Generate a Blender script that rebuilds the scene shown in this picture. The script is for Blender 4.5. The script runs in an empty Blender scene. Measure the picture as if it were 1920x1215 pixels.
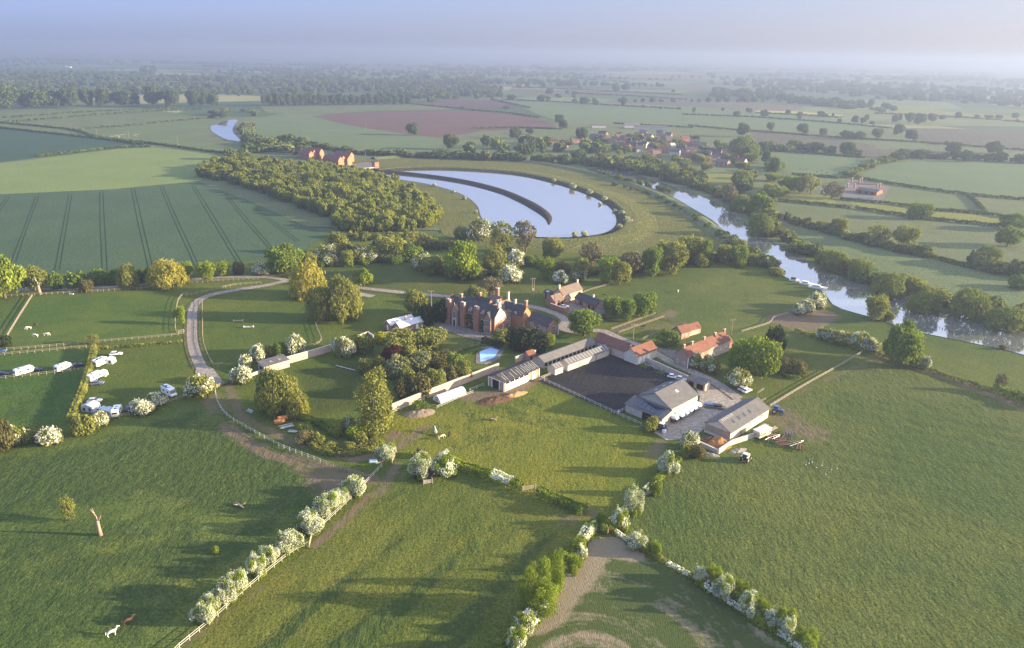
import bpy, math, random
import numpy as np
from mathutils import Vector, Matrix
random.seed(7)
RNG = np.random.default_rng(7)
SC = bpy.context.scene
COL = SC.collection
PI = math.pi
# ------------------------------------------------------------------ survey: photo pixels (1920x1215) <-> ground
FPX, HY, ROLL, CH = 1400.0, 98.0, math.radians(1.0), 112.0
PITCH = math.atan((607.5-HY)/FPX)
_F = np.array([0, math.cos(PITCH), -math.sin(PITCH)]); _U = np.array([0, math.sin(PITCH), math.cos(PITCH)]); _R = np.array([1., 0, 0])
_R2 = _R*math.cos(ROLL)+_U*math.sin(ROLL); _U2 = -_R*math.sin(ROLL)+_U*math.cos(ROLL)
def G(px, py, z=0.0):
    d = _F+_R2*(px-960)/FPX+_U2*(607.5-py)/FPX
    t = (z-CH)/d[2]
    return np.array([d[0]*t, d[1]*t])
def S(x, y, z=0.0):
    """pixels per metre at a point, and cos/sin of the depression"""
    v = np.array([x, y, z-CH]); w = v@_F; hd = math.hypot(x, y); sl = math.hypot(hd, CH-z)
    return FPX/w, hd/sl, (CH-z)/sl
# ------------------------------------------------------------------ objects
def tag(o, label=None, cat=None, group=None, kind=None):
    if label: o['label'] = label
    if cat: o['category'] = cat
    if group: o['group'] = group
    if kind: o['kind'] = kind
    return o
def empty(name, loc, rz=0, label=None, cat=None, group=None):
    o = bpy.data.objects.new(name, None); COL.objects.link(o)
    o.location = loc; o.rotation_euler = (0, 0, rz); o.empty_display_size = .5
    return tag(o, label, cat, group)
def link(name, me, parent=None, loc=(0, 0, 0), rz=0, scale=(1, 1, 1)):
    o = bpy.data.objects.new(name, me); COL.objects.link(o)
    o.location = loc; o.rotation_euler = (0, 0, rz); o.scale = scale
    if parent: o.parent = parent
    return o
def npmesh(name, V, F, mats, mi=None, attrs=None, smooth=False):
    """V (n,3), F (m,k) same-size faces"""
    V = np.asarray(V, np.float32); F = np.asarray(F, np.int32)
    me = bpy.data.meshes.new(name); k = F.shape[1]; m = len(F)
    me.vertices.add(len(V)); me.vertices.foreach_set('co', V.ravel())
    me.loops.add(m*k); me.loops.foreach_set('vertex_index', F.ravel())
    me.polygons.add(m); me.polygons.foreach_set('loop_start', np.arange(0, m*k, k, dtype=np.int32))
    if mi is not None: me.polygons.foreach_set('material_index', np.asarray(mi, np.int32))
    if smooth: me.polygons.foreach_set('use_smooth', np.ones(m, bool))
    for mt in (mats if isinstance(mats, (list, tuple)) else [mats]): me.materials.append(mt)
    for an, (dom, ty, dat) in (attrs or {}).items():
        a = me.attributes.new(an, ty, dom)
        a.data.foreach_set('color' if 'COLOR' in ty else 'value', np.asarray(dat, np.float32).ravel())
    me.update(calc_edges=True)
    return me
class MB:
    """collects shapes, then becomes one mesh object"""
    def __init__(s): s.V = []; s.F = []; s.M = []
    def add(s, V, F, m=0):
        b = len(s.V); s.V += [tuple(v) for v in V]; s.F += [tuple(i+b for i in f) for f in F]; s.M += [m]*len(F); return s
    def box(s, x0, x1, y0, y1, z0, z1, m=0):
        V = [(x, y, z) for z in (z0, z1) for y in (y0, y1) for x in (x0, x1)]
        return s.add(V, [(0, 2, 3, 1), (4, 5, 7, 6), (0, 1, 5, 4), (2, 6, 7, 3), (0, 4, 6, 2), (1, 3, 7, 5)], m)
    def obox(s, c, ux, L, W, z0, z1, m=0):
        """box centred at c (xy), long axis ux (unit), length L, width W"""
        ux = np.array(ux[:2]); uy = np.array([-ux[1], ux[0]]); c = np.array(c[:2])
        P = [c-ux*L/2-uy*W/2, c+ux*L/2-uy*W/2, c+ux*L/2+uy*W/2, c-ux*L/2+uy*W/2]
        V = [(p[0], p[1], z0) for p in P]+[(p[0], p[1], z1) for p in P]
        return s.add(V, [(3, 2, 1, 0), (4, 5, 6, 7), (0, 1, 5, 4), (1, 2, 6, 5), (2, 3, 7, 6), (3, 0, 4, 7)], m)
    def tube(s, P, R, n=6, m=0, cap=True):
        P = [Vector(p) for p in P]; V = []; F = []
        for i, p in enumerate(P):
            d = (P[min(i+1, len(P)-1)]-P[max(i-1, 0)]).normalized()
            a = d.cross(Vector((0, 0, 1)) if abs(d.z) < .9 else Vector((1, 0, 0))).normalized(); b = d.cross(a)
            r = R[i] if isinstance(R, (list, tuple)) else R
            for k in range(n):
                t = 2*PI*k/n; V.append(p+a*math.cos(t)*r+b*math.sin(t)*r)
        for i in range(len(P)-1):
            for k in range(n):
                F.append((i*n+k, i*n+(k+1) % n, (i+1)*n+(k+1) % n, (i+1)*n+k))
        if cap: F.append(tuple(range(n-1, -1, -1))); F.append(tuple((len(P)-1)*n+k for k in range(n)))
        return s.add(V, F, m)
    def prism(s, poly, z0, z1, m=0):
        n = len(poly); V = [(p[0], p[1], z0) for p in poly]+[(p[0], p[1], z1) for p in poly]
        a = sum(poly[i][0]*poly[(i+1) % n][1]-poly[(i+1) % n][0]*poly[i][1] for i in range(n))
        F = [tuple(range(n-1, -1, -1)), tuple(range(n, 2*n))]+[(i, (i+1) % n, n+(i+1) % n, n+i) for i in range(n)]
        if a < 0: F = [f[::-1] for f in F]
        return s.add(V, F, m)
    def yprism(s, prof, y0, y1, m=0):
        """profile in (x,z), extruded along y"""
        n = len(prof); V = [(p[0], y0, p[1]) for p in prof]+[(p[0], y1, p[1]) for p in prof]
        a = sum(prof[i][0]*prof[(i+1) % n][1]-prof[(i+1) % n][0]*prof[i][1] for i in range(n))
        F = [tuple(range(n)), tuple(range(2*n-1, n-1, -1))]+[((i+1) % n, i, n+i, n+(i+1) % n) for i in range(n)]
        if a < 0: F = [f[::-1] for f in F]
        return s.add(V, F, m)
    def xprism(s, prof, x0, x1, m=0):
        n = len(prof); V = [(x0, p[0], p[1]) for p in prof]+[(x1, p[0], p[1]) for p in prof]
        a = sum(prof[i][0]*prof[(i+1) % n][1]-prof[(i+1) % n][0]*prof[i][1] for i in range(n))
        F = [tuple(range(n-1, -1, -1)), tuple(range(n, 2*n))]+[(i, (i+1) % n, n+(i+1) % n, n+i) for i in range(n)]
        if a < 0: F = [f[::-1] for f in F]
        return s.add(V, F, m)
    def mesh(s, name, mats, smooth=False):
        me = bpy.data.meshes.new(name); me.from_pydata(s.V, [], s.F)
        for mt in (mats if isinstance(mats, (list, tuple)) else [mats]): me.materials.append(mt)
        me.polygons.foreach_set('material_index', s.M)
        if smooth: me.polygons.foreach_set('use_smooth', [True]*len(s.F))
        me.update(); return me
    def build(s, name, mats, parent=None, smooth=False, **k):
        return link(name, s.mesh(name, mats, smooth), parent, **k)
def copy_tree(o, parent=None):
    c = o.copy(); COL.objects.link(c); c.parent = parent
    for ch in o.children: copy_tree(ch, c)
    return c
# ------------------------------------------------------------------ materials
def newmat(name):
    m = bpy.data.materials.new(name); m.use_nodes = True; m.node_tree.nodes.clear(); return m, m.node_tree.nodes, m.node_tree.links
class NT:
    def __init__(s, name):
        s.m, s.n, s.l = newmat(name)
        s.out = s.n.new('ShaderNodeOutputMaterial')
    def put(s, sock, v):
        if isinstance(v, bpy.types.NodeSocket): s.l.new(v, sock)
        elif v is not None: sock.default_value = v if not (isinstance(v, tuple) and len(v) == 3 and sock.type == 'RGBA') else (*v, 1)
    def pos(s):
        return s.n.new('ShaderNodeNewGeometry').outputs['Position']
    def obj(s):
        return s.n.new('ShaderNodeTexCoord').outputs['Object']
    def map(s, v, sc=(1, 1, 1), rot=(0, 0, 0)):
        n = s.n.new('ShaderNodeMapping'); s.l.new(v, n.inputs[0]); n.inputs['Scale'].default_value = sc; n.inputs['Rotation'].default_value = rot; return n.outputs[0]
    def noise(s, v, scale, det=3, rough=.55, dist=0):
        n = s.n.new('ShaderNodeTexNoise'); s.l.new(v, n.inputs['Vector']); n.inputs['Scale'].default_value = scale
        n.inputs['Detail'].default_value = det; n.inputs['Roughness'].default_value = rough; n.inputs['Distortion'].default_value = dist; return n.outputs['Fac']
    def ramp(s, f, *st, interp='LINEAR'):
        n = s.n.new('ShaderNodeValToRGB'); n.color_ramp.interpolation = interp; e = n.color_ramp.elements
        while len(e) < len(st): e.new(.5)
        for i, (p, c) in enumerate(st):
            e[i].position = p; e[i].color = (*c, 1) if isinstance(c, tuple) else (c, c, c, 1)
        s.put(n.inputs[0], f); return n.outputs[0]
    def mix(s, f, a, b, mode='MIX'):
        n = s.n.new('ShaderNodeMix'); n.data_type = 'RGBA'; n.blend_type = mode
        s.put(n.inputs[0], f); s.put(n.inputs[6], a); s.put(n.inputs[7], b); return n.outputs[2]
    def math(s, op, a, b=0.0, c=0.0):
        n = s.n.new('ShaderNodeMath'); n.operation = op; s.put(n.inputs[0], a); s.put(n.inputs[1], b); s.put(n.inputs[2], c); return n.outputs[0]
    def attr(s, name, ty='GEOMETRY', out='Fac'):
        n = s.n.new('ShaderNodeAttribute'); n.attribute_name = name; n.attribute_type = ty; return n.outputs[out]
    def bump(s, h, strength=.5, dist=.1, nrm=None):
        n = s.n.new('ShaderNodeBump'); s.put(n.inputs['Height'], h); n.inputs['Strength'].default_value = strength; n.inputs['Distance'].default_value = dist
        if nrm: s.l.new(nrm, n.inputs['Normal'])
        return n.outputs[0]
    def bsdf(s, col, rough=.9, nrm=None, metal=0, spec=.2):
        n = s.n.new('ShaderNodeBsdfPrincipled'); s.put(n.inputs['Base Color'], col); s.put(n.inputs['Roughness'], rough)
        n.inputs['Metallic'].default_value = metal; n.inputs['Specular IOR Level'].default_value = spec
        if nrm: s.l.new(nrm, n.inputs['Normal'])
        s.l.new(n.outputs[0], s.out.inputs[0]); return s.m
def plain(name, col, rough=.7, var=.15, scale=1.5, metal=0, spec=.3, bump=0):
    t = NT(name); p = t.obj(); f = t.noise(p, scale, 4)
    c = t.mix(t.ramp(f, (.3, 0.), (.7, 1.)), tuple(x*(1-var) for x in col), tuple(min(1, x*(1+var)) for x in col))
    return t.bsdf(c, rough, t.bump(f, bump, .05) if bump else None, metal, spec)
# ------------------------------------------------------------------ camera
cam = bpy.data.cameras.new('camera'); co = bpy.data.objects.new('camera', cam); COL.objects.link(co); SC.camera = co
cam.sensor_width = 36; cam.lens = 36*FPX/1920; cam.clip_end = 90000; cam.clip_start = 1
M = Matrix(((_R2[0], _U2[0], -_F[0], 0), (_R2[1], _U2[1], -_F[1], 0), (_R2[2], _U2[2], -_F[2], CH), (0, 0, 0, 1)))
co.matrix_world = M
# ------------------------------------------------------------------ light
EL, AZ = math.radians(12.5), math.radians(-2.0)
sd = Vector((math.cos(EL)*math.cos(AZ), math.cos(EL)*math.sin(AZ), math.sin(EL)))
L = bpy.data.lights.new('sun', 'SUN'); L.energy = 5.0; L.angle = math.radians(.55); L.color = (1.0, .80, .50)
lo = bpy.data.objects.new('sun', L); COL.objects.link(lo); lo.rotation_euler = sd.to_track_quat('Z', 'Y').to_euler()
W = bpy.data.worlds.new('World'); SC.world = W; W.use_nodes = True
wn, wl = W.node_tree.nodes, W.node_tree.links; wn.clear()
sky = wn.new('ShaderNodeTexSky'); sky.sky_type = 'NISHITA'; sky.sun_disc = False; sky.sun_elevation = EL; sky.sun_rotation = math.radians(90)-AZ
sky.air_density = 1.0; sky.dust_density = 1.2; sky.ozone_density = 1.6; sky.altitude = 100
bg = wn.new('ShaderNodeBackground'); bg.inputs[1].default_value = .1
wo = wn.new('ShaderNodeOutputWorld')
gm = wn.new('ShaderNodeGamma'); gm.inputs[1].default_value = .45; wl.new(sky.outputs[0], gm.inputs[0])
tcw = wn.new('ShaderNodeTexCoord'); sx = wn.new('ShaderNodeSeparateXYZ'); wl.new(tcw.outputs['Generated'], sx.inputs[0])
mr = wn.new('ShaderNodeMapRange'); mr.inputs[1].default_value = -.7; mr.inputs[2].default_value = .7; wl.new(sx.outputs[0], mr.inputs[0])
tm = wn.new('ShaderNodeMix'); tm.data_type = 'RGBA'; tm.inputs[6].default_value = (.525, .69, 1.44, 1); tm.inputs[7].default_value = (.92, .925, 1.18, 1); wl.new(mr.outputs[0], tm.inputs[0])
mm = wn.new('ShaderNodeMix'); mm.data_type = 'RGBA'; mm.blend_type = 'MULTIPLY'; mm.inputs[0].default_value = 1; wl.new(gm.outputs[0], mm.inputs[6]); wl.new(tm.outputs[2], mm.inputs[7])
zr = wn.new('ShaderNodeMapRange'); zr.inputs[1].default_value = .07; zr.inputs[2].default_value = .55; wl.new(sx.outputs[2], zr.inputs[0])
zm = wn.new('ShaderNodeMix'); zm.data_type = 'RGBA'; zm.inputs[6].default_value = (1, 1, 1, 1); zm.inputs[7].default_value = (3.3, 2.9, 2.1, 1); wl.new(zr.outputs[0], zm.inputs[0])  # upper sky out of view brightened and warmed, an added boost for fill light
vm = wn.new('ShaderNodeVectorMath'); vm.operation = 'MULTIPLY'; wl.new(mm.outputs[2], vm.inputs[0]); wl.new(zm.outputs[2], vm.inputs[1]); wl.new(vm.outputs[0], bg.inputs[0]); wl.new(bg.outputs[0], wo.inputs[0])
SC.view_settings.view_transform = 'Standard'; SC.view_settings.look = 'None'; SC.view_settings.gamma = 1; SC.view_settings.exposure = 2.05
SC.cycles.max_bounces = 5; SC.cycles.diffuse_bounces = 3; SC.cycles.glossy_bounces = 3; SC.cycles.transmission_bounces = 4
SC.cycles.volume_bounces = 1; SC.cycles.transparent_max_bounces = 4; SC.cycles.caustics_reflective = False; SC.cycles.caustics_refractive = False
SC.cycles.use_denoising = True
# ------------------------------------------------------------------ haze: one closed box of even air
HZ = 9000.0
hm, hn, hl = newmat('haze')
ho = hn.new('ShaderNodeOutputMaterial'); hv = hn.new('ShaderNodeVolumePrincipled')
hv.inputs['Color'].default_value = (.30, .362, .525, 1); hv.inputs['Density'].default_value = 2.85e-4; hv.inputs['Anisotropy'].default_value = .36
hl.new(hv.outputs[0], ho.inputs['Volume'])
hb = MB().box(-45000, 45000, -600, 46000, -8, 150).build('haze', hm); tag(hb, kind='stuff')
# ------------------------------------------------------------------ ground materials
def grass_mat(name, col, col2=None, lines=None, bump=.5, sc=1.0, amp=.22):
    t = NT(name); p = t.pos(); col2 = col2 or tuple(c*1.25 for c in col)
    big = t.noise(p, .02*sc, 4, .6); mid = t.noise(p, .12*sc, 4, .65); fine = t.noise(p, .9, 3, .7)
    c = t.mix(t.ramp(big, (.38, 0.), (.62, 1.)), col, col2)
    c = t.mix(t.ramp(mid, (.3, amp*1.3), (.7, 0.)), c, tuple(x*.55 for x in col))
    c = t.mix(t.ramp(fine, (.36, min(1, amp*3)), (.58, 0.)), c, tuple(x*.5 for x in col)); c = t.mix(t.ramp(fine, (.52, 0.), (.68, min(1, amp*2.5))), c, tuple(min(1, x*1.7) for x in col2))
    h = t.math('ADD', fine, t.math('MULTIPLY', mid, 1.5))
    if lines:
        ang, sp, stg = lines
        m = t.map(p, (1, 1, 1), (0, 0, ang)); w = t.n.new('ShaderNodeTexWave'); w.inputs['Scale'].default_value = 1/sp/3.14; w.inputs['Distortion'].default_value = .6; w.inputs['Detail'].default_value = 2
        t.l.new(m, w.inputs[0]); c = t.mix(t.math('MULTIPLY', w.outputs['Fac'], stg), c, tuple(x*.5 for x in col))
    return t.bsdf(c, 1, t.bump(h, bump, .45), spec=.05)
GM = dict(
    pale=grass_mat('pale_crop', (.165, .215, .07), (.19, .24, .08), (0.1, 7, .12), .3),
    wheat=grass_mat('wheat', (.062, .104, .055), (.078, .12, .06), (-.05, 1.6, .3), .5),
    deep=grass_mat('deep_crop', (.045, .083, .05), (.055, .095, .052), (1.2, 9, .12), .3),
    mead=grass_mat('meadow', (.105, .142, .062), (.135, .165, .07)),
    mead2=grass_mat('meadow_dull', (.108, .135, .06), (.145, .165, .075)),
    lush=grass_mat('lush', (.11, .155, .075), (.135, .175, .08)),
    bright=grass_mat('bright_meadow', (0.163, 0.178, 0.045), (0.200, 0.207, 0.054)),
    red=grass_mat('red_soil', (.125, .078, .066), (.145, .09, .074), (.9, 12, .12), .3),
    mauve=grass_mat('mauve_soil', (.105, .068, .066), (.12, .08, .075), (.3, 12, .12), .3),
    brown=grass_mat('brown_soil', (.105, .098, .068), (.125, .115, .078), (.4, 14, .2), .3),
    yellow=grass_mat('rape', (.34, .30, .05), (.36, .33, .06)),
    rough=grass_mat('rough_grass', (0.106, 0.121, 0.032), (0.150, 0.147, 0.050), None, .9, 2.2, .35),
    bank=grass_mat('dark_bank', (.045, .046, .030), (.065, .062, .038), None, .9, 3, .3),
    stone=grass_mat('stone_bund', (.040, .035, .034), (.055, .046, .042), None, .8, 3, .3),
    arena=grass_mat('arena_sand', (.027, .027, .030), (.039, .037, .039), (.3, 2.2, .2), .3, 3.5, .15),
    gravel=grass_mat('gravel', (.25, .215, .185), (.31, .27, .23), None, .3, 4, .15),
    yard=grass_mat('yard_concrete', (.27, .23, .19), (.34, .30, .25), None, .15, 5, .16),
    dirt=grass_mat('dirt', (.15, .105, .08), (.19, .135, .10), None, .6, 4, .2),
    court=grass_mat('court', (.17, .15, .14), (.21, .185, .17), None, .3, 4, .2),
    lawn=grass_mat('lawn', (.085, .105, .028), (.12, .13, .034), None, .3, 3, .15),
)
# far country: a patchwork of fields with its own colours
def country_mat():
    t = NT('far_country'); p = t.pos(); m = t.map(p, (1/420., 1/300., 0), (0, 0, .25))
    v = t.n.new('ShaderNodeTexVoronoi'); t.l.new(m, v.inputs['Vector']); v.inputs['Scale'].default_value = 1; v.inputs['Randomness'].default_value = .75
    sep = t.n.new('ShaderNodeSeparateColor'); t.l.new(v.outputs['Color'], sep.inputs[0])
    c = t.ramp(sep.outputs[0], (0, (.07, .105, .045)), (.22, (.10, .13, .05)), (.40, (.055, .09, .045)), (.55, (.13, .105, .08)), (.66, (.15, .17, .07)), (.80, (.08, .11, .05)), (.93, (.26, .25, .10)), interp='CONSTANT')
    n = t.noise(p, .004, 3); c = t.mix(t.ramp(n, (.35, .35), (.6, 0.)), c, (.04, .07, .03))
    return t.bsdf(c, 1, spec=.05)
g0 = MB(); g0.add([(-44900, -500, -.4), (44900, -500, -.4), (44900, 45900, -.4), (-44900, 45900, -.4)], [(0, 1, 2, 3)])
tag(g0.build('ground', country_mat()), kind='structure')
# ------------------------------------------------------------------ near ground: real relief + masks
def poly(pts): return np.array([G(*q) for q in pts])
def sdist(P, X, Y):
    """signed distance (positive inside) from polygon P for grids X,Y"""
    d = np.full(X.shape, 1e9); ins = np.zeros(X.shape, bool); n = len(P)
    for i in range(n):
        a, b = P[i], P[(i+1) % n]; e = b-a; wx, wy = X-a[0], Y-a[1]
        t = np.clip((wx*e[0]+wy*e[1])/(e@e+1e-9), 0, 1); d = np.minimum(d, np.hypot(wx-t*e[0], wy-t*e[1]))
        c = (a[1] > Y) != (b[1] > Y)
        with np.errstate(divide='ignore', invalid='ignore'): ins ^= c & (X < (b[0]-a[0])*(Y-a[1])/((b[1]-a[1]) or 1e-9)+a[0])
    return np.where(ins, d, -d)
def ldist(P, X, Y):
    d = np.full(X.shape, 1e9)
    for a, b in zip(P[:-1], P[1:]):
        e = b-a; wx, wy = X-a[0], Y-a[1]; t = np.clip((wx*e[0]+wy*e[1])/(e@e+1e-9), 0, 1); d = np.minimum(d, np.hypot(wx-t*e[0], wy-t*e[1]))
    return d
sm = lambda v, a, b: np.clip((v-a)/(b-a), 0, 1)**2*(3-2*np.clip((v-a)/(b-a), 0, 1))
def vnoise(X, Y, s, seed, ang=0, st=1.0):
    r = np.random.default_rng(seed); g = r.random((256, 256)); c, sn = math.cos(ang), math.sin(ang)
    x = (X*c+Y*sn)/s/st+1000; y = (-X*sn+Y*c)/s+1000
    xi = np.floor(x).astype(int); yi = np.floor(y).astype(int); fx = x-xi; fy = y-yi; fx = fx*fx*(3-2*fx); fy = fy*fy*(3-2*fy)
    a = g[xi % 256, yi % 256]; b = g[(xi+1) % 256, yi % 256]; cc = g[xi % 256, (yi+1) % 256]; d = g[(xi+1) % 256, (yi+1) % 256]
    return a*(1-fx)*(1-fy)+b*fx*(1-fy)+cc*(1-fx)*fy+d*fx*fy
STEP = .8
xs = np.arange(-420, 420, STEP); ys = np.arange(70, 480, STEP); X, Y = np.meshgrid(xs, ys)
C = np.zeros(X.shape+(4,)); C[..., 3] = 1
C[..., :3] = (.105, .126, .026)
def paint(pts, col, soft=3.0, k=1.0):
    w = sm(sdist(poly(pts), X, Y), -soft, soft)[..., None]*k; C[..., :3] = C[..., :3]*(1-w)+np.array(col)*w
WEED = np.zeros(X.shape); DIRT = np.zeros(X.shape); TUS = np.zeros(X.shape); H = np.zeros(X.shape)
def maskp(Mk, pts, soft=6.0, k=1.0): np.maximum(Mk, sm(sdist(poly(pts), X, Y), -soft, soft)*k, out=Mk)
def maskl(Mk, pts, r0, r1, k=1.0): np.maximum(Mk, (1-sm(ldist(poly(pts), X, Y), r0, r1))*k, out=Mk)
BLF = [(-200, 870), (0, 850), (200, 805), (350, 755), (405, 745), (440, 800), (520, 850), (620, 885), (690, 905), (560, 1010), (340, 1215), (200, 1300), (-300, 1300)]
MID = [(345, 1215), (590, 1030), (720, 880), (830, 890), (960, 930), (1090, 970), (1110, 990), (1000, 1140), (940, 1215), (900, 1290), (250, 1290)]
TRI = [(735, 780), (830, 770), (1000, 710), (1155, 780), (1240, 830), (1230, 870), (1150, 965), (1090, 965), (960, 920), (850, 868), (740, 850), (700, 830)]
BIG = [(1640, 663), (1930, 760), (2100, 830), (2200, 1300), (1560, 1300), (1490, 1210), (1300, 1090), (1150, 990), (1230, 900), (1290, 860), (1500, 850), (1460, 760)]
paint(BLF, (.112, .137, .036)); paint(MID, (.132, .138, .031)); paint(TRI, (.168, .168, .028)); paint(BIG, (.099, .118, .034))
paint([(0, 560), (330, 545), (330, 630), (0, 655)], (0.100, 0.135, 0.029)); paint([(-50, 660), (170, 655), (130, 790), (-50, 800)], (0.079, 0.124, 0.027))
paint([(380, 575), (590, 575), (600, 650), (470, 655), (420, 690), (380, 670)], (0.105, 0.127, 0.027))
paint([(600, 690), (700, 650), (740, 690), (690, 760), (590, 780), (560, 690)], (0.085, 0.095, 0.025))
paint([(600, 500), (780, 490), (1010, 520), (1000, 555), (620, 550)], (0.100, 0.113, 0.029))
paint([(1160, 540), (1340, 495), (1500, 555), (1500, 580), (1380, 625), (1240, 590)], (0.115, 0.130, 0.036))
paint([(1500, 580), (1560, 560), (1930, 660), (1930, 750), (1650, 690)], (0.102, 0.124, 0.032))
paint([(1480, 600), (1620, 660), (1450, 740), (1410, 720)], (0.110, 0.124, 0.029))
maskp(WEED, [(-100, 880), (200, 830), (420, 790), (560, 860), (600, 960), (380, 960), (250, 930), (60, 960), (-100, 1000)], 8, .9)
maskp(WEED, [(-100, 1000), (280, 960), (420, 1010), (360, 1120), (100, 1215), (-100, 1240)], 8, .55)
maskp(WEED, [(740, 800), (840, 790), (900, 740), (1000, 730), (1080, 800), (900, 850), (760, 830)], 5, .3)
maskp(WEED, [(0, 730), (120, 720), (100, 790), (0, 800)], 5, .3)
maskp(TUS, BIG, 4, 1.0); maskp(TUS, TRI, 4, .5); maskp(TUS, MID, 4, .45); maskp(TUS, BLF, 4, .3)
maskp(DIRT, [(535, 860), (600, 880), (690, 905), (660, 940), (600, 935)], 6, 1.0)
maskl(DIRT, [(400, 745), (408, 765)], 2, 8, .7); maskl(DIRT, [(600, 1120), (700, 1010), (780, 930), (800, 880)], .2, 1.3, .36); maskl(DIRT, [(770, 880), (900, 980), (1020, 975)], .2, 1.6, .32); maskl(DIRT, [(1240, 880), (1400, 960), (1700, 1050)], .2, 1.8, .3); maskl(DIRT, [(250, 1180), (330, 1090), (460, 990), (560, 930)], .3, 2.0, .42); maskl(DIRT, [(420, 800), (500, 850), (640, 885), (700, 900)], 1, 5, .8)
maskl(DIRT, [(590, 1022), (640, 980), (690, 930)], .3, 2.6, .85); maskl(DIRT, [(345, 1210), (560, 1050), (700, 940), (780, 870)], .3, 1.6, .55)
maskl(DIRT, [(430, 725), (450, 780), (540, 825), (660, 862), (720, 850), (760, 830), (800, 800)], .8, 3.5, .75)
maskl(DIRT, [(745, 870), (735, 890), (705, 930)], .5, 3, .75)
maskl(DIRT, [(1240, 830), (1218, 855)], 1, 5, .7); maskl(DIRT, [(1110, 960), (1060, 975)], 1, 5, .6)
maskl(DIRT, [(1465, 775), (1490, 805), (1520, 810)], 2, 13, .72); maskl(DIRT, [(1500, 800), (1560, 850), (1640, 930)], .3, 2.2, .33); maskl(DIRT, [(1440, 760), (1640, 672)], .5, 3, .55)
maskl(DIRT, [(1640, 665), (1760, 700), (1930, 765)], 2, 8, .7); maskl(DIRT, [(1470, 600), (1540, 590), (1500, 610)], 5, 12, 1.0)
maskl(DIRT, [(1250, 592), (1260, 586)], 1, 6, .9); maskl(DIRT, [(1150, 620), (1255, 590)], 1, 3, .9)
maskp(DIRT, [(1190, 612), (1270, 596), (1320, 618), (1240, 640)], 3, .55)
maskl(DIRT, [(880, 745), (960, 735), (1000, 712)], 2, 6, .9); maskl(DIRT, [(735, 820), (745, 815)], 1, 5, .9)
maskp(DIRT, [(560, 800), (640, 800), (690, 840), (600, 850), (540, 830)], 4, .4)
maskl(DIRT, [(1110, 985), (1140, 1000), (1200, 960), (1300, 900)], .2, 1.4, .38); maskl(DIRT, [(760, 800), (870, 830), (960, 860), (1090, 955)], .2, 1.5, .36); maskl(DIRT, [(60, 700), (100, 740), (120, 790)], .3, 1.5, .35); maskl(DIRT, [(1170, 590), (1290, 560), (1420, 560), (1490, 580)], .2, 1.4, .4); maskl(DIRT, [(350, 600), (280, 590), (120, 610)], .2, 1.4, .36)
# ridge and furrow, hummocks: real relief
w = sm(sdist(poly(MID), X, Y), 2, 12); u = G(1040, 850)-G(600, 1215); u /= np.linalg.norm(u); cr = X*u[1]-Y*u[0]+6*(vnoise(X, Y, 60, 3)-.5)
H += w*.07*np.sin(cr*2*PI/9.5)*(.5+vnoise(X, Y, 35, 5))
np.maximum(WEED, w*sm(np.sin(cr*2*PI/15+2*vnoise(X, Y, 30, 41))*.5+vnoise(X, Y, 26, 42, math.atan2(u[1], u[0]), 2.5)*1.1, .45, 1.0)*.85, out=WEED)
w = sm(sdist(poly(BLF), X, Y), 2, 14); np.maximum(WEED, w*sm(vnoise(X, Y, 18, 43, .5, 2.2)*.7+vnoise(X, Y, 7, 44)*.4, .5, .8)*.9, out=WEED); H += w*.08*np.sin((X*.42-Y*.9)*2*PI/11+3*vnoise(X, Y, 40, 8))*(.2+vnoise(X, Y, 40, 6))
w = sm(sdist(poly(BIG), X, Y), 4, 16); H += w*.05*np.sin((X*.35+Y*.93)*2*PI/7+4*vnoise(X, Y, 50, 9))
w = sm(sdist(poly(TRI), X, Y), 4, 16); H += w*.05*np.sin((X*.5+Y*.86)*2*PI/13+5*vnoise(X, Y, 40, 12))
H += (TUS*.12+WEED*.20)*(vnoise(X, Y, 1.9, 21)-.5)+(.05*TUS+.10*WEED)*(vnoise(X, Y, 6, 22)-.5)
H = np.minimum(H-.16*(TUS+WEED > .3)*0, .6)-.02
ny, nx = X.shape; idx = np.arange(nx*ny).reshape(ny, nx)
Fq = np.stack([idx[:-1, :-1], idx[:-1, 1:], idx[1:, 1:], idx[1:, :-1]], -1).reshape(-1, 4)
Vg = np.stack([X, Y, H], -1).reshape(-1, 3); MK = np.stack([WEED, DIRT, TUS, np.ones_like(X)], -1)
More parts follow.
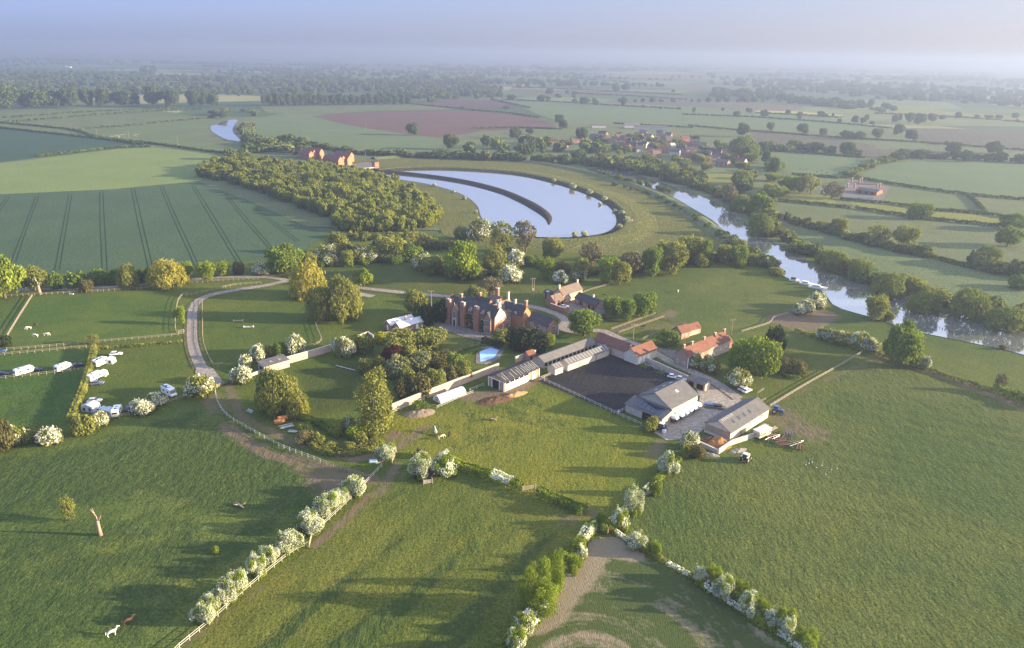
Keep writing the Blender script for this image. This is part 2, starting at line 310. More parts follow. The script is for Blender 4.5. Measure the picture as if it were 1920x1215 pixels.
def near_mat():
    t = NT('pasture'); p = t.pos(); c = t.attr('Col', out='Color')
    sep = t.n.new('ShaderNodeSeparateColor'); t.l.new(t.attr('Msk', out='Color'), sep.inputs[0]); Wd, Di, Tu = sep.outputs[0], sep.outputs[1], sep.outputs[2]
    big = t.noise(p, .018, 4, .6); mid = t.noise(p, .14, 5, .7); fine = t.noise(p, 1.3, 4, .75); sp = t.noise(t.map(p, (1, .45, 1), (0, 0, .6)), .55, 3, .7)
    c = t.mix(t.ramp(big, (.40, .8), (.60, 0.)), c, t.mix(1., c, (.60, .78, .76), 'MULTIPLY'))
    c = t.mix(t.ramp(t.noise(p, .045, 5, .7, .8), (.5, 0.), (.68, .6)), c, t.mix(1., c, (1.3, 1.12, .85), 'MULTIPLY'))
    c = t.mix(t.ramp(mid, (.32, .5), (.5, 0.)), c, t.mix(1., c, (.62, .70, .62), 'MULTIPLY'))
    c = t.mix(t.ramp(mid, (.55, 0.), (.78, .65)), c, t.mix(1., c, (1.45, 1.2, .9), 'MULTIPLY'))
    c = t.mix(t.ramp(fine, (.34, .85), (.56, 0.)), c, t.mix(1., c, (.42, .50, .42), 'MULTIPLY'))
    c = t.mix(t.ramp(t.noise(p, .6, 4, .8), (.52, 0.), (.72, .5)), c, t.mix(1., c, (1.5, 1.35, 1.2), 'MULTIPLY'))
    gr_ = t.noise(p, 2.4, 3, .85); c = t.mix(t.ramp(gr_, (.36, .8), (.52, 0.)), c, t.mix(1., c, (.38, .46, .4), 'MULTIPLY')); c = t.mix(t.ramp(gr_, (.52, 0.), (.66, .6)), c, t.mix(1., c, (1.75, 1.6, 1.5), 'MULTIPLY'))
    wf = t.math('ADD', t.math('MULTIPLY', t.noise(p, .11, 6, .8), 1.0), t.math('MULTIPLY', Wd, .34))
    wm = t.math('MULTIPLY', t.ramp(wf, (.57, 0.), (.72, 1.)), t.ramp(Wd, (.02, 0.), (.2, 1.)))
    c = t.mix(t.math('MULTIPLY', wm, t.ramp(t.noise(p, .75, 3, .8), (.36, 1.0), (.66, .35))), c, (.034, .058, .019))
    tf = t.math('MULTIPLY', t.ramp(sp, (.66, 0.), (.74, .8)), Tu); c = t.mix(tf, c, t.mix(1., c, (.5, .6, .55), 'MULTIPLY'))
    df = t.math('ADD', Di, t.math('MULTIPLY', t.math('SUBTRACT', t.noise(p, .28, 6, .8), .5), 1.9))
    dm = t.math('MULTIPLY', t.ramp(df, (.40, 0.), (.85, 1.)), t.ramp(Di, (.04, 0.), (.35, 1.)))
    c = t.mix(t.math('MULTIPLY', dm, .8), c, t.mix(fine, (.115, .078, .058), (.19, .138, .105)))
    h = t.math('ADD', t.math('MULTIPLY', fine, .55), t.math('MULTIPLY', sp, t.math('ADD', .5, t.math('ADD', t.math('MULTIPLY', wm, .9), Tu))))
    return t.bsdf(c, 1, t.bump(h, .9, .38), spec=.05)
pm = npmesh('pasture', Vg, Fq, near_mat(), attrs={'Col': ('POINT', 'FLOAT_COLOR', C), 'Msk': ('POINT', 'FLOAT_COLOR', MK)}, smooth=True)
tag(link('pasture_ground', pm), kind='structure')
# ------------------------------------------------------------------ crisp field sheets further off
_z = [0.02]
def sheet(name, mat, pts, z=None, kind='structure', mats=None):
    if z is None: _z[0] += .0018; z = _z[0]
    P = [G(*q) for q in pts]; b = MB(); V = [(q[0], q[1], z) for q in P]
    a = sum(P[i][0]*P[(i+1) % len(P)][1]-P[(i+1) % len(P)][0]*P[i][1] for i in range(len(P)))
    b.add(V, [tuple(range(len(P))) if a > 0 else tuple(range(len(P)-1, -1, -1))])
    return tag(b.build(name, mat), kind=kind)
def smooth(pts, k=4):
    """Catmull-Rom through ground points"""
    P = [np.array(q, float) for q in pts]; out = []
    for i in range(len(P)-1):
        p0, p1, p2, p3 = P[max(i-1, 0)], P[i], P[i+1], P[min(i+2, len(P)-1)]
        for j in range(k):
            t = j/k; out.append(.5*((2*p1)+(-p0+p2)*t+(2*p0-5*p1+4*p2-p3)*t*t+(-p0+3*p1-3*p2+p3)*t**3))
    out.append(P[-1]); return out
def offs(P):
    N = []
    for i in range(len(P)):
        d = P[min(i+1, len(P)-1)]-P[max(i-1, 0)]; d = d/(np.linalg.norm(d)+1e-9); N.append(np.array([-d[1], d[0]]))
    return N
def strip(b, P, w, z, m=0):
    N = offs(P); ws = w if isinstance(w, (list, tuple, np.ndarray)) else [w]*len(P); V = []
    for p, n, q in zip(P, N, ws): V += [(*(p+n*q/2), z), (*(p-n*q/2), z)]
    b.add(V, [(2*i+1, 2*i+3, 2*i+2, 2*i) for i in range(len(P)-1)], m)
def ridge(b, P, prof, m=0, mi=None):
    """sweep an open profile [(offset, z), ...] along ground line P"""
    N = offs(P); k = len(prof); V = []
    for p, n in zip(P, N): V += [(*(p+n*o), z) for o, z in prof]
    F = [(i*k+j, (i+1)*k+j, (i+1)*k+j+1, i*k+j+1) for i in range(len(P)-1) for j in range(k-1)]
    b.add(V, F, m)
g_ = lambda pts: [G(*q) for q in pts]
# base tone of the middle distance, then the fields
sheet('meadow', GM['mead2'], [(-900, 196), (3000, 262), (3600, 560), (1930, 505), (1600, 470), (1100, 440), (400, 420), (-900, 420)])
sheet('field', GM['pale'], [(-60, 312), (60, 300), (215, 280), (290, 277), (350, 283), (440, 297), (470, 303), (395, 322), (372, 340), (300, 346), (215, 354), (-60, 368)])
wf = sheet('crop_field', GM['wheat'], [(-200, 378), (0, 364), (215, 355), (370, 340), (470, 378), (560, 418), (613, 437), (575, 465), (505, 488), (420, 490), (300, 500), (160, 512), (0, 512), (-200, 516)])
tr = MB()
for a, b_ in [((15, 369), (-60, 480)), ((70, 368), (25, 492)), ((132, 366), (107, 507)), ((190, 360), (197, 513)), ((249, 352), (283, 505)), ((303, 350), (370, 500)), ((362, 348), (450, 494)), ((425, 368), (512, 470)), ((478, 392), (558, 453))]:
    A, B = G(*a), G(*b_)
    n = (B-A)/np.linalg.norm(B-A); n = np.array([-n[1], n[0]])
    for s_ in (-1.1, 1.1): strip(tr, [A+n*s_, (A+B)/2+n*s_+n*random.uniform(-.5, .5), B+n*s_], .42, .095)
o = tr.build('crop_tramlines', plain('trodden', (.026, .044, .024), 1, spec=0)); tag(o, kind='structure')
sheet('field', GM['deep'], [(-400, 236), (-60, 236), (0, 239), (140, 255), (272, 272), (215, 279), (70, 296), (-60, 312), (-400, 350)])
sheet('field', GM['mead'], [(-300, 197), (0, 197), (375, 205), (330, 206), (0, 222), (-300, 232)])
sheet('field', GM['mead'], [(150, 243), (400, 222), (415, 222), (382, 240), (388, 262), (440, 290), (300, 272), (190, 258)])
sheet('field', GM['lush'], [(466, 226), (520, 214), (620, 212), (590, 219), (640, 231), (760, 252), (830, 262), (822, 277), (700, 279), (620, 272), (545, 262), (480, 246)])
sheet('field', GM['mead2'], [(486, 199), (760, 195), (890, 204), (820, 206), (700, 208), (580, 216), (500, 212)])
sheet('field', GM['red'], [(585, 218), (640, 213), (760, 207), (850, 207), (950, 214), (1010, 222), (1045, 238), (960, 243), (900, 246), (870, 252), (822, 258), (760, 251), (690, 241), (640, 232)])
sheet('field', GM['mauve'], [(760, 193), (850, 187), (935, 187), (988, 202), (870, 204)])
sheet('field', GM['lush'], [(940, 187), (1100, 190), (1500, 212), (1660, 240), (1500, 248), (1310, 236), (1060, 232), (1010, 215)])
sheet('field', GM['brown'], [(1407, 247), (1563, 260), (1640, 272), (1640, 296), (1573, 288), (1453, 282), (1420, 270)])
sheet('field', GM['brown'], [(1705, 240), (1990, 244), (1990, 284), (1913, 281), (1780, 271), (1712, 262)])
sheet('field', GM['brown'], [(1597, 291), (1640, 279), (1730, 280), (1847, 291), (1800, 297), (1650, 296)])
sheet('field', GM['brown'], [(960, 166), (1100, 170), (1290, 181), (1285, 186), (1080, 175), (950, 172)])
sheet('field', GM['yellow'], [(1417, 207), (1500, 209), (1582, 216), (1575, 219), (1500, 215), (1417, 212)])
sheet('field', GM['bright'], [(1580, 206), (1683, 202), (1800, 211), (1990, 224), (1990, 229), (1850, 224), (1700, 214), (1590, 212)])
sheet('field', GM['bright'], [(810, 134), (960, 138), (1090, 146), (1060, 148), (900, 143), (800, 138)])
sheet('field', GM['bright'], [(1140, 140), (1390, 147), (1400, 150), (1150, 144)])
sheet('field', GM['mead'], [(960, 150), (1280, 160), (1290, 166), (1000, 160)])
sheet('field', GM['mead2'], [(620, 130), (800, 135), (930, 150), (760, 150), (600, 144)])
sheet('field', GM['mead'], [(0, 118), (60, 121), (190, 124), (330, 122), (300, 128), (120, 133), (0, 128)])
sheet('field', GM['lush'], [(1457, 285), (1623, 298), (1590, 327), (1570, 333), (1483, 327), (1470, 310)])
sheet('field', GM['lush'], [(1671, 303), (1960, 308), (2020, 380), (1920, 373), (1847, 365), (1693, 351), (1600, 333)])
sheet('field', GM['mead'], [(1693, 354), (1817, 367), (1847, 399), (1725, 386), (1671, 379)])
sheet('field', GM['bright'], [(1590, 375), (1703, 386), (1882, 410), (1888, 423), (1725, 409), (1603, 390)])
sheet('field', GM['bright'], [(1430, 357), (1560, 368), (1570, 386), (1462, 375)])
sheet('field', GM['mead'], [(1500, 425), (1600, 452), (1680, 475), (1780, 492), (1930, 525), (1990, 600), (1700, 545), (1600, 510), (1480, 440)])
sheet('field', GM['bright'], [(1300, 322), (1390, 322), (1400, 345), (1330, 345), (1300, 335)])
sheet('field', GM['rough'], [(640, 300), (800, 296), (960, 300), (1060, 310), (1180, 340), (1260, 380), (1350, 450), (1420, 500), (1300, 490), (1150, 480), (1000, 470), (880, 460), (830, 440), (800, 380), (700, 330)])
# ------------------------------------------------------------------ water
def water_mat(name, col=(.55, .56, .58), r=.03):
    t = NT(name); p = t.pos(); n = t.noise(t.map(p, (1, .6, 1), (0, 0, .4)), .8, 3, .6); n2 = t.noise(p, .03, 3)
    return t.bsdf(col, t.math('MULTIPLY', t.ramp(n2, (.35, .4), (.65, 1.)), r*2), t.bump(n, .06, .05), metal=.85, spec=.9)
WAT = water_mat('water_surface')
RES = [(715, 325), (760, 321), (850, 321), (960, 329), (1040, 346), (1110, 370), (1145, 392), (1156, 415), (1148, 430), (1120, 440), (1060, 446), (990, 445), (940, 436), (905, 412), (893, 384), (860, 362), (800, 345), (740, 335)]
rs = smooth(g_(RES+RES[:1]), 5)[:-1]
b = MB(); b.add([(q[0], q[1], .2) for q in rs], [tuple(range(len(rs)))[::-1]]); tag(b.build('reservoir_water', WAT), kind='structure')
RIVL = [(1100, 318), (1160, 338), (1215, 350), (1262, 370), (1300, 392), (1345, 420), (1362, 452), (1410, 478), (1450, 510), (1500, 530), (1545, 548), (1565, 575), (1640, 597), (1700, 618), (1790, 637), (1880, 656), (1990, 684), (2100, 715)]
RIVR = [(1150, 312), (1215, 336), (1262, 350), (1320, 370), (1366, 395), (1410, 428), (1450, 455), (1500, 480), (1540, 505), (1600, 528), (1680, 550), (1740, 575), (1800, 590), (1880, 608), (1990, 634), (2100, 660)]
A, B = smooth(g_(RIVL), 3), smooth(g_(RIVR), 3); n = min(len(A), len(B))
def at_frac(P, f):
    i = f*(len(P)-1); k = min(int(i), len(P)-2); return P[k]*(1-(i-k))+P[k+1]*(i-k)
V = []; F = []
for i in range(48):
    V += [(*at_frac(A, i/47), .2), (*at_frac(B, i/47), .2)]
F = [(2*i, 2*i+2, 2*i+3, 2*i+1) for i in range(47)]
b = MB(); b.add(V, F); tag(b.build('river_water', WAT), kind='structure')
FR = smooth(g_([(395, 236), (408, 233), (425, 226), (446, 225), (440, 234), (436, 246), (450, 262), (470, 280), (448, 266), (425, 262), (405, 252), (395, 244), (395, 236)]), 3)[:-1]
b = MB(); b.add([(q[0], q[1], .3) for q in FR], [tuple(range(len(FR)))]); tag(b.build('far_river_water', WAT), kind='structure')
# outer bank of the reservoir and the crescent bund across it
def bankline(name, pts, prof, mat, k=5):
    b = MB(); ridge(b, smooth(g_(pts), k), prof); return tag(b.build(name, mat, smooth=False), kind='structure')
bankline('reservoir_bank', [(712, 322), (760, 317), (850, 317), (960, 325), (1045, 342), (1118, 367), (1158, 392), (1170, 415), (1160, 433), (1128, 445), (1062, 451), (990, 450)], [(-5, -.1), (0, 1.6), (8, 1.8), (24, -.1)][::-1] if False else [(24, .02), (9, 1.8), (2, 1.9), (-3.5, .1)], GM['rough'])
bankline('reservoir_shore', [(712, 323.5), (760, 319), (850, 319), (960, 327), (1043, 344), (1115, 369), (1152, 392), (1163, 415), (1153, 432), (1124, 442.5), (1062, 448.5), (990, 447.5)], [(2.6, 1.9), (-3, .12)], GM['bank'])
BUND = [(712, 323), (760, 327), (820, 334), (880, 344), (940, 360), (985, 379), (1012, 395), (1024, 405), (1029, 413), (1029, 422)]
b = MB(); P = smooth(g_(BUND), 6); N = offs(P); V = []
for i, (p, nn) in enumerate(zip(P, N)):
    f = i/(len(P)-1); hh = 2.2*(1-max(0, (f-.7)/.3)*.85); ww = 1-max(0, (f-.55)/.45)**1.3*.88
    V += [(*(p+nn*o*ww), z) for o, z in ((6.5, .05), (2.0, hh), (-1.2, hh), (-6.5, .05))]
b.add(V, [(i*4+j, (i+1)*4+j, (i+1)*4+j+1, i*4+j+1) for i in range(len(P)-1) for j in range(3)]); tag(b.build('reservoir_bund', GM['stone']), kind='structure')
bankline('flood_bank', [(700, 298), (800, 293), (950, 300), (1060, 315), (1180, 345), (1270, 385), (1330, 425), (1385, 462), (1412, 478)], [(7, .02), (1.5, 2.0), (-1.5, 2.0), (-7, .02)], GM['mead2'])
# ------------------------------------------------------------------ drives, yards, arena
def road(name, mat, pts, w, z, k=5, verge=None):
    P = smooth(g_(pts), k); b = MB(); strip(b, P, w, z); o = tag(b.build(name, mat), kind='structure')
    return o
VERGE = grass_mat('verge', (.10, .10, .04), (.13, .12, .05), None, .5, 4)
DR1 = [(700, 556), (640, 545), (590, 535), (545, 527), (500, 535), (450, 543), (405, 551), (375, 562), (362, 580), (360, 610), (361, 640), (367, 665), (378, 690)]
road('drive_verge', VERGE, DR1, 6.4, .10); road('gravel_drive', GM['gravel'], DR1, 4.0, .13)
road('drive_centre_grass', plain('centre_grass', (.17, .15, .10)), DR1[3:], .55, .135)
DR2 = [(-40, 545), (60, 543), (180, 540), (300, 531), (400, 521), (470, 519), (510, 521), (545, 527)]
road('gravel_drive', GM['gravel'], DR2, 3.8, .125)
DR3 = [(660, 538), (720, 545), (780, 551), (840, 556), (900, 560), (960, 569), (1010, 578), (1045, 590), (1060, 602), (1055, 615), (1075, 622), (1110, 620), (1135, 622), (1160, 634), (1190, 645), (1215, 655), (1260, 680), (1305, 700), (1345, 720), (1385, 748)]
road('drive_verge', VERGE, DR3, 6.0, .104); road('gravel_drive', GM['gravel'], DR3, 4.0, .128)
sheet('junction_gravel', GM['gravel'], [(368, 690), (383, 684), (400, 692), (418, 716), (402, 722), (385, 708), (366, 700)], .14)
sheet('forecourt', GM['court'], [(812, 602), (838, 604), (927, 629), (905, 640), (870, 632), (835, 620), (815, 610)], .09)
sheet('yard', GM['yard'], [(1296, 716), (1315, 705), (1350, 722), (1393, 752), (1360, 770), (1330, 792), (1325, 800), (1300, 822), (1250, 826), (1226, 812), (1235, 795), (1250, 780), (1310, 762), (1312, 742)], .09)
sheet('yard', GM['court'], [(1196, 643), (1250, 655), (1300, 662), (1292, 690), (1262, 684), (1205, 662)], .085)
sheet('yard', GM['court'], [(1052, 555), (1125, 580), (1108, 592), (1075, 590), (1030, 578)], .08)
sheet('riding_arena', GM['arena'], [(1022, 708), (1068, 694), (1143, 664), (1290, 722), (1290, 760), (1187, 770), (1155, 776), (1012, 715)], .08)
sheet('lawn', GM['lawn'], [(800, 612), (818, 612), (835, 624), (900, 645), (850, 663), (800, 672), (770, 650)], .07)
# ploughed triangle at the bottom: bare soil with swirls of young crop
def arable_mat():
    t = NT('patchy_crop'); p = t.pos()
    c0 = Vector((*G(1000, 1330), 0)); v = t.n.new('ShaderNodeVectorMath'); v.operation = 'DISTANCE'; t.l.new(p, v.inputs[0]); v.inputs[1].default_value = (*G(1110, 1270), 0)
    d = v.outputs['Value']; cmb = t.n.new('ShaderNodeCombineXYZ'); t.l.new(t.math('MULTIPLY', d, .16), cmb.inputs[0])
    n0 = t.noise(p, .06, 3, .6); t.l.new(t.math('MULTIPLY', n0, 2.2), cmb.inputs[1]); sw = t.noise(cmb.outputs[0], 1.3, 4, .65)
    s2 = t.noise(p, .05, 4, .7); edge = t.attr('soil'); f = t.math('ADD', t.math('MULTIPLY', sw, .75), t.math('MULTIPLY', s2, .4)); f = t.math('ADD', f, t.math('MULTIPLY', edge, .46))
    fine = t.noise(p, 1.2, 4, .75); row = t.n.new('ShaderNodeTexWave'); t.l.new(t.map(p, (1, 1, 1), (0, 0, .25)), row.inputs[0]); row.inputs['Scale'].default_value = .9; row.inputs['Distortion'].default_value = 5; row.inputs['Detail'].default_value = 3
    soil = t.mix(fine, (.16, .13, .085), (.31, .255, .18)); soil = t.mix(t.math('MULTIPLY', row.outputs['Fac'], .22), soil, (.13, .10, .07))
    gr = t.mix(fine, (.034, .054, .018), (.082, .105, .034))
    c = t.mix(t.ramp(t.math('ADD', f, t.math('MULTIPLY', fine, .2)), (.655, 0.), (.80, .9)), gr, soil)
    return t.bsdf(c, 1, t.bump(t.math('ADD', fine, t.math('MULTIPLY', row.outputs['Fac'], .12)), .8, .3), spec=.05)
AP = [(1150, 1005), (1210, 1045), (1300, 1098), (1420, 1180), (1480, 1222), (1500, 1330), (900, 1330), (1000, 1150), (1060, 1080), (1110, 1015)]
PA = poly(AP); x0, y0 = PA.min(0); x1, y1 = PA.max(0); xa, ya = np.meshgrid(np.arange(x0, x1, 1.), np.arange(y0, y1, 1.)); dd = sdist(PA, xa, ya)
ed = poly([(1000, 1150), (1060, 1080), (1110, 1015), (1150, 1005), (1175, 1022)]); so = 1-sm(ldist(ed, xa, ya), 2.5, 8)
m_, n_ = xa.shape; id_ = np.arange(m_*n_).reshape(m_, n_); Fa = np.stack([id_[:-1, :-1], id_[:-1, 1:], id_[1:, 1:], id_[1:, :-1]], -1).reshape(-1, 4)
ok = (dd.ravel()[Fa] > -1).all(1); Va = np.stack([xa, ya, .05+.0*xa], -1).reshape(-1, 3)
tag(link('arable_field', npmesh('arable_field', Va, Fa[ok], arable_mat(), attrs={'soil': ('POINT', 'FLOAT', so)})), kind='structure')
# ------------------------------------------------------------------ foliage
def leaf_mat(name, a, b, tr=.3, shift=.25):
    t = NT(name); v = t.attr('var'); oi = t.n.new('ShaderNodeObjectInfo').outputs['Random']
    c = t.mix(v, a, b); p = t.pos(); nz = t.noise(p, .35, 2)
    c = t.mix(t.ramp(nz, (.35, .45), (.65, 0.)), c, t.mix(1., c, (.6, .7, .7), 'MULTIPLY'))
    c = t.mix(t.math('MULTIPLY', oi, shift), c, t.mix(1., c, (1.35, 1.12, .8), 'MULTIPLY'))
    d = t.n.new('ShaderNodeBsdfDiffuse'); t.l.new(c, d.inputs[0])
    tl = t.n.new('ShaderNodeBsdfTranslucent'); t.l.new(t.mix(1., c, (1.2, 1.25, .6), 'MULTIPLY'), tl.inputs[0])
    m = t.n.new('ShaderNodeMixShader'); m.inputs[0].default_value = tr; t.l.new(d.outputs[0], m.inputs[1]); t.l.new(tl.outputs[0], m.inputs[2]); t.l.new(m.outputs[0], t.out.inputs[0]); return t.m
LM = dict(
    oak=leaf_mat('leaf_oak', (0.083, 0.129, 0.027), (0.212, 0.276, 0.052)),
    lime=leaf_mat('leaf_lime', (0.109, 0.161, 0.023), (0.281, 0.344, 0.044)),
    olive=leaf_mat('leaf_olive', (0.129, 0.147, 0.041), (0.295, 0.302, 0.083)),
    willow=leaf_mat('leaf_willow', (0.195, 0.195, 0.037), (0.429, 0.390, 0.079)),
    grey=leaf_mat('leaf_grey', (0.133, 0.154, 0.076), (0.312, 0.322, 0.164)),
    dark=leaf_mat('leaf_dark', (0.022, 0.034, 0.017), (0.054, 0.072, 0.031), .15),
    brown=leaf_mat('leaf_brown', (.085, .082, .034), (.19, .175, .068)),
    bare=leaf_mat('leaf_bare', (.115, .10, .058), (.20, .175, .095), .1),
    copper=leaf_mat('leaf_copper', (.03, .012, .014), (.075, .025, .028), .2),
    yellow=leaf_mat('leaf_yellow', (.24, .24, .02), (.52, .48, .04)),
    blossom=leaf_mat('blossom', (.55, .56, .48), (.86, .85, .78), .25, .08),
    far=leaf_mat('leaf_far', (0.059, 0.090, 0.038), (0.120, 0.158, 0.057), .2, .35),
    farl=leaf_mat('leaf_far_light', (0.111, 0.147, 0.045), (0.221, 0.260, 0.076), .25, .35),
    reed=leaf_mat('leaf_bank', (0.073, 0.094, 0.038), (0.184, 0.198, 0.066), .2),
)
BARK = plain('bark', (.14, .10, .07), .95, .3, 3, spec=.1); DEADW = plain('dead_wood', (.30, .235, .18), .9, .2, 3, spec=.1)
def quads(Cn, O, sz, rng, out=.7, droop=0):
    """one leaf-cluster quad per centre"""
    n = len(Cn); N = O*out+rng.normal(size=(n, 3))*.6; N /= np.linalg.norm(N, axis=1)[:, None]+1e-9
    R = rng.normal(size=(n, 3)); R[:, 2] += droop*3
    U = R-(R*N).sum(1)[:, None]*N; U /= np.linalg.norm(U, axis=1)[:, None]+1e-9; Vv = np.cross(N, U)
    s = (sz*rng.uniform(.65, 1.3, n))[:, None] if np.ndim(sz) == 0 else (sz*rng.uniform(.65, 1.3, n))[:, None]
    U = U*s*.5*(1+droop*.8); Vv = Vv*s*.5*(1-droop*.4)
    k = rng.uniform(.55, 1.0, (n, 1))
    return np.stack([Cn-U-Vv*k, Cn+U-Vv, Cn+U*k+Vv, Cn-U+Vv*k], 1).reshape(-1, 3)
def lobes(kind, rng):
    L = []
    if kind == 'round':
        K = rng.integers(12, 18)
        for i in range(K):
            th = rng.uniform(0, 2*PI); rr = math.sqrt(rng.random())*.62; z = rng.uniform(.24, .78) if rr > .3 else rng.uniform(.5, .84)
            L.append((rr*math.cos(th), rr*math.sin(th), z, rng.uniform(.26, .42), rng.uniform(.15, .22)))
        L.append((0, 0, .5, .6, .34))
    elif kind == 'tall':
        for i in range(16):
            z = .10+.80*i/15; rr = (1-abs(z-.4)*.9)*rng.uniform(.1, .5); th = rng.uniform(0, 2*PI); L.append((rr*math.cos(th), rr*math.sin(th), z, rng.uniform(.28, .46)*(1.15-z*.75), .11))
        L.append((0, 0, .45, .5, .35))
    elif kind == 'weep':
        for i in range(13):
            th = rng.uniform(0, 2*PI); rr = math.sqrt(rng.random())*.6; z = rng.uniform(.42, .74) if rr > .3 else rng.uniform(.62, .8); L.append((rr*math.cos(th), rr*math.sin(th), z, rng.uniform(.3, .42), rng.uniform(.16, .28)))
        for i in range(12):
            th = rng.uniform(0, 2*PI); L.append((.72*math.cos(th), .72*math.sin(th), rng.uniform(.18, .45), .27, .26))
        L.append((0, 0, .48, .8, .44))
    elif kind == 'cone':
        for i in range(14):
            z = .08+.85*i/13; w = (1-z)*.75+.12; th = rng.uniform(0, 2*PI); L.append((w*.4*math.cos(th), w*.4*math.sin(th), z, w*.62, .12))
        L.append((0, 0, .4, .4, .4))
    elif kind == 'bush':
        for i in range(rng.integers(9, 13)):
            th = rng.uniform(0, 2*PI); rr = math.sqrt(rng.random())*.66; L.append((rr*math.cos(th), rr*math.sin(th), rng.uniform(.22, .72)*(1-rr*.35), rng.uniform(.28, .44), rng.uniform(.22, .32)))
        L.append((0, 0, .35, .66, .40))
    elif kind == 'rag':
        for i in range(rng.integers(13, 18)):
            th = rng.uniform(0, 2*PI); rr = math.sqrt(rng.random())*.9; L.append((rr*math.cos(th), rr*math.sin(th)*.8, rng.uniform(.14, .8)*(1-rr*.4), rng.uniform(.15, .38), rng.uniform(.12, .26)))
        L.append((.1, 0, .3, .5, .34))
    return L
def crown_pts(kind, n, rng, shell=(.70, 1.10)):
    L = lobes(kind, rng); w = np.array([l[3]*l[3]+l[3]*l[4] for l in L]); w /= w.sum(); P = []; O = []; LV = []; lv = rng.random(len(L)); got = 0
    while got < n:
        k = rng.choice(len(L), n*2, p=w); D = rng.normal(size=(n*2, 3)); D /= np.linalg.norm(D, axis=1)[:, None]
        A = np.array(L)[k]; sh = rng.uniform(*shell, n*2)*(1+.13*np.sin(D[:, 0]*7+k*1.3)*np.cos(D[:, 1]*6+k)*np.sin(D[:, 2]*8+k*2.1)+np.where(rng.random(n*2) < .2, rng.uniform(0, .28, n*2), 0)); q = np.stack([A[:, 0]+D[:, 0]*A[:, 3]*sh, A[:, 1]+D[:, 1]*A[:, 3]*sh, A[:, 2]+D[:, 2]*A[:, 4]*sh], 1)
        ok = q[:, 2] > (.0 if kind in ('bush', 'weep', 'cone', 'rag') else .06)
        for (a, b, c, r, h) in L: ok &= ((q[:, 0]-a)/r)**2+((q[:, 1]-b)/r)**2+((q[:, 2]-c)/h)**2 > .52
        P.append(q[ok]); O.append(D[ok]); LV.append(lv[k[ok]]); got += ok.sum()
    P = np.concatenate(P)[:n]; mr_ = np.percentile(np.hypot(P[:, 0], P[:, 1]), 98); P[:, :2] /= mr_; P[:, 2] /= np.percentile(P[:, 2], 99.5)
    return P, np.concatenate(O)[:n], np.concatenate(LV)[:n]
def crown_mesh(kind, n, seed, cover=2.6, asp=1.2, gaps=.0, shell=(.70, 1.10), top=None):
    rng = np.random.default_rng(seed); P, O, lv = crown_pts(kind, n, rng, shell)
    if gaps:
        g = np.sin(P[:, 0]*7+seed)*np.cos(P[:, 1]*6.3+seed*2)*np.sin(P[:, 2]*11+seed); ok = g > -1+gaps; P, O, lv = P[ok], O[ok], lv[ok]
    if top is not None:  # blossom: outer, mostly upper skin, in patches
        g = np.sin(P[:, 0]*5+seed*1.7)+np.cos(P[:, 1]*5.6+seed)+np.sin(P[:, 2]*8+seed*.6); ok = (g > top) & (P[:, 2] > .2); P, O, lv = P[ok]*1.02, O[ok], lv[ok]
    sz = math.sqrt(cover*8/max(n, 1)); P2 = P.copy(); P2[:, 2] *= asp   # leaves roughly square at final scale
    Q = quads(P2, O, sz, rng, droop=.8 if kind == 'weep' else 0); Q[:, 2] /= asp
    m = len(P); var = np.clip(.5*rng.random(m)+.6*lv-.05, 0, 1)
    me = npmesh('crown', Q, np.arange(m*4).reshape(m, 4), LM['oak'], attrs={'var': ('FACE', 'FLOAT', var)}); return me
def trunk_mesh(seed, kind='round', h=.55, limbs=6):
    rng = random.Random(seed); b = MB(); r = .055 if kind != 'bare' else .06
    b.tube([(0, 0, -.02), (.01, 0, .12), (.02, .01, .3), (.0, .02, h)], [r*1.4, r, r*.75, r*.3], 7)
    for i in range(limbs):
        a = rng.uniform(0, 2*PI); z = rng.uniform(.16, .4); L_ = rng.uniform(.4, .75); e = Vector((math.cos(a)*L_, math.sin(a)*L_, z+rng.uniform(.2, .42)))
        s0 = Vector((.01, 0, z)); mid = s0.lerp(e, .5)+Vector((rng.uniform(-.06, .06), rng.uniform(-.06, .06), .03))
        b.tube([s0, mid, e], [r*.5, r*.32, r*.08], 5)
        for j in range(3 if kind == 'bare' else 1):
            f = e+Vector((rng.uniform(-.25, .25), rng.uniform(-.25, .25), rng.uniform(.05, .2))); b.tube([mid, (mid+f)/2+Vector((0, 0, .03)), f], [r*.22, r*.14, r*.03], 4)
    return b.mesh('trunk', BARK, True)
CM = {}
for k, (kind, n, cnt, kw) in dict(round=('round', 3400, 5, {}), tall=('tall', 4200, 2, dict(asp=2.6)), weep=('weep', 4600, 3, dict(cover=2.2)), cone=('cone', 2600, 3, dict(asp=1.8, cover=3)), bush=('bush', 1800, 5, dict(cover=3.)),
        sparse=('round', 1500, 3, dict(cover=1.0, gaps=.62, shell=(.4, 1.05))), farr=('round', 420, 4, dict(cover=3.4)), farb=('bush', 300, 4, dict(cover=3.6)), near=('rag', 6500, 5, dict(cover=2.2)), willn=('tall', 6000, 2, dict(cover=1.5, asp=1.6, gaps=.25, shell=(.4, 1.1)))).items():
    CM[k] = [crown_mesh(kind, n, 31*i+7, **kw) for i in range(cnt)]
for k, (n, cnt, kw) in dict(blos=(2400, 5, dict(cover=1.4, top=-.1)), blosf=(2600, 5, dict(cover=2.1, top=-1.3)), blosn=(8000, 5, dict(cover=1.25, top=-1.1))).items():
    CM[k] = [crown_mesh('rag' if k == 'blosn' else 'bush', n, 31*i+7, shell=(.88, 1.2), **kw) for i in range(cnt)]
TM = [trunk_mesh(i) for i in range(4)]; TB = [trunk_mesh(i+50, 'bare', .8, 10) for i in range(3)]
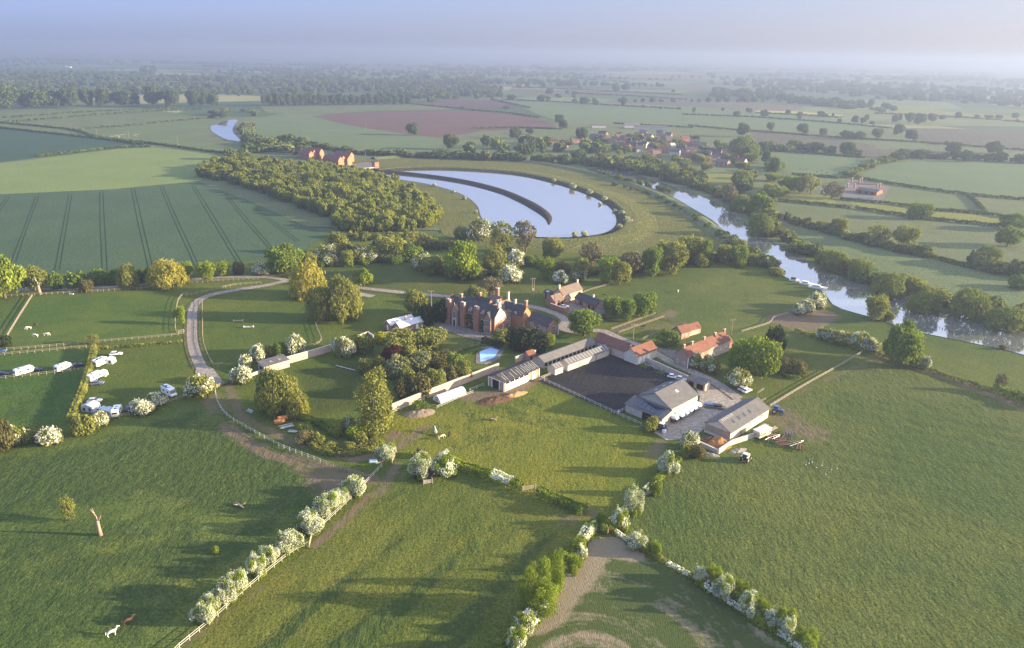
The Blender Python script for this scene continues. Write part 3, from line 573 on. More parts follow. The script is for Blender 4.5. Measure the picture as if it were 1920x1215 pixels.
# kind -> (object name, category, leaf material, crown pool, trunk pool, hides its foot)
KD = dict(
    oak=('oak_tree', 'tree', 'oak', 'round', TM), lime=('lime_tree', 'tree', 'lime', 'round', TM), olive=('ash_tree', 'tree', 'olive', 'round', TM), willow=('willow_tree', 'tree', 'willow', 'weep', TM),
    gwillow=('willow_tree', 'tree', 'olive', 'weep', TM), poplar=('poplar_tree', 'tree', 'olive', 'tall', TM), yew=('yew_tree', 'tree', 'dark', 'bush', TM), conifer=('conifer_tree', 'tree', 'dark', 'cone', TM), bronze=('bronze_tree', 'tree', 'brown', 'bush', TM),
    beech=('copper_beech', 'tree', 'copper', 'bush', TM), white=('whitebeam_tree', 'tree', 'grey', 'bush', TM), thin=('young_tree', 'tree', 'olive', 'sparse', TB), bare=('bare_tree', 'tree', 'bare', 'sparse', TB),
    hbush=('hawthorn_bush', 'hawthorn', 'olive', 'bush', None), bush=('shrub', 'shrub', 'oak', 'bush', None), obush=('shrub', 'shrub', 'olive', 'bush', None), bbush=('shrub', 'shrub', 'brown', 'bush', None), ybush=('shrub', 'shrub', 'yellow', 'bush', None), gbush=('shrub', 'shrub', 'lime', 'bush', None), dbush=('shrub', 'shrub', 'dark', 'bush', None),
    nbush=('shrub', 'shrub', 'lime', 'near', None), ntall=('willow_scrub', 'shrub', 'lime', 'willn', None),
    far=('broadleaf_tree', 'tree', 'far', 'farr', None), farx=('broadleaf_tree', 'tree', 'far', 'round', None), farl=('broadleaf_tree', 'tree', 'farl', 'farr', None), farb=('riverside_bush', 'shrub', 'reed', 'farb', None), farw=('broadleaf_tree', 'tree', 'farl', 'weep', None),
)
def slotmat(o, m):
    o.material_slots[0].link = 'OBJECT'; o.material_slots[0].material = m
TREES = []
def plant(kind, x, y, r, H, label, group=None, blossom=None, ry=None, z=0):
    nm, cat, lm, pool, tk = KD[kind]; i = len(TREES); rz = random.uniform(0, 2*PI); ry = ry or r*random.uniform(.88, 1.12)
    me = CM[pool][i % len(CM[pool])]
    if tk is None and blossom is None:
        o = link(nm, me, None, (x, y, z-.05), rz, (r, ry, H)); slotmat(o, LM[lm]); o = tag(o, label, cat, group)
    else:
        o = empty(nm, (x, y, z-.05), rz, label, cat, group)
        c = link('crown', me, o, scale=(r, ry, H)); slotmat(c, LM[lm])
        if blossom is not None:
            b = link('blossom', CM[blossom][i % len(CM[blossom])], o, scale=(r*1.03, ry*1.03, H*1.02)); slotmat(b, LM['blossom'])
        if tk: link('trunk', tk[i % len(tk)], o, scale=(r, r, H))
    TREES.append(o); return o
def T(kind, x0, y0, x1, y1, label, group=None, blossom=None, foot=None, low=None):
    """a plant from the outline it has in the photo; foot=1 when the photo shows where its trunk meets the ground"""
    xc = (x0+x1)/2; w = x1-x0; yb = y1; pool = KD[kind][3]
    for _ in range(4):
        gx, gy = G(xc, yb); s, cd, sn = S(gx, gy); r = w/2/s
        if not foot:
            lowk = .07 if pool in ('round', 'sparse', 'farr') else 0.0; Hh = max(.5, (yb-y0)/(s*cd)*.95); yb = y1-.62*r*s*sn+lowk*Hh*s*cd
    H = (yb-y0-.22*r*s*sn)/(s*cd); H = max(H, .35*r)
    return plant(kind, gx, gy, r, H, label, group, blossom)
def haw(x0, y0, x1, y1, label, group=None, full=True, near=False, kind=None):
    return T(kind or ('nbush' if near else 'hbush'), x0, y0, x1, y1, label, group, blossom=('blosn' if near else 'blosf') if full else 'blos')
def fix_name(o, nm, cat): o.name = nm; o['category'] = cat; return o
# ---------------- left: behind the lane
T('lime', -30, 480, 50, 560, 'big bright green tree at the left edge behind the paddock fence')
T('olive', 40, 500, 92, 546, 'olive green tree behind the pale dead trunk', foot=None)
for b in [(95, 511, 122, 544), (122, 510, 163, 541), (163, 505, 200, 535), (200, 504, 229, 535), (254, 505, 270, 532), (268, 504, 287, 532)]:
    T('bush', *b, 'dark green bush in the row between the lane and the wheat field', 'bushes between the lane and the wheat')
T('bbush', 147, 525, 175, 549, 'small round bronze bush in front of the lane')
T('gwillow', 222, 496, 261, 543, 'grey green drooping tree beside the yellow willow on the lane')
T('willow', 279, 485, 347, 542, 'big yellow weeping willow beside the lane left of the drive')
T('willow', 343, 516, 357, 531, 'little yellow shrub at the foot of the big willow')
for b, d in [((343, 491, 367, 520), 'small round lime tree right of the yellow willow'), ((373, 490, 406, 526), 'taller leafy lime tree, middle of the three small ones by the lane'), ((407, 491, 432, 518), 'neat small lime tree, third right of the yellow willow')]:
    T('lime', *b, d, foot=1)
T('brown' if 0 else 'bbush', 436, 490, 462, 515, 'dull brown bush between the small limes and the grey hawthorn')
haw(473, 492, 506, 518, 'greyish white hawthorn beside the drive junction', full=True)
T('lime', 329, 574, 349, 608, 'small bright tree on the rail fence at the drive bend', foot=1)
T('thin', 163, 624, 186, 646, 'spindly sapling by the two paddock fences', foot=1)
T('dbush', -14, 628, 21, 656, 'dark bush at the left edge of the horse paddock')
# ---------------- willows and park trees
T('oak', 497, 458, 572, 513, 'large dense oak at the corner of the wheat field'); T('olive', 558, 474, 598, 502, 'smaller tree right of the large oak')
T('willow', 545, 491, 613, 562, 'tall yellow willow at the drive junction')
T('gwillow', 574, 538, 630, 604, 'green drooping willow in front of the tall yellow one'); T('gwillow', 616, 520, 676, 606, 'pale green weeping willow overhanging the lawn')
T('lime', 664, 503, 701, 536, 'round lime tree alone on the grass by the drive', foot=1)
T('olive', 755, 545, 802, 590, 'soft olive tree between the white-roofed bungalow and the drive')
T('yew', 782, 573, 816, 612, 'black-green yew left of the manor forecourt'); T('yew', 808, 562, 846, 606, 'black-green yew touching the left end of the manor')
T('bare', 893, 520, 942, 562, 'brown half-bare tree behind the manor'); T('olive', 870, 535, 912, 572, 'dark tree behind the manor roof'); 
T('oak', 1061, 580, 1129, 633, 'large dark green oak right of the manor annexe', foot=None)
T('oak', 1128, 555, 1172, 600, 'green tree in front of the coach house, left of two'); T('oak', 1158, 560, 1192, 602, 'lower tree between the coach house and the paddock rails'); T('oak', 1186, 549, 1229, 595, 'rounded tree at the corner of the horse meadow')
T('oak', 1227, 617, 1273, 650, 'round green tree between red barn and small red cottage')
T('yew', 950, 612, 1000, 662, 'broad dark conifer before the manor'); T('yew', 985, 618, 1030, 665, 'second broad dark conifer, nearer the annexe'); T('lime', 1018, 626, 1042, 652, 'bright leafed edge of the evergreens below the annexe')
T('obush', 925, 618, 958, 645, 'bronze shrub at the manor corner by the clipped hedge')
# ---------------- garden
T('white', 620, 630, 668, 672, 'greyish flowering tree at the end of the garden wall', blossom='blos'); T('obush', 664, 627, 702, 664, 'rounded green shrub left of the yellow bush'); T('ybush', 698, 622, 734, 645, 'golden yellow bush by the white-roofed bungalow')
T('olive', 719, 618, 790, 668, 'broad olive tree on the garden lawn'); T('olive', 768, 614, 838, 662, 'pale olive tree right of its broad neighbour on the lawn')
T('beech', 713, 650, 761, 688, 'dark purple copper beech in the garden'); T('white', 719, 668, 772, 712, 'pale whitebeam below the copper beech'); T('white', 764, 660, 809, 702, 'pale green tree beside the whitebeam')
T('obush', 670, 671, 706, 702, 'rounded green bush beside the long plank on the lawn'); T('obush', 702, 668, 725, 700, 'dark shrub below the copper beech')
T('poplar', 668, 690, 741, 815, 'very tall poplar at the end of the walled garden', foot=None)
for b, k in zip([(738, 708, 772, 750), (764, 698, 812, 748), (796, 692, 838, 734), (824, 682, 864, 722), (850, 674, 890, 714), (800, 664, 842, 700), (752, 690, 782, 722), (835, 664, 868, 694)], ['bronze', 'bronze', 'olive', 'bronze', 'olive', 'bronze', 'obush', 'bush']):
    o_ = T(k, *b, 'rounded bronze green tree inside the garden wall' if k != 'bush' else 'darker green bush inside the garden wall', 'bronze green trees along the inside of the garden wall')
for k, (x, y) in enumerate([(751, 764), (771, 755), (792, 748), (812, 739), (848, 723), (872, 715), (893, 707)]):
    T('dbush', x-3, y-11, x+3, y, 'tiny dark cypress against the sunny side of the garden wall', 'cypresses along the garden wall', foot=1)
T('gwillow', 476, 694, 566, 782, 'large golden green willow above the pond'); T('gwillow', 530, 730, 580, 784, 'lower green willow overhanging the scrap pile')
haw(644, 780, 672, 808, 'greyish white hawthorn left of the tall poplar', full=False); T('gbush', 650, 798, 692, 826, 'bright shrub at the foot of the tall poplar')
for b in [(585, 812, 610, 836), (600, 830, 632, 848), (640, 828, 668, 846), (662, 812, 690, 838), (690, 805, 712, 822), (615, 792, 650, 815)]:
    T('obush', *b, 'scrubby bush round the dark pond', 'bushes round the pond')
T('bare', 552, 808, 584, 835, 'bare twiggy bush beside the pond')
T('bush', 773, 752, 806, 772, 'low leafy bush on the bare earth mound')
# ---------------- hawthorns round the drive and shed
haw(434, 686, 472, 722, 'creamy hawthorn nearest the drive gate, left of the long shed'); haw(446, 667, 472, 692, 'small white hawthorn between the creamy one and the shed'); haw(466, 647, 502, 680, 'white hawthorn behind the left end of the grey shed'); T('obush', 494, 648, 520, 672, 'green bush behind the grey shed roof'); T('bush', 510, 640, 538, 672, 'dark green bush left of the big white hawthorn'); haw(534, 629, 572, 670, 'big pure white hawthorn right of the grey shed')
haw(351, 702, 402, 745, 'rounded green hawthorn with scattered blossom by the drive gate', full=False)
haw(243, 748, 290, 780, 'white hawthorn beside the tents, left of a touching pair'); haw(277, 735, 314, 766, 'white hawthorn beside the lone motorhome, right of a touching pair')
haw(175, 770, 206, 801, 'white hawthorn on the corner by the caravan awning'); T('obush', 137, 776, 184, 818, 'large green bush at the foot of the clipped hedge')
haw(74, 802, 119, 836, 'bright white hawthorn left of the clipped hedge'); haw(21, 797, 50, 836, 'pale hawthorn among brown bushes near the left edge', full=False); T('bbush', -18, 785, 28, 850, 'brown bush cut by the left edge'); T('obush', 47, 806, 76, 832, 'low green bush between two hawthorns')
# ---------------- gate hawthorns, centre
haw(703, 832, 745, 864, 'white hawthorn beside the stacked hurdles', near=True); haw(764, 852, 808, 902, 'white hawthorn with green flank left of the field shelter', near=True); haw(806, 850, 862, 898, 'hawthorn with blossom on top and green below, right of the shelter', full=False, near=True)
T('bbush', 776, 842, 800, 860, 'brown twiggy bush behind the gate hawthorns')
FR_H = 'hawthorns along the white rail fence'
for b in [(643, 898, 682, 935), (622, 920, 654, 950), (592, 930, 632, 972), (557, 960, 606, 1003), (522, 1000, 563, 1042), (494, 1028, 523, 1062), (467, 1046, 500, 1084), (416, 1079, 460, 1130), (402, 1100, 432, 1138), (382, 1116, 412, 1152), (364, 1136, 400, 1176)]:
    b = (b[0]-5, b[1]-4, b[2]+4, b[3]+1); haw(*b, 'white hawthorn on the white rail fence running to the bottom edge', FR_H, near=True)
T('thin', 116, 928, 146, 975, 'small pale twiggy tree left of the dead trunk', foot=1); T('gbush', 397, 1024, 411, 1040, 'tiny green shoot on a stump in the left field')
# ---------------- bottom junction
J = 'bushes where the hedges meet'
for k, b in [('h', (1098, 978, 1122, 1003)), ('b', (1116, 960, 1142, 990)), ('b', (1120, 975, 1152, 1000))]:
    (haw(*b, 'hawthorn with a few white sprays at the meeting of the hedges', J, full=False, near=True) if k == 'h' else T('nbush', *b, 'dark green bush at the meeting of the hedges', J))
haw(1145, 955, 1182, 998, 'blossoming hawthorn next above the hedge junction', full=False, near=True); haw(1171, 915, 1207, 968, 'tall white hawthorn on the lane side of the big field', near=True); haw(1233, 848, 1273, 895, 'white hawthorn halfway up the lane hedge to the farmyard', near=True)
T('nbush', 1216, 890, 1242, 932, 'thin yellow green bush below the lane hawthorn'); haw(1271, 812, 1309, 846, 'white hawthorn beside the dung heap'); T('bbush', 1290, 834, 1326, 862, 'reddish brown bush below the dung heap'); T('obush', 1272, 832, 1296, 858, 'green bush left of the reddish brown one')
T('obush', 1203, 780, 1236, 813, 'round bush at the yard corner by the riding arena fence')
haw(1171, 997, 1213, 1032, 'white hawthorn on the low hedge right of the junction', near=True); T('nbush', 1212, 1014, 1240, 1046, 'yellow green bush right of that low hedge hawthorn')
for b in [(1298, 1060, 1331, 1096), (1331, 1082, 1373, 1130), (1378, 1110, 1428, 1160), (1426, 1142, 1460, 1180), (1455, 1158, 1491, 1198)]:
    haw(*b, 'white hawthorn with a yellow green top in the bottom right hedge', 'hawthorns in the bottom right hedge', full=True, near=True)
for b in [(1318, 1060, 1352, 1100), (1350, 1080, 1385, 1118), (1370, 1090, 1412, 1135), (1410, 1122, 1450, 1160), (1450, 1140, 1488, 1185)]:
    T('nbush', *b, 'yellow green thicket behind the bottom right hawthorns', 'thickets in the bottom right hedge')
T('nbush', 1484, 1178, 1532, 1222, 'dark rounded bush at the bottom edge, end of the hedge')
for b in [(968, 1060, 1012, 1150), (1000, 1048, 1035, 1140), (1022, 1030, 1062, 1110), (990, 1090, 1050, 1165)]:
    T('ntall', *b, 'tall yellow green willow scrub in the bottom hedge', 'willow scrub in the bottom hedge')
for b in [(962, 1150, 1005, 1195), (945, 1180, 985, 1230)]: haw(*b, 'hedge hawthorn with white sprays at the bottom edge', 'hawthorns at the bottom edge', full=False, near=True)
haw(1078, 1018, 1102, 1052, 'white sprays in the hedge left of the bare soil', full=False, near=True); T('nbush', 1062, 1040, 1092, 1080, 'green hedge bush left of the bare soil')
# ---------------- right of the farm
T('yew', 1428, 615, 1478, 672, 'very dark evergreen behind the farm cottages'); T('lime', 1360, 640, 1412, 700, 'green maple in front of the cottage row, left of two'); T('lime', 1385, 636, 1452, 708, 'brightest big maple right of the cottage row')
haw(1290, 664, 1322, 694, 'greyish hawthorn before the cottage gable', full=False); haw(1312, 668, 1348, 702, 'hawthorn with drooping blossom below the cottages', full=False); haw(1357, 690, 1407, 728, 'wide hawthorn beside the track below the big maple', full=False)
T('bare', 1445, 664, 1478, 700, 'bronze scrub below the dark evergreen'); T('bbush', 1470, 676, 1512, 706, 'brownish bush by the paddock rail right of the maple')
T('oak', 1644, 602, 1729, 686, 'huge spreading oak by the corner of the big field'); haw(1722, 668, 1744, 692, 'small white hawthorn at the foot of the huge oak')
for b in [(1530, 611, 1560, 640), (1556, 618, 1594, 648), (1590, 622, 1628, 656), (1615, 632, 1650, 662)]: haw(*b, 'hawthorn in the hedge left of the huge oak', 'hawthorns left of the huge oak', full=False)
haw(1486, 570, 1510, 592, 'white hawthorn nearest the meadow, in the riverside clump'); haw(1498, 560, 1527, 588, 'big white hawthorn in the middle of the riverside clump'); haw(1514, 550, 1550, 580, 'white hawthorn nearest the boats')
T('olive', 1620, 555, 1664, 602, 'rounded willow standing on the near river bank'); T('obush', 1648, 580, 1676, 602, 'low bush beside the riverbank willow'); T('bbush', 1874, 646, 1886, 656, 'small round golden bush on the near river bank')
T('bare', 1862, 698, 1884, 734, 'leafless dead tree in the hedge at the right edge', foot=1)
# ---------------- belt north of the manor
B1 = 'bushes between the wheat field and the park'
for k, b in [('h', (590, 460, 636, 486)), ('h', (604, 476, 636, 500)), ('o', (612, 436, 652, 476)), ('h', (655, 466, 690, 494)), ('h', (676, 462, 716, 492)), ('o', (700, 445, 766, 488)), ('o', (640, 470, 664, 498)), ('g', (735, 455, 792, 488)), ('b', (560, 480, 600, 502)), ('o', (752, 436, 800, 470)), ('h', (770, 478, 815, 508)), ('o', (786, 480, 830, 516))]:
    if k == 'h': haw(*b, 'hawthorn with grey white blossom in the belt north of the park', B1, full=False)
    else: T({'o': 'olive', 'g': 'oak', 'b': 'obush'}[k], *b, 'green tree in the belt north of the park', B1)
T('lime', 828, 452, 906, 528, 'big bright green oak north of the manor'); T('olive', 900, 462, 950, 512, 'olive tree right of the big bright oak')
T('white', 873, 412, 918, 454, 'flowering tree at the reservoir corner', blossom='blos'); T('obush', 850, 425, 880, 450, 'grey bush left of the reservoir corner tree')
haw(948, 470, 984, 502, 'grey white hawthorn above a whiter one, north of the manor'); haw(938, 497, 982, 532, 'white hawthorn by the power pole north of the manor')
T('thin', 915, 414, 970, 474, 'thin olive tree against the reservoir water'); T('bare', 965, 414, 1007, 472, 'bare tree with open crown against the reservoir water', foot=1); T('olive', 1013, 446, 1056, 490, 'loose willow right of the bare tree by the reservoir')
T('oak', 1007, 485, 1043, 524, 'dark green tree above the power pole'); haw(1036, 508, 1067, 534, 'white hawthorn behind the coach house'); haw(1070, 500, 1098, 528, 'grey hawthorn right of the coach house chimney', full=False)
B2 = 'trees between the reservoir and the horse meadow'
for k, b in [('olive', (1075, 484, 1102, 524)), ('bare', (1086, 456, 1134, 500)), ('lime', (1120, 484, 1160, 532)), ('olive', (1140, 488, 1182, 534)), ('bare', (1160, 470, 1204, 520)), ('oak', (1198, 462, 1242, 518)), ('olive', (1228, 452, 1288, 514)), ('olive', (1268, 442, 1318, 492)), ('oak', (1306, 450, 1338, 496)), ('obush', (1300, 474, 1330, 502)), ('olive', (1338, 458, 1372, 492)), ('oak', (1366, 460, 1400, 500)), ('obush', (1396, 475, 1422, 498)), ('obush', (1412, 480, 1442, 500))]:
    T(k, *b, {'bare': 'brownish half bare', 'olive': 'olive green', 'lime': 'bright green', 'oak': 'dark green', 'obush': 'low bushy'}[k]+' tree between the reservoir and the horse meadow', B2)
R_ = 'little hawthorns round the reservoir'
for (x, y, w) in [(1039, 343, 10), (1075, 355, 14), (1106, 366, 13), (1133, 378, 12), (1165, 404, 12), (1176, 420, 17), (1162, 430, 13), (1078, 444, 12), (1096, 443, 13), (1125, 385, 8), (1152, 398, 8), (870, 375, 9), (892, 400, 8), (815, 350, 8), (850, 362, 7)]:
    haw(x-w/2, y-w*.8, x+w/2, y, 'small white hawthorn on the reservoir bank', R_)
# ---------------- river banks
def along(pts, n, kind, w, h, label, group, jit=5, seed=1, cat=None):
    rr = random.Random(seed); P = smooth(g_(pts), 6); D = [0]
    for a, b in zip(P[:-1], P[1:]): D.append(D[-1]+float(np.linalg.norm(b-a)))
    for i in range(n):
        d = D[-1]*(i+rr.uniform(.1, .9))/n; k = max(j for j in range(len(D)-1) if D[j] <= d); t = (d-D[k])/(D[k+1]-D[k]+1e-9); p = P[k]*(1-t)+P[k+1]*t
        kk = rr.choice(kind) if isinstance(kind, (list, tuple)) else kind; r = w*rr.uniform(.65, 1.3); hh = h*rr.uniform(.6, 1.35)
        plant(kk, p[0]+rr.uniform(-jit, jit), p[1]+rr.uniform(-jit, jit), r, hh, label, group)
UND = 'understorey bushes'
along([(575, 500), (640, 500), (700, 492), (790, 490), (840, 520), (905, 512), (950, 500)], 34, ['obush', 'bush', 'farb'], 4.2, 4.2, 'low bush in the belt north of the park', UND+' north of the park', 4, 51)
along([(640, 474), (720, 468), (800, 466), (850, 458)], 16, ['obush', 'bush', 'bbush'], 4.5, 4.8, 'bush in the upper belt below the young plantation', UND+' below the plantation', 5, 52)
along([(930, 480), (1010, 500), (1080, 510), (1150, 520), (1200, 505), (1250, 500), (1320, 490), (1400, 492), (1440, 496)], 40, ['obush', 'bush', 'bbush'], 4.4, 4.6, 'low bush under the trees by the horse meadow', UND+' by the horse meadow', 4, 53)
along([(760, 655), (800, 688), (845, 684)], 9, ['obush', 'bbush'], 3.5, 4.5, 'bush filling the garden shrubbery', UND+' in the garden', 4, 54)
along([(1120, 298), (1180, 314), (1230, 330), (1300, 350), (1385, 385), (1432, 414), (1455, 440), (1500, 468), (1545, 492), (1600, 515), (1680, 538), (1740, 562), (1800, 578), (1880, 596), (1990, 622)], 64, ['farb', 'farb', 'farb', 'obush'], 6.5, 6.8, 'bush overhanging the far bank of the river', 'bushes on the far river bank', 2.5, 3)
for b in [(1590, 490, 1640, 530), (1540, 470, 1590, 512), (1700, 545, 1760, 590), (1780, 540, 1850, 600), (1850, 575, 1925, 625), (1400, 400, 1450, 445), (1366, 365, 1408, 398), (1236, 306, 1270, 340), (1285, 316, 1308, 338), (1630, 510, 1690, 560)]:
    T('farw', *b, 'soft green willow on the far bank of the river', 'willows on the far river bank')
T('bare', 1352, 346, 1382, 384, 'reddish bare willow on the far bank at the river bend'); T('oak', 1395, 360, 1450, 405, 'dark tree group at the river bend below the village')
along([(1120, 326), (1160, 338), (1200, 346), (1225, 352), (1262, 362)], 16, ['farb', 'farw'], 3.6, 4.2, 'bush hiding the river at the village bend', 'bushes at the village bend', 2, 57)
along([(1140, 346), (1205, 360), (1252, 380), (1294, 404), (1335, 432)], 18, 'farb', 3.0, 2.6, 'low bush on the near river bank by the reservoir', 'bushes on the near river bank', 1.5, 5)
along([(1355, 440), (1385, 470), (1420, 488), (1460, 520)], 12, ['farb', 'obush'], 5.0, 5.0, 'rounded bush on the near bank above the boats', 'bushes above the boats', 2, 6)
# far river, village, waterworks
along([(470, 235), (460, 250), (478, 265), (520, 280), (560, 292), (610, 296)], 22, ['farb', 'farl'], 8, 8, 'bush beside the far bend of the river', 'bushes at the far river bend', 5, 7)
along([(440, 300), (470, 290), (500, 282), (540, 272)], 9, ['farl', 'far'], 9, 10, 'tree near the waterworks at the far bend', 'trees near the waterworks', 6, 8)
along([(395, 222), (415, 212), (440, 208), (470, 212), (480, 220)], 9, ['farb', 'far'], 8, 8, 'bush beyond the far bend of the river', 'bushes beyond the far bend', 6, 9)
along([(560, 268), (640, 285), (720, 292), (820, 297)], 34, 'farb', 6, 6, 'bush in the dense hedge behind the waterworks', 'hedge bushes behind the waterworks', 3, 10)
along([(820, 297), (930, 300), (1030, 304), (1120, 312)], 30, ['farb', 'farb', 'far'], 7, 7.5, 'bush in the dark belt between reservoir and village', 'dark belt between reservoir and village', 5, 11)
for b in [(968, 290, 984, 302), (1007, 289, 1030, 305), (1055, 296, 1070, 309)]: T('farw', *b, 'yellow green round willow behind the reservoir', 'yellow willows behind the reservoir')
def grove(pts, n, kinds, r, h, label, group, seed=1, avoid=()):
    rr = random.Random(seed); P = poly(pts); lo, hi = P.min(0), P.max(0); k = 0; out = []
    while k < n:
        x, y = rr.uniform(lo[0], hi[0]), rr.uniform(lo[1], hi[1])
        if sdist(P, np.array([[x]]), np.array([[y]]))[0, 0] < 0: continue
        k += 1; plant(rr.choice(kinds), x, y, r*rr.uniform(.7, 1.35), h*rr.uniform(.7, 1.3), label, group)
grove([(870, 272), (1000, 268), (1120, 275), (1140, 300), (1040, 298), (880, 292)], 22, ['far', 'farl', 'far'], 7, 11, 'garden tree at the left end of the village', 'trees left of the village', 21)
grove([(1100, 255), (1300, 262), (1420, 300), (1400, 330), (1280, 325), (1140, 300)], 78, ['far', 'farl', 'oak', 'olive'], 5.5, 7, 'tree among the village houses', 'village trees', 22)
grove([(1150, 300), (1250, 318), (1330, 345), (1300, 352), (1200, 330), (1120, 312)], 30, ['far', 'farb', 'farl'], 7, 9, 'tree between the village and the river', 'trees between village and river', 23)
grove([(1400, 290), (1440, 300), (1500, 345), (1450, 400), (1400, 380), (1380, 340)], 22, ['far', 'oak', 'farl', 'olive'], 7, 10, 'tree right of the village above the river', 'trees right of the village', 24)
T('farw', 1365, 256, 1420, 300, 'big yellow green willow behind the white gabled house'); T('farx', 832, 252, 862, 280, 'dark rounded tree left of the village, above the reservoir'); T('farx', 762, 231, 786, 253, 'lone round tree on the edge of the red ploughed field')
# meadow trees on the right
for b, k, d in [((1700, 381, 1741, 411), 'oak', 'single round oak in the meadow hedge right of the building site'), ((1875, 400, 1925, 432), 'oak', 'dark oak at the right edge, upper of two'), ((1863, 425, 1912, 463), 'oak', 'dark oak near the right edge, lower of two'), ((1460, 330, 1496, 360), 'oak', 'dark tree, left of the group in the pale meadow'), ((1488, 332, 1510, 362), 'olive', 'middle tree of the group in the pale meadow'), ((1502, 328, 1536, 364), 'thin', 'open crowned tree of the group in the pale meadow'), ((1536, 340, 1582, 372), 'bare', 'reddish bare trees beside the building site'), ((1625, 420, 1670, 455), 'thin', 'open grey tree in the bushy hedge across the river'), ((1668, 423, 1718, 462), 'olive', 'full tree beside the open grey one'), ((1555, 408, 1588, 440), 'olive', 'small tree at the left of the bushy hedge'), ((1825, 460, 1875, 500), 'farw', 'yellow green tree at the right end of the bushy hedge'), ((1890, 515, 1935, 545), 'bush', 'dark hedge tree at the right edge')]:
    T(k, *b, d)
along([(1465, 408), (1500, 422), (1560, 438), (1600, 450)], 14, ['farb', 'obush'], 4.5, 5, 'bush in the broken hedge across the river', 'bushes in the broken hedge', 2, 31)
along([(1610, 452), (1680, 470), (1745, 482)], 16, ['farb', 'obush'], 5, 5, 'bush under the two meadow trees across the river', 'bushes under the meadow trees', 2, 32)
along([(1830, 500), (1870, 512), (1960, 524)], 11, 'farb', 6, 7, 'dark bush in the hedge at the right edge', 'hedge bushes at the right edge', 2, 33)
for (x, y) in [(1472, 412), (1586, 444), (1612, 448)]: haw(x-8, y-12, x+8, y, 'small hawthorn in the hedge across the river', 'hawthorns across the river')
along([(1675, 303), (1700, 296), (1760, 298), (1840, 301), (1920, 306), (2000, 309)], 26, 'far', 7, 8, 'tree in the dense row above the pale field on the right', 'dense row above the pale field', 3, 34)
along([(1590, 335), (1610, 322), (1640, 310), (1672, 302)], 14, ['farl', 'farb'], 6, 6, 'tree in the short slanting row beside the pale field', 'short slanting row of trees', 2, 35)
along([(1425, 285), (1500, 283), (1590, 290), (1610, 293)], 18, ['far', 'farl'], 7, 9, 'tree in the row beyond the cattle field', 'row beyond the cattle field', 6, 36)
FARL = [(1280, [(305, 480, 40, 35), (373, 455, 40, 28), (460, 478, 50, 40), (590, 465, 32, 28), (655, 495, 35, 45), (775, 478, 40, 32), (805, 480, 30, 20), (845, 475, 18, 18), (335, 590, 75, 75), (493, 555, 50, 45), (675, 572, 70, 55), (788, 583, 45, 40), (880, 513, 25, 25), (965, 515, 45, 45), (1015, 515, 40, 35), (1035, 495, 30, 30), (1065, 523, 25, 22), (920, 600, 80, 45), (990, 605, 70, 45), (1092, 600, 70, 55), (1210, 580, 60, 60), (1285, 610, 65, 60), (1190, 510, 35, 45), (1215, 500, 35, 35), (1270, 510, 50, 55), (1330, 520, 70, 60), (1400, 505, 45, 45), (1460, 493, 40, 25), (1550, 488, 40, 38), (1655, 485, 30, 20), (1720, 485, 50, 18), (1780, 487, 40, 20), (1870, 485, 40, 30), (1880, 505, 20, 15), (610, 670, 65, 60), (920, 690, 90, 70), (1515, 680, 80, 60), (1750, 685, 90, 70), (1590, 730, 70, 50), (1340, 720, 40, 30), (1855, 730, 40, 22), (1480, 635, 25, 22), (465, 740, 60, 80), (510, 800, 60, 90), (60, 455, 25, 30), (225, 445, 20, 20)]),
        (640, [(1365, 410, 50, 42), (1433, 413, 38, 28), (1120, 390, 55, 35), (1165, 392, 30, 30), (958, 383, 55, 30), (1168, 353, 55, 35), (1270, 350, 28, 24), (1310, 360, 40, 28), (995, 318, 35, 27), (1048, 315, 30, 27), (1137, 320, 32, 30), (1165, 285, 28, 20), (1340, 322, 25, 18), (1375, 288, 25, 18), (1262, 263, 22, 20), (1545, 335, 50, 42), (1600, 330, 50, 38), (1585, 420, 30, 40), (1695, 428, 25, 18), (1795, 435, 20, 15), (1900, 438, 20, 16), (1865, 340, 25, 18), (1790, 310, 35, 18), (490, 272, 55, 32), (1225, 510, 60, 45), (1250, 545, 50, 50), (980, 600, 80, 60), (1060, 575, 45, 35), (1350, 620, 80, 80)])]
for x0, Ls in FARL:
    for (x, y, w, h) in Ls:
        xx, yy = x0+x/3, 60+y/3; band = 'beyond the red field' if xx < 1060 else ('in the distant hedgerows beyond the village' if xx < 1400 else ('in the hedgerows at the far right' if yy > 235 else 'in the hazy fields at the upper right'))
        T('farx', xx-w/6, yy-h/3, xx+w/6, yy, 'dark field tree '+band, 'field trees '+band, foot=1)
FL = [(8, 65, 205, 46), (70, 60, 203, 34), (105, 40, 202, 30), (132, 36, 202, 40), (165, 30, 200, 32), (197, 34, 200, 34), (232, 34, 200, 30), (250, 26, 199, 30), (290, 36, 200, 38), (325, 34, 201, 32), (365, 30, 199, 30), (385, 26, 199, 28), (402, 20, 199, 24), (415, 24, 222, 14)]
for (x, w, y, h) in FL: T('farx', x-w/2, y-h, x+w/2, y, 'dark tree in the front row beyond the upper left fields', 'front row of trees, upper left', foot=1)
for i, x in enumerate(np.linspace(496, 765, 24)): T('farx', x-8, 178+(x-500)*.012-(i*7 % 5), x+8, 199-(x-496)*.012, 'tree in the straight row above the red field', 'straight row above the red field', foot=1)
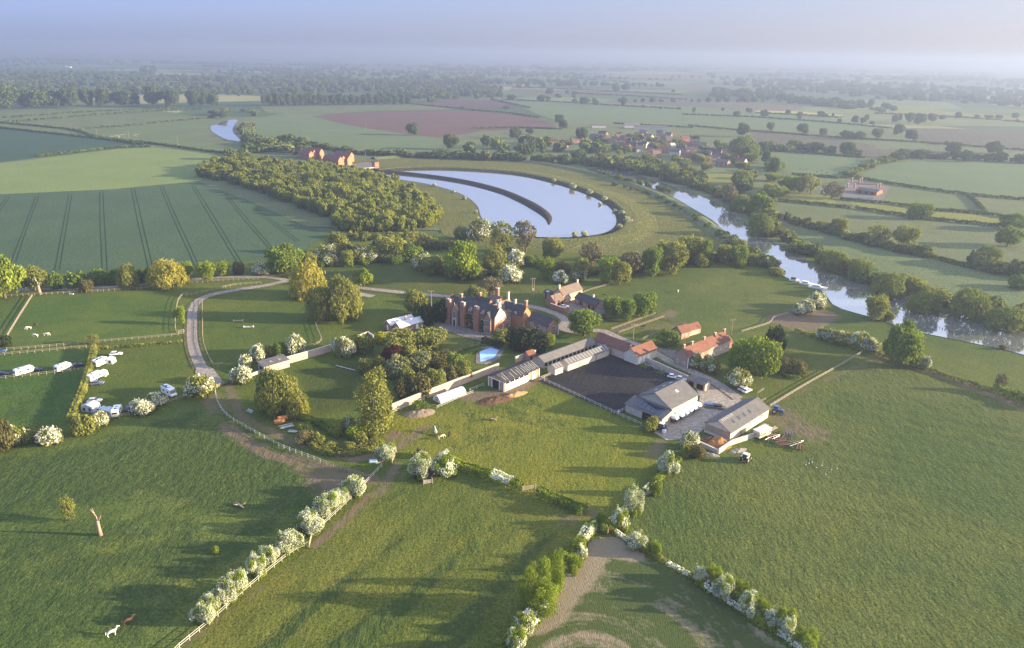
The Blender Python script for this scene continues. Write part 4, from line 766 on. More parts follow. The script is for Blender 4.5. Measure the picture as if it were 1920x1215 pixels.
# ---------------- woods that read as one mass
def mass(name, trees, mat, pool='farr', kind='stuff', label=None, cat=None):
    Vs = []; A = []; rng = np.random.default_rng(5); srcs = []
    for me in CM[pool]:
        v = np.empty(len(me.vertices)*3, np.float32); me.vertices.foreach_get('co', v); a = np.empty(len(me.polygons), np.float32); me.attributes['var'].data.foreach_get('value', a); srcs.append((v.reshape(-1, 3), a))
    for i, (x, y, r, H, tv) in enumerate(trees):
        v, a = srcs[i % len(srcs)]; th = rng.uniform(0, 6.28); c, s = math.cos(th), math.sin(th); w = v.copy(); w[:, 0] = (v[:, 0]*c-v[:, 1]*s)*r+x; w[:, 1] = (v[:, 0]*s+v[:, 1]*c)*r+y; w[:, 2] = v[:, 2]*H
        Vs.append(w); A.append(np.clip(a*.55+tv*.55-.05, 0, 1))
    V = np.concatenate(Vs); n = len(V)//4
    o = link(name, npmesh(name, V, np.arange(n*4).reshape(n, 4), mat, attrs={'var': ('FACE', 'FLOAT', np.concatenate(A))})); return tag(o, label, cat, kind=kind)
def fill(pts, n, r, h, seed, tvf=None):
    rr = np.random.default_rng(seed); P = poly(pts); lo, hi = P.min(0), P.max(0); out = []
    while len(out) < n:
        x = rr.uniform(lo[0], hi[0], 400); y = rr.uniform(lo[1], hi[1], 400); ok = sdist(P, x, y) > 0
        out += [(a, b, r*rr.uniform(.7, 1.35), h*rr.uniform(.7, 1.25), rr.random()) for a, b in zip(x[ok], y[ok])]
    return out[:n]
PL = [(376, 320), (440, 310), (520, 311), (600, 318), (690, 330), (740, 348), (800, 385), (824, 408), (815, 425), (760, 434), (690, 438), (640, 432), (600, 405), (540, 380), (470, 355), (430, 345), (370, 330)]
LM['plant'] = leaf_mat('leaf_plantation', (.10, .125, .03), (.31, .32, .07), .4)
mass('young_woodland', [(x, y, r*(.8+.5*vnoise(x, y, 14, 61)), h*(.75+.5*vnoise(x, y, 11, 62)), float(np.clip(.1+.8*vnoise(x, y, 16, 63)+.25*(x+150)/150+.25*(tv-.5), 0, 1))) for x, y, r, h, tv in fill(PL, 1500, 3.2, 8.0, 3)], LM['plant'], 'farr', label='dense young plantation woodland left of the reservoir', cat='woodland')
mass('woodland_edge', fill([(620, 440), (700, 444), (770, 440), (740, 452), (640, 452)], 26, 2.4, 3.0, 4), LM['plant'], 'farb', label='scrubby edge below the young plantation', cat='scrub')
# distant woods and hedgerow trees across the plain
rr = np.random.default_rng(12); W1 = []
def belt(pts, n, r, h, sd):
    W1.extend(fill(pts, n, r, h, sd))
belt([(-120, 205), (-120, 150), (30, 148), (120, 152), (230, 158), (330, 165), (300, 178), (180, 180), (100, 196)], 330, 7.5, 12, 1)
belt([(300, 178), (330, 160), (450, 150), (600, 146), (760, 152), (700, 172), (560, 178), (460, 180), (380, 176)], 330, 7.5, 12, 2)
belt([(660, 170), (760, 154), (900, 160), (942, 168), (935, 184), (850, 186), (740, 186)], 250, 7.5, 11.5, 3)
belt([(-100, 150), (-100, 132), (120, 136), (280, 140), (270, 152), (150, 152)], 160, 9, 12, 4); belt([(260, 136), (282, 128), (290, 133), (285, 142)], 14, 14, 20, 5)
belt([(300, 152), (480, 128), (640, 126), (780, 140), (640, 150)], 190, 9, 11, 6)
belt([(1330, 186), (1345, 170), (1470, 177), (1470, 192)], 70, 11, 14, 7); belt([(1480, 196), (1470, 184), (1640, 196), (1720, 210), (1600, 205)], 50, 10, 12, 8)
belt([(1480, 168), (1600, 162), (1700, 172), (1960, 190), (1990, 205), (1700, 190), (1560, 178)], 150, 12, 12, 9); belt([(1320, 156), (1500, 150), (1700, 158), (1920, 172), (1920, 180), (1700, 170), (1450, 162)], 90, 14, 13, 10)
belt([(460, 262), (550, 266), (600, 278), (560, 288), (520, 290), (470, 280)], 26, 7, 8, 11)
belt([(1280, 140), (1500, 138), (1960, 150), (1960, 160), (1500, 148)], 90, 18, 14, 14); belt([(700, 122), (1300, 128), (1290, 134), (760, 130)], 90, 20, 15, 15)
# clumpy lines of trees over the whole plain
for _ in range(100):
    y0 = 1500*math.exp(rr.uniform(0, 2.1)); x0 = rr.uniform(-.72, .72)*y0; a = rr.normal(.12, .18)+(PI/2 if rr.random() < .25 else 0); L_ = rr.uniform(150, 900)*(y0/2500)**.5; n = int(L_/rr.uniform(14, 40)); g0_ = rr.random()
    if y0 < 2300 and abs(x0/y0) < .7 and (x0 > -.1*y0) and rr.random() < .5: n = n//2
    for k in range(n):
        t = k/n*L_; sz = rr.uniform(.6, 1.3)
        if rr.random() < .8: W1.append((x0+t*math.cos(a)+rr.normal(0, 4), y0+t*math.sin(a)+rr.normal(0, 4), 8*sz*(y0/2500)**.25, 8*sz*(.6+g0_), rr.random()))
for _ in range(22):
    y0 = 2600*math.exp(rr.uniform(0, 1.5)); x0 = rr.uniform(-.72, .72)*y0; wx, wy = rr.uniform(100, 450)*(y0/3500), rr.uniform(60, 220)
    for k in range(int(34)): W1.append((x0+rr.uniform(-wx, wx), y0+rr.uniform(-wy, wy), 16, rr.uniform(11, 17), rr.random()))
mass('distant_woodland', W1, LM['far'], 'farb', label='distant woods and tree lines fading into the haze', cat='woodland')
# ---------------- hedges: each one a thing of its own
def hedge(pts, w, h, label, mat='oak', group=None, leaf=None, dens=1.0, white=0, name='hedge', k=4, cat='hedge', jag=.15, z0=0):
    P = np.array(smooth(g_(pts), k)); rng = np.random.default_rng(int(abs(P[0][0]*7+P[0][1]))); seg = np.diff(P, axis=0); Ls = np.linalg.norm(seg, axis=1); Lt = Ls.sum(); o0 = P[0]
    dist = np.linalg.norm(P.mean(0)); lf = leaf or max(.32, dist*.0014); n = int(min(26000, dens*Lt*(w+2*h)*1.9/(lf*lf)))
    cum = np.concatenate([[0], np.cumsum(Ls)]); d = rng.uniform(0, Lt, n); i = np.clip(np.searchsorted(cum, d)-1, 0, len(Ls)-1); t = (d-cum[i])/(Ls[i]+1e-9); c = P[i]+seg[i]*t[:, None]; nn = np.stack([-seg[i][:, 1], seg[i][:, 0]], 1)/(Ls[i][:, None]+1e-9)
    a = rng.uniform(0, PI, n); q = rng.uniform(.8, 1.05, n); hv = 1+jag*(np.sin(d*.9+1)+np.sin(d*.37+2)+rng.normal(0, .4, n))*.6
    ca, sa = np.cos(a), np.sin(a); ex = np.sign(ca)*np.abs(ca)**.5*w/2*q; ez = np.abs(sa)**.6*h*q*hv
    C_ = np.stack([c[:, 0]-o0[0]+nn[:, 0]*ex, c[:, 1]-o0[1]+nn[:, 1]*ex, ez], 1); O = np.stack([nn[:, 0]*ca, nn[:, 1]*ca, sa], 1)
    Q = quads(C_, O, lf, rng); var = np.clip(rng.random(n)*.6+.3*np.sin(d*.5)+.2, 0, 1); wh = (rng.random(n) < .8) & (np.sin(d*.33+P[0][0])+np.sin(d*.13) > 2-2*white*1.6) & (sa > .3) if white else np.zeros(n, bool)
    me = npmesh(name, Q, np.arange(n*4).reshape(n, 4), [LM[mat], LM['blossom']], mi=wh.astype(int), attrs={'var': ('FACE', 'FLOAT', var)})
    return tag(link(name, me, None, (o0[0], o0[1], z0)), label, cat, group)
hedge([(178, 656), (170, 690), (155, 740), (133, 792)], 2.2, 2.6, 'tall clipped hedge between the caravan pitches', 'olive', jag=.03)
hedge([(185, 655), (230, 652), (290, 647), (343, 642)], 1.0, 1.2, 'low hedge behind the parked caravans', 'olive', jag=.05)
hedge([(845, 873), (880, 884), (930, 900), (978, 918)], 3.2, 2.4, 'thick hedge with some blossom left of the wooden gate', 'lime', white=.25)
hedge([(1010, 928), (1050, 945), (1096, 966)], 3.2, 2.4, 'thick dark hedge right of the wooden gate', 'oak')
hedge([(1104, 1000), (1085, 1028), (1055, 1070)], 3.0, 2.6, 'rough hedge down to the willow scrub', 'lime', white=.3)
hedge([(1040, 1100), (1010, 1150), (975, 1190), (945, 1240)], 4.0, 2.6, 'rough green hedge leaving the bottom edge', 'lime', white=.2)
hedge([(1150, 998), (1200, 1030), (1250, 1058), (1305, 1090)], 1.4, 1.1, 'low thin hedge between the soil patch and the big field', 'olive', white=.3)
hedge([(1310, 1092), (1400, 1150), (1500, 1215), (1560, 1260)], 3.0, 1.8, 'hedge carrying the bottom right hawthorns', 'lime', white=.55)
hedge([(1140, 985), (1175, 955), (1200, 930), (1240, 895), (1275, 862)], 1.6, 1.2, 'thin hedge up the lane to the farmyard', 'lime', white=.4)
hedge([(1650, 668), (1740, 695), (1800, 715), (1862, 735)], 1.6, 1.4, 'long low hedge from the huge oak to the right edge', 'olive'); hedge([(1862, 735), (1900, 748), (1960, 770)], 4, 3.2, 'taller dark hedge at the right edge', 'oak')
hedge([(1492, 622), (1530, 634), (1580, 648), (1650, 668)], 2.0, 1.6, 'hedge between the shelter paddock and the river meadow', 'olive')
hedge([(1450, 685), (1470, 705), (1500, 712)], 1.6, 1.2, 'short dark hedge beside the bronze scrub', 'oak')
hedge([(906, 642), (930, 650), (942, 655)], 2.6, 2.6, 'dark clipped yew hedge before the manor', 'dark', jag=.02)
hedge([(840, 668), (868, 658), (900, 646)], 1.0, .9, 'clipped box hedge with blossom above the pool', 'grey', jag=.03); hedge([(850, 677), (880, 666), (905, 655)], 1.0, .9, 'second clipped box hedge nearer the pool', 'oak', jag=.03)
hedge([(565, 785), (590, 792), (615, 808), (640, 822)], 2.5, 1.6, 'reedy growth along the upper side of the pond', 'oak', name='undergrowth', cat='undergrowth'); hedge([(570, 800), (585, 830), (620, 850), (680, 846), (712, 828)], 4, 1.5, 'rough undergrowth along the lower side of the pond', 'olive', name='undergrowth', cat='undergrowth')
hedge([(1020, 700), (1030, 695)], 1, .5, 'weeds beside the small stable', 'olive', name='undergrowth', cat='undergrowth')
FH = [([(0, 222), (120, 213), (230, 207), (330, 203)], 'upper of two parallel dark hedges in the far left fields'), ([(0, 231), (130, 220), (260, 210), (380, 205)], 'lower of two parallel dark hedges in the far left fields'), ([(150, 243), (240, 236), (330, 227), (402, 221)], 'third dark hedge in the far left fields'),
      ([(-20, 229), (130, 243), (180, 257), (250, 266), (300, 272), (380, 283), (440, 291)], 'long winding hedge through the far left fields'), ([(0, 240), (100, 251), (200, 262), (270, 272)], 'straight ditch hedge above the dark crop'), ([(68, 294), (140, 286), (215, 278), (285, 276)], 'hedge along the top of the pale green field'),
      ([(1280, 215), (1413, 220), (1540, 229), (1673, 241)], 'long hedge crossing the middle of the right hand fields'), ([(1407, 246), (1563, 258), (1700, 266), (1780, 272), (1930, 283)], 'long hedge behind the brown ploughed field'), ([(1453, 284), (1540, 290), (1623, 297)], 'hedge at the head of the cattle field'),
      ([(1483, 328), (1530, 331), (1572, 335)], 'dark hedge at the foot of the cattle field'), ([(1605, 334), (1700, 350), (1815, 366), (1930, 376)], 'double hedge below the pale field, far right'), ([(1815, 367), (1832, 383), (1846, 399)], 'short hedge joining two field hedges at the far right'), ([(1575, 374), (1690, 386), (1740, 394), (1847, 402), (1884, 410)], 'hedge above the bright strip of meadow'),
      ([(1460, 377), (1530, 384), (1595, 391)], 'hedge left of the bright strip of meadow'), ([(1603, 391), (1706, 407), (1800, 418), (1890, 426)], 'hedge below the bright strip of meadow'), ([(1745, 482), (1790, 496), (1835, 506)], 'hedge continuing right from the bushy row'),
      ([(760, 194), (820, 200), (890, 207), (960, 213), (1010, 221)], 'hedge between the mauve and the red ploughed fields'), ([(920, 186), (960, 195), (995, 203)], 'hedge at the right end of the mauve field'), ([(940, 187), (1050, 192), (1150, 198), (1280, 205)], 'hedge beyond the mauve field running right'), ([(1070, 175), (1180, 180), (1290, 187)], 'hazy hedge with trees beyond the mauve field'), ([(960, 164), (1080, 168), (1280, 178)], 'thin hazy hedge high in the middle'),
      ([(1290, 236), (1400, 246)], 'short hedge above the village'), ([(1150, 232), (1300, 240)], 'hedge behind the village barns'), ([(1417, 212), (1500, 216), (1580, 221)], 'hedge under the yellow field'), ([(1640, 213), (1780, 219), (1930, 230)], 'hedge under the bright hazy field'), ([(880, 242), (960, 240), (1055, 243)], 'hedge at the lower edge of the red field')]
for pts, d in FH: hedge(pts, 3.2, 2.2, d, 'far', k=3, name='field_hedge')
hedge([(372, 1172), (400, 1140), (440, 1108), (458, 1095)], 3.0, 2.0, 'low growth filling between the lowest hawthorns on the white fence', 'lime', white=.5)
hedge([(470, 1080), (500, 1055), (520, 1040), (556, 1012)], 2.4, 1.6, 'low growth between the middle hawthorns on the white fence', 'lime', white=.4)
hedge([(562, 998), (600, 965), (640, 932), (676, 905)], 3.4, 2.6, 'dense growth between the upper hawthorns on the white fence', 'lime', white=.6)
# ---------------- dead trees
def dead_tree(x, y, H, label, lean=0, sc=1.0):
    gx, gy = G(x, y); s, cd, _ = S(gx, gy); Hm = H/(s*cd); o = empty('dead_tree', (gx, gy, 0), 0, label, 'dead tree'); r = Hm*.05*sc; b = MB()
    b.tube([(0, 0, -.1), (0, 0, Hm*.3), (lean*.2, 0, Hm*.55)], [r*1.6, r*1.05, r*.9], 9); b.build('trunk', DEADW, o, True)
    for p in [[(lean*.2, 0, Hm*.5), (-Hm*.05, 0, Hm*.75), (-Hm*.1, .1, Hm)], [(lean*.2, 0, Hm*.5), (Hm*.12, .1, Hm*.68), (Hm*.16, .1, Hm*.82)], [(-Hm*.06, 0, Hm*.8), (-Hm*.16, 0, Hm*.97)], [(0, 0, Hm*.55), (.02, -.3, Hm*.8)]]:
        bb = MB(); bb.tube(p, [r*.62]+[r*.3]*(len(p)-2)+[r*.15], 6); bb.build('limb', DEADW, o, True)
dead_tree(188, 1003, 50, 'tall pale dead tree trunk in the left field'); dead_tree(75, 552, 32, 'pinkish dead trunk with two limbs by the lane', 0, 1.5); dead_tree(1139, 1003, 20, 'small white dead tree at the hedge junction')
def fallen(x, y, L_, a, label):
    gx, gy = G(x, y); o = empty('fallen_log', (gx, gy, 0), a, label, 'log'); b = MB(); b.tube([(-L_/2, 0, .35), (0, .1, .4), (L_/2, 0, .3)], [.38, .32, .15], 8); b.build('trunk', DEADW, o, True)
    for k in (-1, 1): bb = MB(); bb.tube([(L_*.1*k, 0, .4), (L_*.2*k+.3, k*.9, .9), (L_*.22*k+.3, k*1.3, 1.2)], [.14, .09, .04], 5); bb.build('branch', DEADW, o, True)
fallen(449, 950, 3.6, -.6, 'fallen log with broken branch in the left field'); fallen(925, 788, 2.6, -.5, 'dark log lying in the horse field')
# ------------------------------------------------------------------ building kit
def wallmat(name, a, b, brick=True, rough=.9):
    t = NT(name); p = t.obj(); n = t.noise(p, .9, 4, .65); n2 = t.noise(p, 7, 2)
    c = t.mix(t.ramp(n, (.3, 0.), (.7, 1.)), a, b)
    if brick:
        br = t.n.new('ShaderNodeTexBrick'); br.inputs['Scale'].default_value = 3.2; br.inputs['Mortar Size'].default_value = .03; t.l.new(t.map(p, (1, 1, 1), (PI/2, 0, 0)), br.inputs[0]); t.put(br.inputs['Color1'], c); t.put(br.inputs['Color2'], t.mix(1., c, (.72, .68, .66), 'MULTIPLY')); br.inputs['Mortar'].default_value = (.3, .25, .2, 1); c = t.mix(.55, c, br.outputs[0])
    c = t.mix(t.ramp(n2, (.35, .35), (.6, 0.)), c, t.mix(1., c, (.6, .6, .6), 'MULTIPLY'))
    return t.bsdf(c, rough, t.bump(n2, .3, .03), spec=.15)
def roofmat(name, a, b, pitch=3.0, rough=.8, rib=0.0, spec=.25):
    t = NT(name); p = t.obj(); n = t.noise(p, .5, 5, .7); n2 = t.noise(p, 5, 3, .7); c = t.mix(t.ramp(n, (.32, 0.), (.68, 1.)), a, b)
    c = t.mix(t.ramp(n2, (.35, .6), (.6, 0.)), c, t.mix(1., c, (.55, .55, .57), 'MULTIPLY')); n3 = t.noise(t.map(p, (.25, 1, 1)), 1.1, 4, .75); c = t.mix(t.ramp(n3, (.52, 0.), (.74, .55)), c, (.17, .15, .09))
    w = t.n.new('ShaderNodeTexWave'); w.inputs['Scale'].default_value = pitch/2; t.l.new(p, w.inputs[0])
    return t.bsdf(t.mix(t.math('MULTIPLY', w.outputs['Fac'], rib), c, t.mix(1., c, (.6, .6, .6), 'MULTIPLY')), rough, t.bump(t.math('ADD', n2, t.math('MULTIPLY', w.outputs['Fac'], .6)), .4, .05), spec=spec)
BR = wallmat('brick', (.28, .115, .07), (.37, .165, .10)); BR2 = wallmat('pink_brick', (.30, .18, .135), (.38, .25, .19)); CREAM = wallmat('cream_render', (.52, .47, .37), (.64, .57, .46), False); STONE = wallmat('pale_stone', (.50, .46, .40), (.60, .55, .48), False); WALLC = wallmat('limewashed_brick', (.52, .38, .30), (.66, .54, .44))
TIMB = wallmat('weathered_timber', (.30, .22, .16), (.40, .30, .22), False); BLOCK = wallmat('concrete_block', (.42, .39, .35), (.52, .49, .44)); IVY = leaf_mat('ivy', (.02, .035, .012), (.05, .07, .02), .1)
SLATE = roofmat('slate', (.045, .043, .05), (.07, .066, .074)); BROWNT = roofmat('brown_tile', (.15, .11, .09), (.21, .155, .13)); PAN = roofmat('pantile', (.16, .065, .045), (.235, .095, .065), 4, rib=.3); CORR = roofmat('cement_sheet', (.13, .124, .124), (.195, .183, .18), 3, rib=.25); BLACKR = roofmat('black_sheet', (.035, .033, .038), (.06, .055, .06), 3, rib=.3); GREYR = roofmat('grey_sheet', (.10, .10, .105), (.155, .15, .155), 3, rib=.3); WHITER = roofmat('white_sheet', (.62, .63, .66), (.72, .73, .76), 2, rib=.15); MAROON = roofmat('maroon_tile', (.17, .07, .07), (.23, .10, .095))
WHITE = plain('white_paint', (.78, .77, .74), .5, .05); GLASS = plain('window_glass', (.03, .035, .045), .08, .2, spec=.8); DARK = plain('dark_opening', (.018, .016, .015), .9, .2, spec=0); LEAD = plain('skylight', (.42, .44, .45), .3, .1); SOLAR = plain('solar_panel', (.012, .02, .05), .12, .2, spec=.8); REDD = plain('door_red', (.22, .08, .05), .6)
SLOT = {}
class Bd:
    def __init__(s, name, A, B, label, cat, z=0, D=None, C=None, group=None, zg=0):
        a, b = (G(*A, z) if len(A) == 2 else np.array(A[:2])), (G(*B, z) if len(B) == 2 else np.array(B[:2])); s.L = float(np.linalg.norm(b-a)); u = (b-a)/s.L; s.u = u; s.v = np.array([-u[1], u[0]])
        s.D = D if D else float(abs((G(*C, z)-b)@s.v)); s.o = empty(name, (a[0], a[1], zg), math.atan2(u[1], u[0]), label, cat, group); s.last = None
    def loc(s, px, py, z=0):
        q = G(px, py, z)-np.array(s.o.location[:2]); return float(q@s.u), float(q@s.v)
    def part(s, b, name, mat, parent=None): return b.build(name, mat, parent or s.o)
    def block(s, x0, x1, y0, y1, e, r, ax='x', wall=BR, roof=SLATE, ov=.3, th=.16, hip=0, gz=0, wname='wall', ridge=.5, gable2=None):
        b = MB()
        if ax == 'x': ym = y0+(y1-y0)*ridge; b.xprism([(y0, gz), (y1, gz), (y1, e), (ym, r), (y0, e)] if r > e else [(y0, gz), (y1, gz), (y1, e), (y0, e)], x0, x1)
        else: xm = x0+(x1-x0)*ridge; b.yprism([(x0, gz), (x1, gz), (x1, e), (xm, r), (x0, e)] if r > e else [(x0, gz), (x1, gz), (x1, e), (x0, e)], y0, y1)
        w = s.part(b, wname, wall)
        if roof is None: return w
        b = MB(); k = .03
        if ax == 'x':
            sl = (r-e)/(ym-y0) if ym > y0 else 0; sr = (r-e)/(y1-ym) if y1 > ym else 0; pr = [(y0-ov, e-ov*sl+k), (ym, r+k), (y1+ov, e-ov*sr+k), (y1+ov, e-ov*sr+k+th), (ym, r+k+th*1.2), (y0-ov, e-ov*sl+k+th)]
            b.xprism(pr, x0-ov, x1+ov)
            if hip: V = b.V; b.V = [((x0+hip if x < (x0+x1)/2 else x1-hip) if abs(y-ym) < 1e-6 else x, y, z) for x, y, z in V]
        else:
            sl = (r-e)/(xm-x0) if xm > x0 else 0; sr = (r-e)/(x1-xm) if x1 > xm else 0; pr = [(x0-ov, e-ov*sl+k), (xm, r+k), (x1+ov, e-ov*sr+k), (x1+ov, e-ov*sr+k+th), (xm, r+k+th*1.2), (x0-ov, e-ov*sl+k+th)]
            b.yprism(pr, y0-ov, y1+ov)
        s.last = s.part(b, 'roof', roof); return w
    def mono(s, x0, x1, y0, y1, e0, e1, wall=BR, roof=CORR, ov=.25, th=.12, gz=0):
        """single slope: height e0 at y0, e1 at y1"""
        b = MB(); b.xprism([(y0, gz), (y1, gz), (y1, e1), (y0, e0)], x0, x1); w = s.part(b, 'wall', wall); k = (e1-e0)/(y1-y0); b = MB()
        b.xprism([(y0-ov, e0-ov*k+.03), (y1+ov, e1+ov*k+.03), (y1+ov, e1+ov*k+.03+th), (y0-ov, e0-ov*k+.03+th)], x0-ov, x1+ov); s.last = s.part(b, 'roof', roof); return w
    def chim(s, x, y, w, d, z0, z1, mat=BR, pots=2, parent=None):
        b = MB(); b.box(x-w/2, x+w/2, y-d/2, y+d/2, z0, z1, 0); b.box(x-w/2-.1, x+w/2+.1, y-d/2-.1, y+d/2+.1, z1, z1+.22, 1)
        for i in range(pots): b.tube([(x+(i-(pots-1)/2)*w/max(pots, 1)*.7, y, z1+.2), (x+(i-(pots-1)/2)*w/max(pots, 1)*.7, y, z1+.85)], [.17, .13], 7, 2)
        return b.build('chimney', [mat, STONE, PAN], parent or s.o)
    def win(s, face, at, z, w, h, pos=0.0, bars=(2, 2), fr=WHITE, name='window', pane=None):
        """face F/B: wall plane y=pos, at=x; face L/R: wall plane x=pos, at=y"""
        t = .09; f = MB(); p = MB()
        def put(m, a0, a1, z0, z1, d0, d1):
            if face == 'F': m.box(a0, a1, pos-d1, pos-d0, z0, z1)
            elif face == 'B': m.box(a0, a1, pos+d0, pos+d1, z0, z1)
            elif face == 'L': m.box(pos-d1, pos-d0, a0, a1, z0, z1)
            else: m.box(pos+d0, pos+d1, a0, a1, z0, z1)
        a0, a1, z0, z1 = at-w/2, at+w/2, z-h/2, z+h/2
        put(f, a0-t, a0, z0-t, z1+t, .0, .08); put(f, a1, a1+t, z0-t, z1+t, .0, .08); put(f, a0, a1, z1, z1+t, .0, .08); put(f, a0, a1, z0-t, z0, .0, .11)
        for i in range(1, bars[0]): x = a0+(a1-a0)*i/bars[0]; put(f, x-t/2, x+t/2, z0, z1, .03, .07)
        for i in range(1, bars[1]): zz = z0+(z1-z0)*i/bars[1]; put(f, a0, a1, zz-t/2, zz+t/2, .035, .065)
        fo = s.part(f, name, fr); put(p, a0, a1, z0, z1, -.02, .03); p.build('pane', pane or GLASS, fo); return fo
    def slab(s, face, at, z0, z1, w, pos, mat, name='door', d=.06):
        b = MB(); a0, a1 = at-w/2, at+w/2
        b.box(*{'F': (a0, a1, pos-d, pos+.02), 'B': (a0, a1, pos-.02, pos+d), 'L': (pos-d, pos+.02, a0, a1), 'R': (pos-.02, pos+d, a0, a1)}[face], z0, z1); return s.part(b, name, mat)
def roofpatch(bd, x0, x1, y0, y1, ym, e, r, ys, name, mat, t=.2, front=True):
    """flat panel lying on the front slope between fractions y0..y1 of eave->ridge"""
    f = lambda q: (ys+(ym-ys)*q, e+(r-e)*q+t)
    (ya, za), (yb, zb) = f(y0), f(y1); b = MB(); V = [(x0, ya, za), (x1, ya, za), (x1, yb, zb), (x0, yb, zb)]; b.add(V+[(x, y, z+.05) for x, y, z in V], [(3, 2, 1, 0), (4, 5, 6, 7), (0, 1, 5, 4), (1, 2, 6, 5), (2, 3, 7, 6), (3, 0, 4, 7)]); return b.build(name, mat, bd.last)
# ================================================================== manor house
m = Bd('manor_house', (838, 604), (927, 628.5), 'large red brick manor house with many gables and tall chimneys', 'manor house', D=7.6)
LM_ = m.L
m.block(0, LM_, 0, 7.6, 7.6, 11.4, 'x', BR, SLATE, .25)
# sunlit right gable, upper half limewashed
b = MB(); b.xprism([(0.15, 4.6), (7.45, 6.4), (7.45, 7.65), (3.8, 11.3), (.15, 7.65)], LM_+.02, LM_+.1); m.part(b, 'limewashed_gable', CREAM); m.chim(LM_-.5, 3.8, .9, 1.6, 10.8, 13.6, CREAM, 2)
for y, z in ((5.9, 5.6), (5.9, 2.4), (2.0, 1.6)): m.win('R', y, z, 1.0, 1.4, LM_+.02)
# chimney towers on the entrance front
for x, w, h in ((1.6, 3.1, 10.2), (9.6, 2.5, 10.4), (17.0, 2.8, 10.0)):
    b = MB(); b.box(x-w/2, x+w/2, -1.3, .02, 0, h-2.5); b.box(x-w/2+.25, x+w/2-.25, -1.2, .2, h-2.5, h); m.part(b, 'chimney_breast', BR); m.chim(x-.55, -.5, .8, .9, h, h+.9, BR2, 1); m.chim(x+.6, -.5, .8, .9, h, h+.8, WALLC, 1)
# stone porch bay with small gable, left end crow gable, oriel bay
b = MB(); b.yprism([(4.0, 0), (7.2, 0), (7.2, 7.2), (5.6, 9.6), (4.0, 7.2)], -1.6, .02); m.part(b, 'porch', BR2); b = MB(); b.tube([(5.6, -1.4, 9.5), (5.6, -1.4, 10.6)], .12, 6); m.part(b, 'finial', STONE)
m.win('F', 5.6, 5.2, 1.5, 2.4, -1.6, (3, 2), STONE); m.slab('F', 5.6, 0, 2.6, 1.2, -1.6, DARK); b = MB(); b.box(4.6, 5.0, -1.75, -1.6, 0, 3.2); b.box(6.2, 6.6, -1.75, -1.6, 0, 3.2); b.box(4.6, 6.6, -1.75, -1.6, 3.2, 3.6); m.part(b, 'door_surround', STONE)
b = MB(); b.yprism([(21.3, 0), (24.9, 0), (24.9, 6.8), (23.1, 9.4), (21.3, 6.8)], -1.2, .02); m.part(b, 'bay', BR2); b = MB(); b.yprism([(21.0, 6.55), (23.1, 9.55), (25.2, 6.55), (25.2, 6.8), (23.1, 9.85), (21.0, 6.8)], -1.4, 3.4); m.part(b, 'bay_roof', SLATE)
for z in (1.8, 4.9): m.win('F', 23.1, z, 2.2, 2.0, -1.2, (4, 2), STONE)
b = MB(); b.yprism([(-.1, 7.4), (3.4, 7.4), (1.6, 10.8)], -.06, 3.8); m.part(b, 'gablet', BR)
b = MB(); b.xprism([(-.2, 7.6), (3.9, 12.0), (7.8, 7.6)], -.35, -.02); m.part(b, 'gable_parapet', BR)
for x in (8.0, 12.4, 14.4, 19.6):
    for z in (1.7, 4.7): m.win('F', x, z, 1.1, 1.6, 0, (2, 2))
for x in (12.8, 19.4):
    b = MB(); b.yprism([(x-.9, 7.2), (x+.9, 7.2), (x+.9, 8.5), (x, 9.5), (x-.9, 8.5)], -.02, 2.6); d_ = m.part(b, 'dormer', BR2); m.win('F', x, 7.9, 1.1, 1.0, -.03, (2, 1))
b = MB()
for x0, x1, zz in ((6.9, 8.1, 8), (10.9, 15.5, 7.0), (18.5, 21.2, 5)): pass
ng = np.random.default_rng(3); ic = []
for x0, x1, zz in ((7.2, 8.3, 7.4), (10.95, 15.5, 6.6), (18.6, 21.2, 5.2)):
    k = int((x1-x0)*zz*7); ic.append(np.stack([ng.uniform(x0, x1, k), -.12-ng.random(k)*.15, ng.uniform(.1, zz, k)], 1))
ic = np.concatenate(ic); link('ivy', npmesh('ivy', quads(ic, np.tile([0, -1., 0], (len(ic), 1)), .5, ng, 1.2), np.arange(len(ic)*4).reshape(-1, 4), IVY, attrs={'var': ('FACE', 'FLOAT', ng.random(len(ic)))}), m.o)
# rear ranges
m.block(17.6, 22.0, 7.55, 19.0, 7.0, 10.0, 'y', BR, BROWNT); m.block(7.0, 15.0, 9.0, 15.0, 7.4, 10.6, 'x', BR, SLATE, gable2=1); m.block(10.5, 16.0, 15.2, 20.5, 7.2, 10.4, 'x', BR, BROWNT)
m.block(20.5, 31.5, 12.6, 18.8, 6.4, 9.8, 'x', BR, SLATE); m.block(22.2, 25.6, 7.62, 12.58, 5.4, 7.6, 'y', BR2, BROWNT); m.block(2, 9.5, 8.6, 14, 6.8, 9.6, 'x', BR, SLATE)
b = MB(); b.xprism([(12.75, .1), (18.65, .1), (18.65, 6.4), (15.7, 9.6), (12.75, 6.4)], 31.52, 31.6); m.part(b, 'sunlit_orange_gable', wallmat('sunlit_orange_brick', (.46, .20, .10), (.54, .26, .14)))  # skin over the sun-facing gable, low sun put into a brighter brick colour
m.win('R', 15.0, 4.6, 1.0, 1.5, 31.6); m.win('R', 13.6, 1.8, .9, 1.0, 31.6)
for y in (8.8, 11.4): m.win('R', y, 4.0, 1.3, 1.3, 25.6)
m.slab('R', 9.6, 0, 2.3, 1.1, 25.6, REDD); m.win('R', 11.6, 1.6, 1.0, 1.3, 25.6)
for x in (25, 28): m.win('F', x, 7.0, .9, 1.0, 12.58)
